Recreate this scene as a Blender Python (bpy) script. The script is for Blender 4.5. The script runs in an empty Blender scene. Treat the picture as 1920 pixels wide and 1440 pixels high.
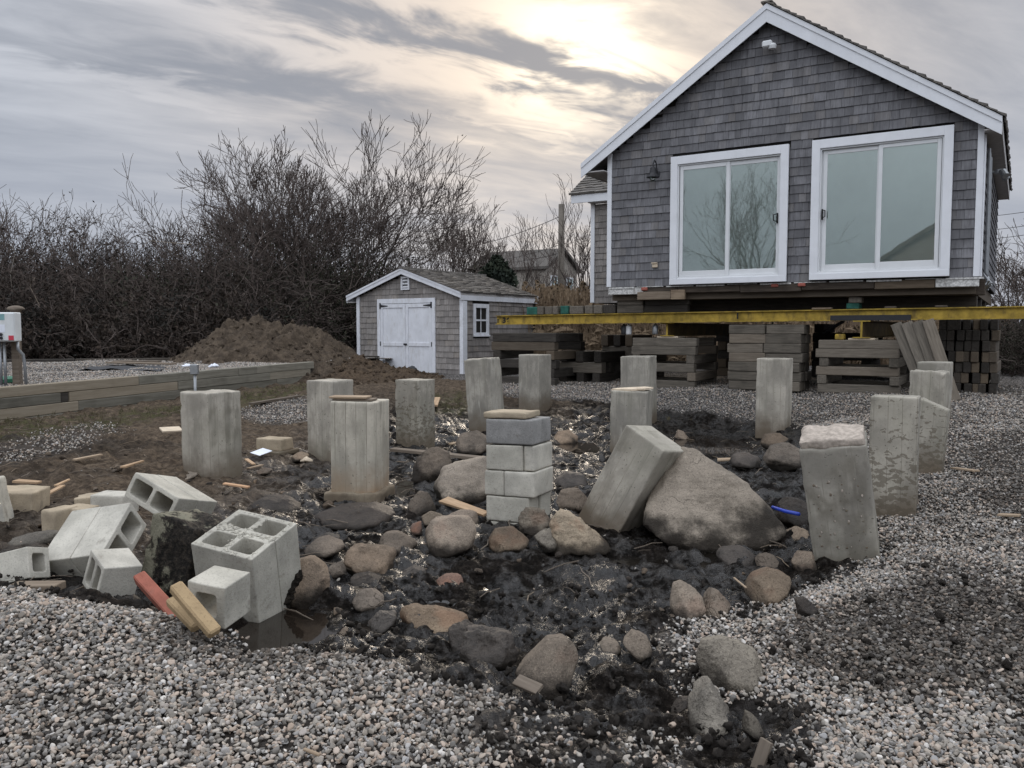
import bpy, bmesh, math, random
import numpy as np
from mathutils import Matrix, Vector, Euler

# ------------------------------------------------------------------ camera, sky, sun, exposure
SC = bpy.context.scene
COL = SC.collection
F = 1560.0; PITCH = math.atan(103 / F); CZ = 1.45
CAM = np.array([0.0, 0.0, CZ])
cd = bpy.data.cameras.new('camera'); cam = bpy.data.objects.new('camera', cd); COL.objects.link(cam)
cd.sensor_width = 36.0; cd.lens = 36.0 * F / 1920; cd.clip_end = 3000; cd.clip_start = 0.05
cam.location = CAM; cam.rotation_euler = (math.pi / 2 - PITCH, 0, 0)
SC.camera = cam
SC.view_settings.view_transform = 'Standard'; SC.view_settings.look = 'None'
SC.view_settings.exposure = 0.0; SC.view_settings.gamma = 1.0; SC.view_settings.use_curve_mapping = False
SC.render.engine = 'CYCLES'
SC.cycles.use_denoising = True
SC.cycles.max_bounces = 8; SC.cycles.diffuse_bounces = 4; SC.cycles.glossy_bounces = 4; SC.cycles.transparent_max_bounces = 12

SUN_AZ, SUN_EL = math.radians(4.5), math.radians(17.5)
SUND = Vector((math.sin(SUN_AZ) * math.cos(SUN_EL), math.cos(SUN_AZ) * math.cos(SUN_EL), math.sin(SUN_EL)))


class NT:
    """small node-tree helper"""
    def __init__(s, nt):
        s.nt = nt; nt.nodes.clear()
    def n(s, typ, props=None, **ins):
        nd = s.nt.nodes.new(typ)
        for k, v in (props or {}).items(): setattr(nd, k, v)
        for k, v in ins.items():
            key = int(k[1:]) if k[0] == '_' and k[1:].isdigit() else k.replace('_', ' ')
            s.put(nd.inputs[key], v)
        return nd
    def put(s, sock, v):
        if isinstance(v, bpy.types.NodeSocket): s.nt.links.new(v, sock)
        elif isinstance(v, bpy.types.Node): s.nt.links.new(v.outputs[0], sock)
        else:
            if sock.type == 'RGBA' and len(v) == 3: v = (*v, 1)
            sock.default_value = v
    def math(s, op, a, b=0.0, c=0.0, clamp=False):
        return s.n('ShaderNodeMath', {'operation': op, 'use_clamp': clamp}, _0=a, _1=b, _2=c).outputs[0]
    def vmath(s, op, a, b=(0, 0, 0)):
        return s.n('ShaderNodeVectorMath', {'operation': op}, _0=a, _1=b)
    def mix(s, f, a, b, blend='MIX'):
        nd = s.n('ShaderNodeMix', {'data_type': 'RGBA', 'blend_type': blend, 'clamp_factor': True})
        s.put(nd.inputs[0], f); s.put(nd.inputs[6], a); s.put(nd.inputs[7], b)
        return nd.outputs[2]
    def noise(s, vec, scale, detail=4.0, rough=0.55, dist=0.0):
        return s.n('ShaderNodeTexNoise', None, Vector=vec, Scale=scale, Detail=detail, Roughness=rough, Distortion=dist).outputs[0]
    def ramp(s, f, stops, interp='LINEAR'):
        nd = s.n('ShaderNodeValToRGB', None, Fac=f); cr = nd.color_ramp; cr.interpolation = interp
        while len(cr.elements) < len(stops): cr.elements.new(0.5)
        for e, (p, c) in zip(cr.elements, stops):
            e.position = p
            e.color = (c, c, c, 1) if isinstance(c, (int, float)) else (*c, 1)
        return nd.outputs[0]
    def smooth(s, v, a, b):
        return s.n('ShaderNodeMapRange', {'interpolation_type': 'SMOOTHSTEP'}, Value=v, From_Min=a, From_Max=b).outputs[0]
    def scale(s, vec, sc):
        return s.n('ShaderNodeMapping', None, Vector=vec, Scale=sc).outputs[0]


def build_world():
    w = bpy.data.worlds.new('World'); SC.world = w; w.use_nodes = True
    t = NT(w.node_tree)
    sky = t.n('ShaderNodeTexSky', {'sky_type': 'NISHITA', 'sun_disc': False, 'sun_elevation': SUN_EL, 'sun_rotation': SUN_AZ,
                                   'air_density': 1.0, 'dust_density': 1.5, 'ozone_density': 1.0})
    tc = t.n('ShaderNodeTexCoord'); d = tc.outputs['Generated']
    dn = t.vmath('NORMALIZE', d).outputs[0]
    sx = t.n('ShaderNodeSeparateXYZ', None, Vector=dn)
    z = t.math('MAXIMUM', sx.outputs[2], 0.0)
    zz = t.math('ADD', z, 0.12)
    cx = t.math('DIVIDE', sx.outputs[0], zz); cy = t.math('DIVIDE', sx.outputs[1], zz)
    a = math.radians(33)
    ca, sa = math.cos(a), math.sin(a)
    # rotate: long axis of the cloud streaks runs away to the right
    lx = t.math('ADD', t.math('MULTIPLY', cx, ca), t.math('MULTIPLY', cy, sa))
    ly = t.math('SUBTRACT', t.math('MULTIPLY', cy, ca), t.math('MULTIPLY', cx, sa))
    v1 = t.n('ShaderNodeCombineXYZ', None, X=t.math('MULTIPLY', lx, 0.42), Y=t.math('MULTIPLY', ly, 1.15), Z=3.7).outputs[0]
    v2 = t.n('ShaderNodeCombineXYZ', None, X=t.math('MULTIPLY', lx, 0.9), Y=t.math('MULTIPLY', ly, 2.1), Z=9.1).outputs[0]
    n1 = t.noise(v1, 1.15, 5.0, 0.52, 0.35)
    n2 = t.noise(v2, 2.2, 6.0, 0.6, 0.5)
    v3 = t.n('ShaderNodeCombineXYZ', None, X=t.math('MULTIPLY', lx, 1.3), Y=t.math('MULTIPLY', ly, 2.2), Z=5.1).outputs[0]
    n3 = t.noise(v3, 2.0, 5.0, 0.58, 0.6)
    dens = t.math('ADD', t.math('MULTIPLY', n1, 0.62), t.math('MULTIPLY', n2, 0.38))
    # one long dark bank of cloud and one thin gap, both lying along the streaks
    def band(off, wid, l0, l1, amt):
        g = t.math('DIVIDE', t.math('SUBTRACT', t.math('ADD', ly, t.math('MULTIPLY', t.math('SUBTRACT', n3, 0.5), 0.75)), off), wid)
        g = t.math('EXPONENT', t.math('MULTIPLY', t.math('MULTIPLY', g, g), -1.0))
        g = t.math('MULTIPLY', g, t.smooth(lx, l0, l0 + 0.5))
        g = t.math('MULTIPLY', g, t.math('SUBTRACT', 1.0, t.smooth(lx, l1 - 0.6, l1)))
        return t.math('MULTIPLY', g, amt)
    for b in BANKS: dens = t.math('ADD', dens, band(*b))
    for b in GAPS:
        dens = t.math('SUBTRACT', dens, band(*b))
    light = t.math('SUBTRACT', 1.0, t.smooth(dens, 0.30, 0.72))
    dot = t.vmath('DOT_PRODUCT', dn, tuple(SUND)).outputs[1]
    ang = t.math('ARCCOSINE', t.math('MINIMUM', dot, 0.99999))
    g1 = t.math('EXPONENT', t.math('MULTIPLY', t.math('POWER', t.math('DIVIDE', ang, 0.085), 2.0), -1.0))
    g2 = t.math('EXPONENT', t.math('MULTIPLY', t.math('POWER', t.math('DIVIDE', ang, 0.40), 2.0), -1.0))
    lit = t.mix(g2, (0.52, 0.56, 0.635), (0.80, 0.68, 0.575))
    dark = t.mix(g2, (0.305, 0.335, 0.395), (0.315, 0.32, 0.35))
    c = t.mix(light, dark, lit)
    # the sun behind thin cloud
    glow = t.math('MULTIPLY', g1, t.math('ADD', t.math('MULTIPLY', light, 0.62), 0.02))
    c = t.mix(1.0, c, t.mix(1.0, (1.25, 1.10, 0.80), t.n('ShaderNodeCombineXYZ', None, X=glow, Y=glow, Z=glow).outputs[0], 'MULTIPLY'), 'ADD')
    # towards the horizon the cloud is an even blue grey
    hz = t.math('SUBTRACT', 1.0, t.smooth(z, 0.06, 0.29))
    c = t.mix(t.math('MULTIPLY', hz, 0.88), c, (0.40, 0.435, 0.515))
    # unseen sky overhead and behind made brighter and bluer to light camera-facing walls
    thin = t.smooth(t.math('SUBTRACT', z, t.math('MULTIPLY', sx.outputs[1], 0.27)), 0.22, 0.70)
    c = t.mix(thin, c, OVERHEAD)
    nis = t.mix(1.0, sky, (0.018, 0.018, 0.018), 'MULTIPLY')
    c = t.mix(1.0, c, t.mix(t.math('ADD', t.math('MULTIPLY', light, 0.25), 0.1), (0, 0, 0), nis), 'ADD')
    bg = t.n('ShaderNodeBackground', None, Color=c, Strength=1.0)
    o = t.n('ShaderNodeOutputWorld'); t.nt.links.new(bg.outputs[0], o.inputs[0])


BANKS = [(1.90, .11, .2, 2.5, .25), (2.40, .14, -.5, 1.5, .12)]
GAPS = [(1.67, .10, .5, 2.4, .18), (2.13, .11, .2, 2.0, .17), (2.58, .10, -.4, 1.1, .13), (2.33, .06, 1.0, 2.2, .12), (1.98, .07, -.3, .9, .14)]
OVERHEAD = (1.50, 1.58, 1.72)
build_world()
sl = bpy.data.lights.new('sun', 'SUN'); sl.energy = 1.4; sl.angle = math.radians(16); sl.color = (1.0, 0.86, 0.70)
so = bpy.data.objects.new('sun', sl); COL.objects.link(so)
so.rotation_euler = (-SUND).to_track_quat('-Z', 'Y').to_euler()

# ------------------------------------------------------------------ measuring helpers (photo pixel -> place)
def ray(px, py):
    u = (px - 960) / F; v = (720 - py) / F
    c, s = math.cos(PITCH), math.sin(PITCH)
    return np.array([u, c + v * s, -s + v * c])
def at(px, py, Y):
    r = ray(px, py); return Vector(CAM + r * Y / r[1])
def onz(px, py, z):
    r = ray(px, py); t = (z - CZ) / r[2]; return CAM + r * t

# ------------------------------------------------------------------ noise
_P = np.random.default_rng(7).permutation(512)
_P = np.concatenate([_P, _P, _P])
_G = np.random.default_rng(8).normal(size=(512, 3)); _G /= np.linalg.norm(_G, axis=1)[:, None]
_GX, _GY, _GZ = (np.ascontiguousarray(_G[:, k]) for k in range(3))
def pnoise(x, y, z=0.0):
    x, y, z = np.broadcast_arrays(np.asarray(x, float), np.asarray(y, float), np.asarray(z, float))
    xi, yi, zi = np.floor(x).astype(int), np.floor(y).astype(int), np.floor(z).astype(int)
    xf, yf, zf = x - xi, y - yi, z - zi
    f = lambda t: t * t * t * (t * (t * 6 - 15) + 10)
    u, v, w = f(xf), f(yf), f(zf)
    xi &= 511; yi &= 511; zi &= 511
    def g(i, j, k):
        h = _P[_P[_P[xi + i] + yi + j] + zi + k] & 511
        return _GX[h] * (xf - i) + _GY[h] * (yf - j) + _GZ[h] * (zf - k)
    l = lambda a, b, t: a + (b - a) * t
    return l(l(l(g(0,0,0), g(1,0,0), u), l(g(0,1,0), g(1,1,0), u), v), l(l(g(0,0,1), g(1,0,1), u), l(g(0,1,1), g(1,1,1), u), v), w) * 1.6
def fbm(x, y, z=0.0, octv=4, gain=0.5):
    s = 0; a = 1.0; f = 1.0
    for o in range(octv):
        s = s + a * pnoise(np.asarray(x) * f + 17.3 * o, np.asarray(y) * f + 5.1 * o, np.asarray(z) * f)
        a *= gain; f *= 2.03
    return s

# ------------------------------------------------------------------ ground height through measured points
CP = [(0,1440,.13),(480,1440,.13),(960,1440,.10),(1440,1440,.05),(1900,1440,.10),(-500,1440,.13),(2400,1440,.15),
 (0,1110,.15),(200,1135,.19),(400,1195,.17),(550,1232,.12),(750,1262,.10),(900,1310,.08),(1000,1345,.05),
 (480,1185,-.14),(560,1160,-.12),(620,1130,-.09),(760,1215,-.08),(900,1230,-.09),(1100,1230,-.10),(1200,1160,-.10),(1000,1080,-.10),(800,1000,-.08),(1200,1050,-.09),
 (680,945,-.05),(950,975,-.04),(1000,900,-.08),(1080,835,-.08),(1180,835,-.06),(1300,815,-.07),(1380,860,-.08),(1440,815,-.02),
 (1100,745,.25),(1000,772,.10),(910,808,.0),(1240,770,.10),(1300,735,.37),(1440,728,.40),(1600,738,.42),(1250,725,.38),(1750,700,.42),
 (1560,1080,-.07),(1650,1058,.0),(1900,1100,.18),(1900,900,.30),(1900,800,.36),(1900,720,.42),(1680,970,.08),(1740,890,.18),(1745,800,.30),(1560,800,.20),
 (1450,1150,-.02),(1600,1250,.05),(1800,1250,.12),(1200,1330,-.05),(1300,1385,-.02),(1440,1000,-.07),
 (150,960,.10),(200,850,.19),(100,800,.23),(0,788,.23),(300,768,.26),(500,755,.28),(600,715,.36),(700,735,.32),(0,850,.18),(0,1000,.13),(350,905,.08),(400,895,.05),(480,880,.02),(560,880,-.02),(620,870,-.04),(520,985,-.03),(600,985,-.06),
 (780,836,-.05),(660,800,.10),(770,760,.20),(868,702,.36),(-300,900,.2),(2300,900,.3)]
_cp = np.array([onz(*c) for c in CP])
_far = [(x, y, .40) for x in (-24, -12, 0, 12, 24) for y in (23, 32)] + [(-14, 12, .35), (-14, 4, .25), (14, 4, .3), (16, 12, .42), (0, -3, .13), (-5, -2, .15), (5, -2, .15)]
_cp = np.vstack([_cp, np.array(_far)])
def _k(d2): return np.sqrt(d2 + 0.10)
_A = _k(((_cp[:, None, :2] - _cp[None, :, :2]) ** 2).sum(-1)) - 0.02 * np.eye(len(_cp))
_w = np.linalg.solve(_A, _cp[:, 2] - 0.2)
WELLS = []   # (x, y, rx, ry, depth)
def G(x, y):
    x = np.asarray(x, float); y = np.asarray(y, float); sh = np.broadcast(x, y).shape
    q = np.stack([np.broadcast_to(x, sh).ravel(), np.broadcast_to(y, sh).ravel()], 1)
    out = np.empty(len(q))
    for i in range(0, len(q), 40000):
        s = q[i:i + 40000]
        out[i:i + 40000] = _k(((s[:, None, :] - _cp[None, :, :2]) ** 2).sum(-1)) @ _w + 0.2
    R = np.hypot(q[:, 0], q[:, 1] - 8)
    b = np.clip((R - 17) / 8, 0, 1); out = out * (1 - b) + .40 * b
    for wx, wy, rx, ry, dp in WELLS:
        f = np.exp(-(((q[:, 0] - wx) / rx) ** 2 + ((q[:, 1] - wy) / ry) ** 2) ** 2); out = out * (1 - f) + dp * f
    return out.reshape(sh)
def gz(x, y): return float(G(np.array([x]), np.array([y]))[0])
def gp(px, py):
    z = 0.1
    for _ in range(30):
        p = onz(px, py, z); z = 0.5 * z + 0.5 * gz(p[0], p[1])
    return Vector(p)
_wl = []
def wells():
    for px0, px1, py0, py1, dp in ((425, 625, 1140, 1215, .09), (1230, 1450, 785, 855, .10), (1040, 1135, 808, 852, .08), (722, 778, 893, 927, .07), (785, 850, 1118, 1138, .07)):
        a = gp((px0 + px1) / 2, py0); b = gp((px0 + px1) / 2, py1); c = gp(px0, (py0 + py1) / 2); d = gp(px1, (py0 + py1) / 2)
        cx, cy = (a.x + b.x + c.x + d.x) / 4, (a.y + b.y) / 2
        _wl.append((cx, cy, (d.x - c.x) / 2, (a.y - b.y) / 2, gz(cx, cy) - dp))
    WELLS.extend(_wl)
wells()
def inpoly(x, y, poly):
    c = np.zeros(np.shape(x), bool); n = len(poly)
    for i in range(n):
        x0, y0 = poly[i]; x1, y1 = poly[(i + 1) % n]
        cond = ((y0 > y) != (y1 > y)) & (x < (x1 - x0) * (y - y0) / (y1 - y0 + 1e-12) + x0)
        c ^= cond
    return c
def gpoly(pts): return [tuple(gp(*p)[:2]) for p in pts]

GRAVEL_NEAR = gpoly([(-400,1115),(60,1108),(170,1140),(300,1155),(420,1195),(560,1230),(640,1240),(760,1260),(880,1295),(955,1325),(945,1370),(930,1440),(900,1600),(-500,1600),(-700,1300)])
GRAVEL_FAR = gpoly([(640,705),(870,712),(960,742),(1100,752),(1240,772),(1330,788),(1430,792),(1500,800),(1560,850),(1600,940),(1640,985),(1648,1045),(1560,1085),(1480,1115),(1400,1140),(1300,1165),(1240,1200),(1230,1240),(1290,1215),(1330,1310),(1410,1315),(1500,1345),(1445,1395),(1500,1440),(1480,1600),(2600,1600),(2600,720),(2500,680),(1800,672),(900,665)])
GRAVEL_BITS = [gpoly(q) for q in ([(440,775),(560,742),(600,765),(575,795),(470,790)], [(-50,845),(60,815),(180,790),(230,805),(120,850),(-50,885)], [(1150,1385),(1250,1370),(1270,1440),(1140,1445)], [(960,1335),(1040,1345),(1080,1420),(1000,1450),(940,1400)])]
CLEAN = [gpoly(q) for q in ([(1480,1330),(1640,1300),(1840,1310),(1860,1440),(1840,1600),(1480,1600),(1400,1400)], [(1250,1170),(1300,1130),(1450,1100),(1660,1045),(1660,1085),(1450,1160),(1330,1210),(1290,1225)], [(1290,1310),(1460,1270),(1640,1290),(1560,1330),(1380,1345)])]
DIRTY = [gpoly(q) for q in ([(280,1150),(420,1185),(560,1225),(760,1262),(960,1325),(950,1380),(760,1320),(560,1270),(330,1200)], [(880,1340),(1000,1330),(1150,1450),(900,1460)], [(1330,1215),(1450,1160),(1660,1090),(1780,1130),(2100,1160),(2200,1420),(1880,1460),(1840,1310),(1640,1290),(1460,1270)], [(1440,1440),(1400,1380),(1520,1350),(1560,1440)], [(1700,690),(2100,680),(2100,735),(1800,740)], [(1790,840),(2000,800),(2100,1000),(1850,960)])]

def soft(x, y, poly, w, seed):
    """0..1 coverage of a polygon with a ragged edge"""
    s = 0
    x = np.asarray(x, float); y = np.asarray(y, float)
    P = np.array(poly); m = w + .35
    near = (x > P[:, 0].min() - m) & (x < P[:, 0].max() + m) & (y > P[:, 1].min() - m) & (y < P[:, 1].max() + m)
    out = np.zeros(x.shape)
    if not near.any(): return out
    x, y = x[near], y[near]
    nx, ny = x + .12 * fbm(x * 2.5, y * 2.5, seed, 3), y + .12 * fbm(x * 2.5, y * 2.5, seed + 9.5, 3)
    for k, (dx, dy) in enumerate(((0, 0), (1, 0), (-1, 0), (0, 1), (0, -1), (.7, .7), (-.7, .7), (.7, -.7), (-.7, -.7))):
        s = s + inpoly(nx + dx * w, ny + dy * w, poly)
    out[near] = s / 9.0
    return out
def gravel_cover(x, y):
    c = np.maximum(soft(x, y, GRAVEL_NEAR, .06, 1.5), soft(x, y, GRAVEL_FAR, .09, 4.5))
    for i, b in enumerate(GRAVEL_BITS): c = np.maximum(c, (.8, .38, .75, .75)[i] * soft(x, y, b, .14, 7.5))
    return c
def gravel_dirt(x, y):
    d = .14 + .8 * np.clip(fbm(x * 1.1, y * 1.1, 3.3, 3) - .12, 0, 1)
    far = soft(x, y, GRAVEL_FAR, .1, 2.2)
    near = np.clip((10 - y) / 4, 0, 1)
    d = d + .14 * far * near * (1 + fbm(x * 1.7, y * 1.7, 5.7, 3)) * np.clip(x - .2, 0, 1)
    for q in DIRTY: d = d + .60 * soft(x, y, q, .2, 3.1)
    for q in CLEAN: d = d - .75 * soft(x, y, q, .08, 6.1)
    return np.clip(d, 0.02, 1)

# ------------------------------------------------------------------ mesh helpers
def link(o, parent=None):
    COL.objects.link(o)
    if parent is not None: o.parent = parent
    return o
def mesh_from(name, V, Fc, mats=(), smooth=False, midx=None):
    me = bpy.data.meshes.new(name)
    me.from_pydata([tuple(v) for v in V], [], [tuple(f) for f in Fc])
    for m in mats: me.materials.append(m)
    if midx is not None: me.polygons.foreach_set('material_index', midx)
    if smooth: me.polygons.foreach_set('use_smooth', [True] * len(me.polygons))
    me.update(); return me
def mesh_np(name, V, Q, mats=(), smooth=False):
    """fast mesh from numpy arrays; Q is (n, k) with one face size"""
    V = np.asarray(V, np.float32); Q = np.asarray(Q, np.int32); k = Q.shape[1]
    me = bpy.data.meshes.new(name)
    me.vertices.add(len(V)); me.vertices.foreach_set('co', V.ravel())
    me.loops.add(Q.size); me.loops.foreach_set('vertex_index', Q.ravel())
    me.polygons.add(len(Q)); me.polygons.foreach_set('loop_start', np.arange(0, Q.size, k, dtype=np.int32))
    me.polygons.foreach_set('loop_total', np.full(len(Q), k, np.int32))
    me.polygons.foreach_set('use_smooth', np.full(len(Q), bool(smooth)))
    for m in mats: me.materials.append(m)
    me.update(calc_edges=True); me.validate(); return me
def obj(name, me, parent=None, M=None):
    o = bpy.data.objects.new(name, me); link(o, parent)
    if M is not None: o.matrix_basis = M
    return o
def tag(o, label=None, cat=None, group=None, kind=None):
    if label: o['label'] = label
    if cat: o['category'] = cat
    if group: o['group'] = group
    if kind: o['kind'] = kind
    return o
def thing(name, label, cat, M=None, group=None):
    o = bpy.data.objects.new(name, None); COL.objects.link(o); o.empty_display_size = .1
    if M is not None: o.matrix_basis = M
    return tag(o, label, cat, group)

class MB:
    def __init__(s): s.V = []; s.F = []
    def add(s, V, Fc):
        b = len(s.V); s.V += [tuple(v) for v in V]; s.F += [tuple(i + b for i in f) for f in Fc]
    def box(s, x0, x1, y0, y1, z0, z1, c=0.0, M=None):
        V, Fc = box_geo(x0, x1, y0, y1, z0, z1, c)
        if M is not None: V = [M @ Vector(v) for v in V]
        s.add(V, Fc); return s
    def quad(s, a, b, c, d): s.add([a, b, c, d], [(0, 1, 2, 3)]); return s
    def prism(s, poly, a, b, axis=1):
        """poly of 2D points extruded along an axis from a to b"""
        n = len(poly)
        def p(q, t): return (q[0], t, q[1]) if axis == 1 else (t, q[0], q[1]) if axis == 0 else (q[0], q[1], t)
        V = [p(q, a) for q in poly] + [p(q, b) for q in poly]
        Fc = [tuple(range(n)), tuple(range(2 * n - 1, n - 1, -1))] + [(i, i + n, (i + 1) % n + n, (i + 1) % n) for i in range(n)]
        s.add(V, Fc); return s
    def tube(s, pts, r, n=6, cap=True):
        pts = [Vector(p) for p in pts]; rs = r if isinstance(r, (list, tuple)) else [r] * len(pts)
        V = []; Fc = []
        for i, p in enumerate(pts):
            d = (pts[min(i + 1, len(pts) - 1)] - pts[max(i - 1, 0)]).normalized()
            u = d.orthogonal().normalized() if i == 0 else (u - d * u.dot(d)).normalized()
            w = d.cross(u)
            for k in range(n):
                a = 2 * math.pi * k / n
                V.append(p + (u * math.cos(a) + w * math.sin(a)) * rs[i])
        for i in range(len(pts) - 1):
            for k in range(n):
                Fc.append((i * n + k, i * n + (k + 1) % n, (i + 1) * n + (k + 1) % n, (i + 1) * n + k))
        if cap: Fc += [tuple(range(n - 1, -1, -1)), tuple(range((len(pts) - 1) * n, len(pts) * n))]
        s.add(V, Fc); return s
    def lathe(s, prof, n=14, o=(0, 0, 0)):
        V = []; Fc = []
        for r, z in prof:
            for k in range(n):
                a = 2 * math.pi * k / n; V.append((o[0] + r * math.cos(a), o[1] + r * math.sin(a), o[2] + z))
        for i in range(len(prof) - 1):
            for k in range(n): Fc.append((i * n + k, i * n + (k + 1) % n, (i + 1) * n + (k + 1) % n, (i + 1) * n + k))
        Fc += [tuple(range(n - 1, -1, -1)), tuple(range((len(prof) - 1) * n, len(prof) * n))]
        s.add(V, Fc); return s
    def build(s, name, mat, parent=None, M=None, smooth=False):
        me = mesh_from(name, s.V, s.F, [mat] if mat else [], smooth)
        bm = bmesh.new(); bm.from_mesh(me); bmesh.ops.recalc_face_normals(bm, faces=bm.faces); bm.to_mesh(me); bm.free()
        return obj(name, me, parent, M)

def box_geo(x0, x1, y0, y1, z0, z1, c=0.0):
    if c <= 0:
        V = [(x, y, z) for z in (z0, z1) for y in (y0, y1) for x in (x0, x1)]
        return V, [(0,2,3,1),(4,5,7,6),(0,1,5,4),(2,6,7,3),(0,4,6,2),(1,3,7,5)]
    c = min(c, (x1 - x0) * .45, (y1 - y0) * .45, (z1 - z0) * .45)
    V = []; idx = {}
    X, Y, Z = (x0, x1), (y0, y1), (z0, z1)
    for i in (0, 1):
        for j in (0, 1):
            for k in (0, 1):
                s = [1 if q == 0 else -1 for q in (i, j, k)]
                b = [X[i], Y[j], Z[k]]
                for ax in range(3):
                    p = list(b)
                    for a2 in range(3):
                        if a2 != ax: p[a2] += s[a2] * c
                    idx[(i, j, k, ax)] = len(V); V.append(tuple(p))
    Fc = []
    for ax in range(3):
        o = [a for a in range(3) if a != ax]
        for sd in (0, 1):
            q = []
            for (u, v) in ((0, 0), (1, 0), (1, 1), (0, 1)):
                t = [0, 0, 0]; t[ax] = sd; t[o[0]] = u; t[o[1]] = v; q.append(idx[(*t, ax)])
            Fc.append(tuple(q))
        for u in (0, 1):
            for v in (0, 1):
                t0 = [0, 0, 0]; t0[o[0]] = u; t0[o[1]] = v; t1 = list(t0); t1[ax] = 1
                Fc.append((idx[(*t0, o[0])], idx[(*t1, o[0])], idx[(*t1, o[1])], idx[(*t0, o[1])]))
    for i in (0, 1):
        for j in (0, 1):
            for k in (0, 1): Fc.append(tuple(idx[(i, j, k, a)] for a in range(3)))
    return V, Fc

def rough_box(name, dx, dy, dz, seed, mats, r=.008, chip=.03, amp=.0025, n=(10, 10, 16), topz=0.0, flare=0.0):
    """concrete box, base centre at origin, with worn and chipped edges; topz: unevenness of the top"""
    def ts(L, n):
        e = np.array([0, .012, .03, .05]); m = np.linspace(.08, L - .08, n) if L > .2 else np.linspace(.06, L - .06, 3)
        return np.unique(np.round(np.concatenate([e, m, L - e]), 5))
    X, Y, Z = ts(dx, n[0]) - dx / 2, ts(dy, n[1]) - dy / 2, ts(dz, n[2])
    A = [X, Y, Z]; V = []; idx = {}; Q = []
    def vid(i, j, k):
        t = (i, j, k)
        if t not in idx: idx[t] = len(V); V.append((X[i], Y[j], Z[k]))
        return idx[t]
    nx, ny, nz = len(X) - 1, len(Y) - 1, len(Z) - 1
    for i in range(nx):
        for j in range(ny):
            Q.append((vid(i, j, 0), vid(i, j + 1, 0), vid(i + 1, j + 1, 0), vid(i + 1, j, 0)))
            Q.append((vid(i, j, nz), vid(i + 1, j, nz), vid(i + 1, j + 1, nz), vid(i, j + 1, nz)))
    for i in range(nx):
        for k in range(nz):
            Q.append((vid(i, 0, k), vid(i + 1, 0, k), vid(i + 1, 0, k + 1), vid(i, 0, k + 1)))
            Q.append((vid(i, ny, k), vid(i, ny, k + 1), vid(i + 1, ny, k + 1), vid(i + 1, ny, k)))
    for j in range(ny):
        for k in range(nz):
            Q.append((vid(0, j, k), vid(0, j, k + 1), vid(0, j + 1, k + 1), vid(0, j + 1, k)))
            Q.append((vid(nx, j, k), vid(nx, j + 1, k), vid(nx, j + 1, k + 1), vid(nx, j, k + 1)))
    V = np.array(V)
    s = seed * 3.17
    rr = r + chip * np.clip(fbm(V[:, 0] * 7 + s, V[:, 1] * 7, V[:, 2] * 7, 3) - .16, 0, 1) ** 1.2
    h = np.array([dx / 2, dy / 2, dz / 2]); c = V - [0, 0, dz / 2]
    inner = np.clip(c, -(h - rr[:, None]), h - rr[:, None]); d = c - inner
    L = np.linalg.norm(d, axis=1); m = L > 1e-6
    c[m] = inner[m] + d[m] / L[m][:, None] * np.minimum(L[m], rr[m])[:, None]
    nn = np.stack([fbm(c[:, 0] * 9 + s + q, c[:, 1] * 9, c[:, 2] * 9, 3) for q in (0, 40, 80)], 1)
    c += nn * amp
    if topz:
        t = np.clip((c[:, 2] / h[2] - .6) / .4, 0, 1)
        c[:, 2] += t * topz * fbm(c[:, 0] * 5 + s, c[:, 1] * 5, 3.3, 3)
    if flare:
        t = np.clip(1 - (c[:, 2] + h[2]) / .14, 0, 1)
        c[:, :2] *= (1 + flare * t * (1 + .5 * nn[:, :1]))[:, :] if False else (1 + (flare * t * (1 + .5 * nn[:, 0])))[:, None]
    return mesh_np(name, c + [0, 0, dz / 2], Q, mats, True)

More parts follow.
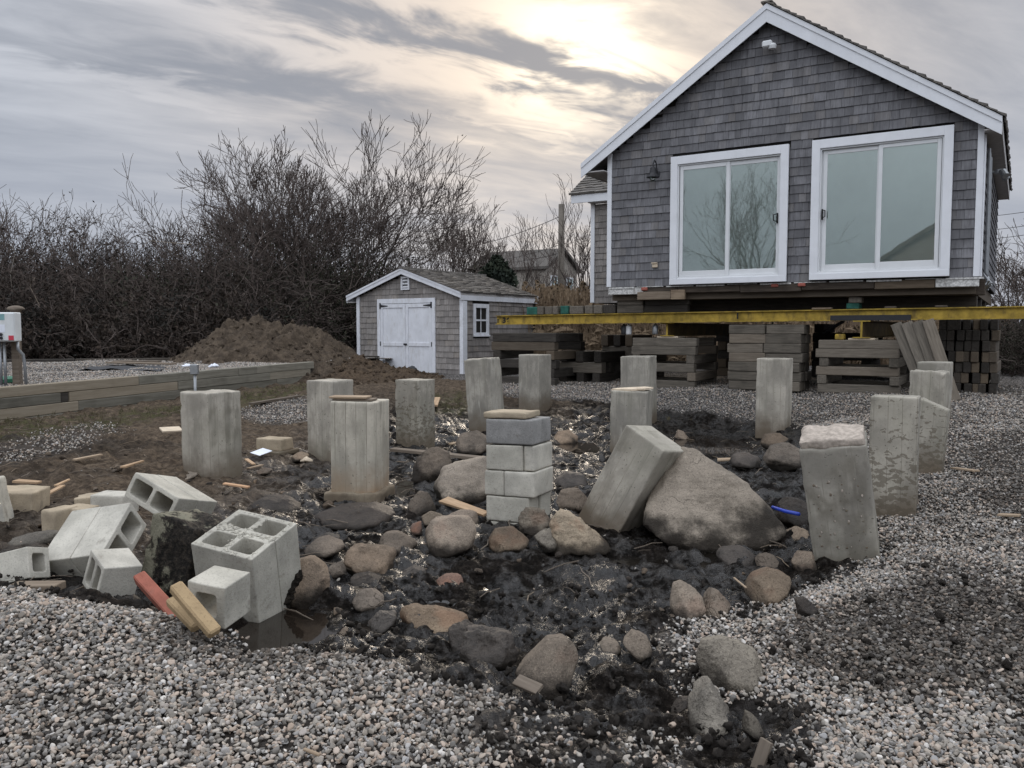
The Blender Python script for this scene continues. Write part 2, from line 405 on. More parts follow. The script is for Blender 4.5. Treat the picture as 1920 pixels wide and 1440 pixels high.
def hull_planes(pts):
    bm = bmesh.new()
    for p in pts: bm.verts.new(p)
    bmesh.ops.convex_hull(bm, input=bm.verts)
    bm.normal_update()
    c = sum((Vector(p) for p in pts), Vector()) / len(pts)
    pl = []
    for f in bm.faces:
        n = f.normal.copy(); d = n.dot(f.verts[0].co - c)
        if d < 0: n, d = -n, -d
        if f.calc_area() > 1e-9: pl.append((*n, d))
    bm.free()
    return np.array(pl), c
_ICO = {}
def ico(sub):
    if sub not in _ICO:
        bm = bmesh.new(); bmesh.ops.create_icosphere(bm, subdivisions=sub, radius=1)
        V = np.array([v.co[:] for v in bm.verts]); Fc = np.array([[v.index for v in f.verts] for f in bm.faces]); bm.free()
        V /= np.linalg.norm(V, axis=1)[:, None]; _ICO[sub] = (V, Fc)
    return _ICO[sub]
def rock_mesh(name, pts, seed, mats, sub=4, sharp=16.0, amp=.035, freq=3.0, cuts=0, cut=(.78, .96)):
    """a stone filling the hull of pts, edges rounded, surface broken by noise; origin at its centre"""
    pl, c = hull_planes(pts)
    if cuts:
        gg = np.random.default_rng(seed * 7 + 1); Pn = np.array([tuple(Vector(p) - c) for p in pts]); ex = []
        for _ in range(cuts):
            n = gg.normal(size=3) * [1, 1, .8]; n[1] -= .3; n /= np.linalg.norm(n); ex.append((*n, (Pn @ n).max() * gg.uniform(*cut)))
        pl = np.vstack([pl, ex])
    U, Fc = ico(sub)
    t = U @ pl[:, :3].T / np.maximum(pl[:, 3], 1e-4)[None, :]
    t = np.maximum(t, 1e-3)
    r = 1.0 / (t ** sharp).sum(1) ** (1 / sharp)
    P = U * r[:, None]
    size = np.abs(P).max(0).mean()
    s = seed * 7.31
    q = P / size * freq
    nz = fbm(q[:, 0] + s, q[:, 1], q[:, 2], 5, .55)
    rg = 1 - np.abs(fbm(q[:, 0] * .8 + s, q[:, 1] * .8 + 9, q[:, 2] * 1.6, 3)) * 2
    fc = np.abs(fbm(q[:, 0] * .55 + s, q[:, 1] * .55 + 3, q[:, 2] * .55, 2))
    P = P + U * (size * amp * (1.15 * nz + .7 * np.clip(rg, -1, 1) - 1.2 * fc))[:, None]
    return mesh_np(name, P, Fc, mats, True), c

# ------------------------------------------------------------------ materials
MATS = {}
def material(name):
    m = bpy.data.materials.new(name); m.use_nodes = True; MATS[name] = m
    t = NT(m.node_tree); o = t.n('ShaderNodeOutputMaterial')
    return m, t, o
def bsdf(t, o, color, rough=.8, spec=.3, height=None, bstr=.3, bdist=.01, **kw):
    b = t.n('ShaderNodeBsdfPrincipled', None, Base_Color=color, Roughness=rough, Specular_IOR_Level=spec, **kw)
    if height is not None:
        bp = t.n('ShaderNodeBump', None, Height=height, Strength=bstr, Distance=bdist)
        t.nt.links.new(bp.outputs[0], b.inputs['Normal'])
    t.nt.links.new(b.outputs[0], o.inputs[0]); return b
def oco(t): return t.n('ShaderNodeTexCoord').outputs['Object']
def orand(t): return t.n('ShaderNodeObjectInfo').outputs['Random']
def ovec(t, k=37.0):
    """object coordinates shifted per object so that alike pieces differ"""
    r = t.math('MULTIPLY', orand(t), k)
    return t.vmath('ADD', oco(t), t.n('ShaderNodeCombineXYZ', None, X=r, Y=r, Z=r).outputs[0]).outputs[0]

def mk_concrete(name, base=(.465, .425, .36), stain=(.13, .10, .07), damp=.35, splash=0.0, boards=.6):
    m, t, o = material(name); v = ovec(t)
    n1 = t.noise(v, 3.2, 6, .6); n2 = t.noise(v, 38, 4, .6)
    st = t.noise(t.scale(v, (9, 9, 1.0)), 1.0, 6, .62)
    c = t.mix(t.smooth(n1, .3, .72), [b * .66 for b in base], [b * 1.08 for b in base])
    c = t.mix(t.math('MULTIPLY', t.smooth(st, .48, .74), .6), c, (.21, .20, .16))
    c = t.mix(t.math('MULTIPLY', t.smooth(t.noise(t.scale(v, (3.0, 3.0, 1.2)), 1.3, 6, .66), .47, .60), .75), c, [b * .55 for b in base])
    c = t.mix(t.math('MULTIPLY', t.math('SUBTRACT', 1.0, t.smooth(st, .27, .36)), .5), c, (.60, .58, .51))
    c = t.mix(t.math('MULTIPLY', t.smooth(n2, .5, .75), .25), c, (.22, .21, .18))
    xyz = t.n('ShaderNodeSeparateXYZ', None, Vector=oco(t)); z = xyz.outputs[2]; ln = None
    if boards:
        for ax in (0, 1):
            k = t.math('FRACT', t.math('ADD', t.math('MULTIPLY', t.math('ADD', xyz.outputs[ax], t.math('MULTIPLY', t.math('SUBTRACT', st, .5), .012)), 10.5), t.math('MULTIPLY', orand(t), 5.0)))
            k = t.math('SUBTRACT', 1.0, t.smooth(t.math('ABSOLUTE', t.math('SUBTRACT', k, .5)), .0, .045))
            ln = k if ln is None else t.math('MAXIMUM', ln, k)
        c = t.mix(t.math('MULTIPLY', t.math('MULTIPLY', ln, t.smooth(n1, .35, .6)), boards), c, (.12, .105, .08))
    low = t.math('SUBTRACT', t.math('ADD', z, t.math('MULTIPLY', t.math('SUBTRACT', n1, .5), .5)), 0.0)
    c = t.mix(t.math('MULTIPLY', t.math('SUBTRACT', 1.0, t.smooth(low, .04, .46)), .92), c, stain)
    if damp:
        c = t.mix(t.math('MULTIPLY', t.smooth(t.noise(v, 1.6, 3, .5), .52, .7), damp), c, (.2, .19, .145))
    bug = t.noise(v, 55, 2, .5)
    c = t.mix(t.math('MULTIPLY', t.smooth(bug, .69, .72), .75), c, (.10, .09, .07))
    if splash:
        sp = t.noise(t.scale(v, (1.0, 1.0, 1.7)), 19, 3, .5, .4)
        up = t.math('SUBTRACT', 1.0, t.smooth(z, .25, .85))
        k = t.smooth(t.math('ADD', sp, t.math('MULTIPLY', up, .13)), .625, .66)
        c = t.mix(t.math('MULTIPLY', k, splash), c, (.11, .09, .065))
    h = t.math('ADD', t.math('MULTIPLY', n2, .5), t.math('ADD', t.math('MULTIPLY', t.noise(v, 120, 2), .3), t.math('MULTIPLY', st, .8)))
    bsdf(t, o, c, .88, .2, h, .35, .008); return m
def mk_board(name):
    m = mk_concrete(name, (.45, .435, .37)); return m
def mk_block(name, base, grit=.5, moss=.3, grain=.0):
    m, t, o = material(name); v = ovec(t)
    n1 = t.noise(v, 5, 5, .6); n2 = t.noise(v, 85, 3, .6); n3 = t.noise(v, 190, 2, .5)
    c = t.mix(t.smooth(n1, .3, .7), [b * .76 for b in base], [b * 1.12 for b in base])
    c = t.mix(t.math('MULTIPLY', t.smooth(n2, .52, .7), grit), c, [b * .45 for b in base])
    c = t.mix(t.math('MULTIPLY', t.smooth(t.noise(v, 2.4, 4), .54, .74), moss), c, (.24, .23, .165))
    if grain: c = t.mix(t.math('MULTIPLY', t.smooth(n3, .5, .7), grain), c, [b * 1.9 for b in base])
    dirt = t.smooth(t.noise(v, 7, 5, .65), .58, .74)
    c = t.mix(t.math('MULTIPLY', dirt, .5), c, (.12, .1, .08))
    bsdf(t, o, c, .92, .15, t.math('ADD', n2, t.math('MULTIPLY', n3, .6)), .4, .006); return m
def mk_rock(name, base, dark, wet=.0, red=0.0):
    m, t, o = material(name); v = ovec(t)
    n1 = t.noise(v, 3.5, 7, .62); n2 = t.noise(v, 26, 5, .65); n3 = t.noise(v, 90, 3, .6)
    lay = t.noise(t.scale(v, (2.5, 2.5, 11)), 1.0, 5, .6, .5)
    c = t.mix(t.smooth(n1, .3, .7), dark, base)
    c = t.mix(t.math('MULTIPLY', t.smooth(lay, .5, .7), .35), c, [b * .6 for b in base])
    c = t.mix(t.math('MULTIPLY', t.smooth(n2, .56, .76), .5), c, [min(1, b * 1.55) for b in base])
    n4 = t.noise(v, 210, 3, .6)
    c = t.mix(t.math('MULTIPLY', t.smooth(n3, .54, .64), .55), c, [b * .5 for b in dark])
    c = t.mix(t.math('MULTIPLY', t.smooth(n4, .56, .64), .5), c, [min(1, b * 1.5) for b in base])
    if red: c = t.mix(t.math('MULTIPLY', t.smooth(t.noise(v, 5.5, 4), .48, .68), red), c, (.26, .11, .055))
    rn = t.n('ShaderNodeTexWhiteNoise', {'noise_dimensions': '1D'}, W=t.math('MULTIPLY', orand(t), 91.7)).outputs['Color']; rs = t.n('ShaderNodeSeparateColor', None, Color=rn)
    c = t.mix(1.0, c, t.ramp(rs.outputs[0], [(0, .62), (.5, .95), (1, 1.35)]), 'MULTIPLY')
    lum = t.n('ShaderNodeRGBToBW', None, Color=c).outputs[0]
    c = t.mix(t.math('MULTIPLY', rs.outputs[1], .42), c, t.n('ShaderNodeCombineColor', None, Red=lum, Green=lum, Blue=t.math('MULTIPLY', lum, .96)).outputs[0])
    crk = t.n('ShaderNodeTexVoronoi', {'feature': 'DISTANCE_TO_EDGE'}, Vector=t.vmath('ADD', v, t.n('ShaderNodeTexNoise', None, Vector=v, Scale=6.0).outputs[1]).outputs[0], Scale=3.2).outputs[0]
    crk = t.math('SUBTRACT', 1.0, t.smooth(crk, .0, .035))
    c = t.mix(t.math('MULTIPLY', t.math('MULTIPLY', crk, t.smooth(n1, .52, .64)), .4), c, [b * .35 for b in dark])
    # mud left on the low parts
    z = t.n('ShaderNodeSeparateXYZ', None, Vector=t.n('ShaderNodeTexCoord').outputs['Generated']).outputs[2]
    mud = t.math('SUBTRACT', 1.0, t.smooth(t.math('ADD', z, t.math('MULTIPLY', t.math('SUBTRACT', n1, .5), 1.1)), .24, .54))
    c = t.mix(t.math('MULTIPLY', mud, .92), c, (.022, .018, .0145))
    h = t.math('ADD', t.math('MULTIPLY', n2, 1.0), t.math('ADD', t.math('MULTIPLY', n3, .6), t.math('SUBTRACT', lay, t.math('MULTIPLY', t.math('MULTIPLY', crk, t.smooth(n1, .52, .64)), .5))))
    bsdf(t, o, c, .85 - wet * .4, .2, h, .8, .016); return m
def mk_wood(name, a, b, axis=(2.0, 22, 22), rough=.85, wear=.4, rnd=.45, warm=(.3, .22, .14)):
    """weathered timber with grain along local x, each piece a little different"""
    m, t, o = material(name); v = ovec(t)
    g = t.noise(t.scale(v, axis), 1.6, 6, .65, .4); n = t.noise(v, 3.0, 4)
    c = t.mix(t.smooth(g, .3, .7), a, b)
    c = t.mix(t.math('MULTIPLY', t.smooth(n, .5, .75), wear), c, [x * .5 for x in a])
    r = orand(t)
    c = t.mix(rnd, c, t.mix(1.0, c, t.ramp(r, [(0, .45), (.5, 1.0), (1, 1.5)]), 'MULTIPLY'))
    c = t.mix(t.math('MULTIPLY', t.smooth(r, .75, .95), .35), c, warm)
    bsdf(t, o, c, rough, .2, t.math('ADD', g, t.math('MULTIPLY', n, .4)), .4, .006); return m
def mk_shingle(name, base, warm=.25):
    m, t, o = material(name)
    at_ = t.n('ShaderNodeAttribute', {'attribute_name': 'tint'}).outputs['Fac']
    r = t.math('FRACT', t.math('ADD', orand(t), at_))
    gv = t.n('ShaderNodeNewGeometry').outputs['Position']
    g = t.noise(t.scale(gv, (34, 34, 2.2)), 1.0, 5, .7); big = t.noise(gv, 1.4, 4, .6)
    st = t.noise(t.scale(gv, (13, 13, 1.6)), 1.0, 4, .6)
    c = t.mix(r, [b * .76 for b in base], [b * 1.20 for b in base])
    c = t.mix(t.math('MULTIPLY', t.smooth(g, .36, .72), .6), c, [b * .45 for b in base])
    c = t.mix(t.math('MULTIPLY', t.smooth(st, .5, .7), .5), c, [b * .42 for b in base])
    c = t.mix(t.math('MULTIPLY', t.smooth(big, .46, .66), .55), c, [b * .55 for b in base])
    c = t.mix(t.math('MULTIPLY', t.smooth(t.math('FRACT', t.math('MULTIPLY', r, 7.3)), .7, 1.0), warm), c, (base[0] * 1.35, base[1] * 1.2, base[2] * .95))
    bsdf(t, o, c, .9, .15, g, .5, .004); return m
def mk_plain(name, c, rough=.6, spec=.4, var=.12, scale=8.0, dirt=0.0, dirtc=(.2, .17, .13), metal=0.0, bump=.1):
    m, t, o = material(name); v = ovec(t)
    n = t.noise(v, scale, 5, .6)
    col = t.mix(t.smooth(n, .3, .7), [x * (1 - var) for x in c], [min(1, x * (1 + var)) for x in c])
    if dirt: col = t.mix(t.math('MULTIPLY', t.smooth(t.noise(t.scale(v, (5, 5, 1.6)), 2.0, 6, .7), .48, .72), dirt), col, dirtc)
    bsdf(t, o, col, rough, spec, t.noise(v, scale * 8, 3), bump, .004, Metallic=metal); return m
def mk_leaf(name, cs):
    m, t, o = material(name)
    v = t.n('ShaderNodeNewGeometry').outputs['Position']
    n = t.noise(v, 9.0, 3); n2 = t.noise(v, 1.3, 3)
    c = t.mix(t.smooth(n, .35, .65), cs[0], cs[1]); c = t.mix(t.smooth(n2, .45, .65), c, cs[2])
    bsdf(t, o, c, .8, .15); return m

CONC = mk_concrete('weathered_concrete'); CONC_B = mk_concrete('board_marked_concrete', (.52, .475, .395), (.30, .2, .12), .15, boards=.95)
CONC_G = mk_concrete('grey_concrete', (.40, .37, .318), damp=.2); CONC_S = mk_concrete('splashed_concrete', (.425, .39, .328), splash=.65)
CONC_R = mk_concrete('rubble_concrete', (.40, .34, .25), damp=.2)
CONC_TOP = mk_plain('broken_concrete', (.43, .37, .315), .95, .1, .25, 30, bump=.8)
BLOCK = mk_block('block_concrete', (.45, .425, .365)); BLOCK2 = mk_block('block_concrete_pale', (.50, .472, .41), .4, .12)
BLOCK_D = mk_block('block_concrete_dark', (.255, .248, .238), .55, .0, .35); BLOCK_M = mk_block('muddy_block_concrete', (.17, .135, .10), .6, .5); BLOCK_T = mk_block('block_concrete_tan', (.40, .33, .24), .4, .35)
MORTAR = mk_plain('mortar', (.43, .405, .345), .95, .1, .3, 40, bump=.9)
ROCK = mk_rock('brown_stone', (.225, .165, .115), (.10, .076, .056)); ROCK_G = mk_rock('grey_stone', (.26, .205, .15), (.13, .103, .078))
ROCK_T = mk_rock('tan_stone', (.29, .215, .145), (.14, .103, .073), red=.25); ROCK_P = mk_rock('pale_boulder', (.35, .295, .235), (.20, .168, .132)); ROCK_C = mk_rock('weathered_rubble', (.20, .17, .13), (.09, .075, .06)); ROCK_M = mk_rock('mortar_rubble', (.30, .24, .17), (.16, .125, .09), red=.3); ROCK_R = mk_rock('red_stone', (.24, .14, .1), (.12, .085, .07), red=.7)
ROCK_D = mk_rock('dark_wet_stone', (.085, .066, .052), (.036, .030, .026), wet=.6)
BRICK = mk_block('red_brick', (.33, .12, .085), .3, .1); BRICK_T = mk_block('tan_brick', (.36, .26, .15), .4, .2)
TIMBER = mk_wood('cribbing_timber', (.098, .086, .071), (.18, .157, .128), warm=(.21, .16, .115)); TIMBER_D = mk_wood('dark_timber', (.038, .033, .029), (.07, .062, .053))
TIMBER_G = mk_plain('green_painted_timber', (.03, .11, .085), .8, .2, .3, 12)
WALLWOOD = mk_wood('wall_timber', (.135, .125, .10), (.215, .20, .165), (1.2, 18, 18))
PLANK = mk_wood('plank', (.26, .19, .13), (.40, .31, .22), rnd=.5); PLANK_F = mk_wood('fresh_plank', (.38, .255, .155), (.54, .38, .245), wear=.15, rnd=.4, warm=(.5, .24, .12))
PLANK_D = mk_wood('old_plank', (.12, .095, .075), (.2, .165, .13))
SHING = mk_shingle('house_shingles', (.207, .204, .214), .18); SHING_S = mk_shingle('shed_shingles', (.31, .285, .268), .15)
ROOFSH = mk_shingle('roof_shingles', (.19, .175, .16), .2)
SHEATH = mk_plain('dark_sheathing', (.03, .028, .026), .9, .1)
WHITE = mk_plain('white_trim', (.76, .77, .80), .55, .35, .04, 3, .12, (.5, .48, .46)); WHITE_V = mk_plain('white_vinyl', (.70, .71, .72), .4, .4, .04, 3)
WHITE_S = mk_plain('shed_white_paint', (.72, .73, .77), .65, .3, .07, 4, .5, (.50, .48, .46))
SOFFIT = mk_plain('soffit', (.45, .43, .42), .8, .2)
YELLOW = mk_plain('yellow_steel', (.38, .262, .046), .6, .25, .3, 6, .75, (.10, .07, .035)); RUSTY_SHADED = mk_plain('rusty_shaded_yellow_steel', (.13, .085, .03), .7, .3, .3, 6, .6, (.06, .042, .028)); BLACK = mk_plain('black_mark', (.012, .012, .012), .6)
STEEL = mk_plain('grey_steel', (.30, .31, .32), .45, .5, .1, 10, metal=.6); DARKM = mk_plain('dark_metal', (.025, .025, .028), .5, .4)
PEEL = mk_plain('peeling_paint', (.55, .54, .52), .8, .2, .4, 30, .5, (.12, .09, .07)); ROT = mk_wood('rotten_sill', (.045, .036, .029), (.095, .076, .06), rnd=.5)
BARK = mk_plain('bark', (.070, .061, .055), .95, .1, .3, 14, bump=.5); TWIG = mk_plain('twig', (.098, .079, .070), .95, .1, .25, 5)
LEAF = mk_leaf('dead_leaves', ((.032, .026, .022), (.062, .046, .036), (.025, .024, .021))); LEAF_G = mk_leaf('winter_foliage', ((.030, .034, .022), (.055, .048, .034), (.024, .026, .02)))
CEDAR = mk_leaf('cedar_foliage', ((.022, .032, .022), (.045, .052, .035), (.018, .024, .018))); REED = mk_leaf('reeds', ((.20, .145, .095), (.30, .225, .15), (.13, .092, .062)))
POLEWOOD = mk_wood('pole_wood', (.15, .13, .11), (.22, .195, .165)); BLUE = mk_plain('blue_plastic', (.02, .055, .42), .4, .5)
ENAMEL = mk_plain('grey_enamel', (.66, .68, .68), .45, .4, .05, 4, .12); STICK_T = mk_plain('teal_sticker', (.20, .36, .37), .5); STICK_W = mk_plain('white_card', (.74, .77, .84), .5, .3, .04); STICK_R = mk_plain('red_sticker', (.55, .05, .08), .5)
GREENP = mk_plain('green_plastic', (.04, .17, .10), .45, .4); TARP = mk_plain('dark_tarp', (.028, .029, .032), .6, .4, .3, 6, bump=.4); CARD = mk_plain('buff_board', (.60, .50, .38), .8, .2, .15)
BRICKBIT = mk_block('brick_fragment', (.40, .13, .10), .3, .1); GRASS = mk_leaf('grass', ((.07, .068, .035), (.12, .105, .055), (.10, .08, .05)))
FARWALL = mk_plain('far_wall', (.30, .27, .235), .9, .1); FARROOF = mk_plain('far_roof', (.12, .11, .10), .9, .1)

def mk_glass():
    m, t, o = material('window_glass')
    fr = t.n('ShaderNodeFresnel', None, IOR=1.9)
    bp = t.n('ShaderNodeBump', None, Height=t.noise(t.n('ShaderNodeTexCoord').outputs['Object'], 2.2, 2), Strength=.02, Distance=.02)
    gl = t.n('ShaderNodeBsdfGlossy', None, Color=(.92, 1.0, .96), Roughness=.015); t.nt.links.new(bp.outputs[0], gl.inputs['Normal'])
    tr = t.n('ShaderNodeBsdfTransparent', None, Color=(.95, .975, .96))
    mx = t.n('ShaderNodeMixShader', None, _0=t.math('MULTIPLY', fr.outputs[0], 1.7, clamp=True), _1=tr.outputs[0], _2=gl.outputs[0])
    t.nt.links.new(mx.outputs[0], o.inputs[0]); return m
GLASS = mk_glass(); BLIND = mk_plain('pale_blind', (.84, .95, .92), .8, .2, .05, 2)
def mk_film():
    m, t, o = material('water_film')
    bsdf(t, o, (.009, .0075, .006), .09, .5, t.noise(t.scale(oco(t), (1, 2.2, 1)), 7, 3), .14, .02); return m
FILM = mk_film()
def mk_water():
    m, t, o = material('puddle_water')
    h = t.noise(oco(t), 5, 3)
    b = bsdf(t, o, (.016, .012, .009), .04, .5, h, .02, .01); return m
WATER = mk_water()

def mk_ground():
    m, t, o = material('ground_soil')
    at_ = t.n('ShaderNodeVertexColor', {'layer_name': 'mask'})
    sp = t.n('ShaderNodeSeparateColor', None, Color=at_.outputs[0]); gr, wet, br = sp.outputs[0], sp.outputs[1], sp.outputs[2]
    gs = at_.outputs[1]
    p = t.n('ShaderNodeNewGeometry').outputs['Position']
    n1 = t.noise(p, 2.2, 7, .65); n2 = t.noise(p, 14, 6, .68); n3 = t.noise(p, 60, 4, .65)
    mud = t.mix(t.smooth(n2, .35, .7), (.0065, .0056, .005), (.025, .020, .0165))
    brown = t.mix(t.smooth(n2, .35, .7), (.056, .043, .033), (.155, .118, .085))
    brown = t.mix(t.math('MULTIPLY', t.smooth(n3, .6, .72), .6), brown, (.28, .21, .14))
    c = t.mix(br, mud, brown)
    grass = t.mix(t.smooth(n3, .4, .65), (.035, .042, .018), (.09, .085, .04))
    c = t.mix(t.math('MULTIPLY', gs, t.smooth(n2, .4, .55)), c, grass)
    vo = t.n('ShaderNodeTexVoronoi', None, Vector=p, Scale=42.0)
    st = t.ramp(t.n('ShaderNodeSeparateColor', None, Color=vo.outputs['Color']).outputs[0], [(0, (.07, .065, .062)), (.4, (.17, .16, .155)), (.7, (.27, .245, .225)), (1, (.42, .40, .38))])
    st = t.mix(t.smooth(vo.outputs['Distance'], .3, .75), st, (.03, .027, .025))
    far = t.smooth(t.n('ShaderNodeSeparateXYZ', None, Vector=p).outputs[1], 9.0, 15.0)
    grc = t.mix(t.math('ADD', t.math('MULTIPLY', far, .75), .2), (.045, .038, .033), st)
    c = t.mix(gr, c, grc)
    r = t.mix(t.smooth(n1, .38, .62), (.36, .36, .36), (.72, .72, .72))
    rw = t.math('MULTIPLY', wet, t.smooth(t.math('ADD', t.math('MULTIPLY', n1, .6), t.math('MULTIPLY', n2, .4)), .44, .55))
    rough = t.math('SUBTRACT', t.math('MAXIMUM', r, t.math('MULTIPLY', br, .85)), t.math('MULTIPLY', rw, .50))
    rough = t.math('MAXIMUM', t.math('MAXIMUM', rough, t.math('MULTIPLY', gr, .9)), .12)
    h = t.math('ADD', t.math('MULTIPLY', n2, 1.0), t.math('MULTIPLY', n3, .45))
    spc = t.math('ADD', .02, t.math('MULTIPLY', rw, .6))
    bsdf(t, o, c, rough, spc, h, .9, .04); return m
GROUND = mk_ground()
def mk_gravel():
    m, t, o = material('gravel_stones')
    r = orand(t); v = ovec(t)
    c = t.ramp(r, [(0, (.09, .086, .08)), (.12, (.20, .185, .165)), (.28, (.36, .32, .27)), (.42, (.24, .233, .225)), (.56, (.47, .415, .35)), (.68, (.36, .275, .21)), (.8, (.54, .44, .36)), (.9, (.31, .303, .297)), (1, (.72, .67, .61))])
    c = t.mix(t.math('MULTIPLY', t.smooth(t.noise(v, 60, 4, .6), .45, .65), .4), c, (.13, .12, .115))
    d = t.n('ShaderNodeAttribute', {'attribute_name': 'dirt', 'attribute_type': 'INSTANCER'}).outputs['Fac']
    k = t.smooth(t.math('ADD', d, t.math('MULTIPLY', t.math('SUBTRACT', t.math('FRACT', t.math('MULTIPLY', r, 13.7)), .5), 1.05)), .22, 1.0)
    c = t.mix(t.math('MULTIPLY', k, .84), c, (.046, .037, .029))
    bsdf(t, o, c, .75, .3); return m
GRAVELM = mk_gravel()
CLODM = mk_plain('clod_soil', (.026, .021, .017), .8, .25, .4, 30, bump=.8)
def mk_soil(name, a, b, hi):
    m, t, o = material(name); p = t.n('ShaderNodeNewGeometry').outputs['Position']
    n2 = t.noise(p, 5, 7, .7); n3 = t.noise(p, 30, 4, .7)
    c = t.mix(t.smooth(n2, .35, .65), a, b); c = t.mix(t.math('MULTIPLY', t.smooth(n3, .55, .7), .6), c, hi)
    bsdf(t, o, c, .95, .1, t.math('ADD', n2, t.math('MULTIPLY', n3, .7)), .9, .06); return m
SOIL = mk_soil('loose_soil', (.052, .040, .030), (.115, .088, .064), (.21, .16, .115)); SOIL_D = mk_soil('dark_soil', (.05, .036, .026), (.105, .075, .05), (.2, .15, .1))

MUDB = mk_soil('caked_mud', (.010, .0085, .007), (.032, .026, .021), (.085, .07, .055))
def mk_caked():
    m, t, o = material('mud_caked_block'); v = oco(t)
    n = t.noise(v, 5.5, 7, .7); n2 = t.noise(v, 34, 5, .7)
    mud = t.mix(t.smooth(n2, .4, .68), (.010, .0085, .007), (.05, .04, .031))
    x = t.n('ShaderNodeSeparateXYZ', None, Vector=v).outputs[0]
    c = t.mix(t.smooth(t.math('SUBTRACT', n, t.math('MULTIPLY', x, .55)), .50, .58), mud, (.22, .205, .15))
    bsdf(t, o, c, .8, .2, t.math('ADD', n2, n), .9, .03); return m
CAKED = mk_caked()
rng = np.random.default_rng(11)
random.seed(5)

# ================================================================== SETTING: ground sheet
def build_ground():
    th = np.radians(np.concatenate([np.linspace(-180, -46, 22, endpoint=False), np.linspace(-46, 46, 620), np.linspace(46, 180, 22)[1:-1]]))
    R = np.concatenate([[.4, .8], np.geomspace(1.2, 21, 560), np.geomspace(21.5, 60, 40), np.geomspace(70, 900, 12)])
    T, RR = np.meshgrid(th, R)
    x = (np.sin(T) * RR).ravel(); y = (np.cos(T) * RR).ravel()
    z = G(x, y)
    det = np.hypot(x, y) < 26
    xx, yy = x[det], y[det]
    gr = np.zeros(len(x)); wet = np.zeros(len(x)); br = np.zeros(len(x)); gs = np.zeros(len(x))
    g = gravel_cover(xx, yy); gr[det] = g
    pass
    soft_pit = np.clip((.16 - z[det]) / .12, 0, 1)
    brown_left = np.clip((-xx - 1.1 - .06 * yy) / 1.0 + .5 * fbm(xx * .9, yy * .9, 8.8, 3), 0, 1) * np.clip((yy - 4.6) / 1.0, 0, 1)
    brown_left = np.maximum(brown_left * (1 - .6 * np.clip(.5 - fbm(xx * .8, yy * .8, 4.1, 3) * 2, 0, 1) * (yy < 9.5)), np.clip((yy - 12.5) / 3, 0, 1) * (xx < 1))
    br[det] = brown_left * (1 - g)
    w = soft_pit * (1 - brown_left) * (1 - g); wet[det] = np.clip(w, 0, 1)
    # tufts of grass at the foot of the timber wall and by the piers
    gl = gpoly([(-100, 800), (300, 765), (590, 718), (600, 735), (420, 770), (200, 800), (-100, 840)])
    g2 = gpoly([(800, 740), (870, 735), (885, 775), (830, 780)])
    gs[det] = np.maximum(soft(xx, yy, gl, .2, 1.1), .8 * soft(xx, yy, g2, .15, 2.1)) * (fbm(xx * 3, yy * 3, 1.7, 3) > -.25)
    gs[det] *= .8
    a_mud = (1 - g) * (1 - .35 * brown_left)
    n = fbm(xx * 2.2, yy * 2.2, 0.3, 4) * .050 + fbm(xx * 6, yy * 6, 2.3, 3) * .055
    rid = 1 - np.abs(fbm(xx * 5.5, yy * 5.5, 6.3, 3))
    clump = np.clip(fbm(xx * 15, yy * 15, 1.3, 3), -.15, 1) * .026 * np.clip(.6 + fbm(xx * 1.5, yy * 1.5, 8.3, 2), .2, 1.3)
    pool = np.ones(len(xx))
    for wx, wy, rx, ry, dp in WELLS:
        pool *= 1 - .85 * np.exp(-(((xx - wx) / rx) ** 2 + ((yy - wy) / ry) ** 2) ** 2)
    z[det] += .55 * brown_left * (1 - g) * (.05 * fbm(xx * 4, yy * 4, 7.7, 3) + .03 * np.clip(fbm(xx * 11, yy * 11, 3.7, 2), -.2, 1))
    z[det] += a_mud * pool * (n + rid * .036 - .03 + clump)
    z[det] += g * (fbm(xx * 1.6, yy * 1.6, 5.3, 3) * .028 + fbm(xx * 30, yy * 30, 1.1, 2) * .006)
    # ruts on the left flat
    rut = np.abs(fbm(xx * .9 + .8 * yy, yy * .35 - .2 * xx, 9.9, 3))
    z[det] -= .05 * np.clip(1 - rut * 6, 0, 1) * brown_left * (yy < 11)
    ny, nx = T.shape
    i = np.arange(nx); j = np.arange(ny - 1)
    J, I = np.meshgrid(j, i, indexing='ij'); I2 = (I + 1) % nx
    Q = np.stack([J * nx + I, J * nx + I2, (J + 1) * nx + I2, (J + 1) * nx + I], -1).reshape(-1, 4)[:, ::-1]
    # close the small hole under the camera
    me = mesh_np('ground', np.stack([x, y, z], 1), Q, [GROUND], True)
    ca = me.color_attributes.new('mask', 'FLOAT_COLOR', 'POINT')
    ca.data.foreach_set('color', np.stack([gr, wet, br, gs], 1).astype(np.float32).ravel())
    o = obj('ground', me); tag(o, 'dark churned mud and brown soil of the dug up building site', kind='structure'); return o
GROUND_OBJ = build_ground()

def puddle(label, k, name='puddle'):
    cx, cy, rx, ry, z = WELLS[k]
    V = [(0, 0, 0)]; n = 28
    for i in range(n):
        t = 2 * math.pi * i / n; f = 1 + .06 * math.sin(3 * t + k) + .05 * math.sin(5 * t)
        V.append((rx * math.cos(t) * f * 1.2, ry * math.sin(t) * f * 1.2, 0))
    me = mesh_from(name, V, [(0, i + 1, (i + 1) % n + 1) for i in range(n)], [WATER])
    tag(obj(name, me, None, Matrix.Translation((cx, cy, z + .028))), label, kind='structure')
for k, lb in enumerate(('brown puddle at the gravel edge beside the tumbled blocks', 'dark puddle in front of the narrow far pier', 'shallow glinting water between the far piers', 'small puddle beside the board marked pier', 'small bright pool among the foreground stones')):
    puddle(lb, k)

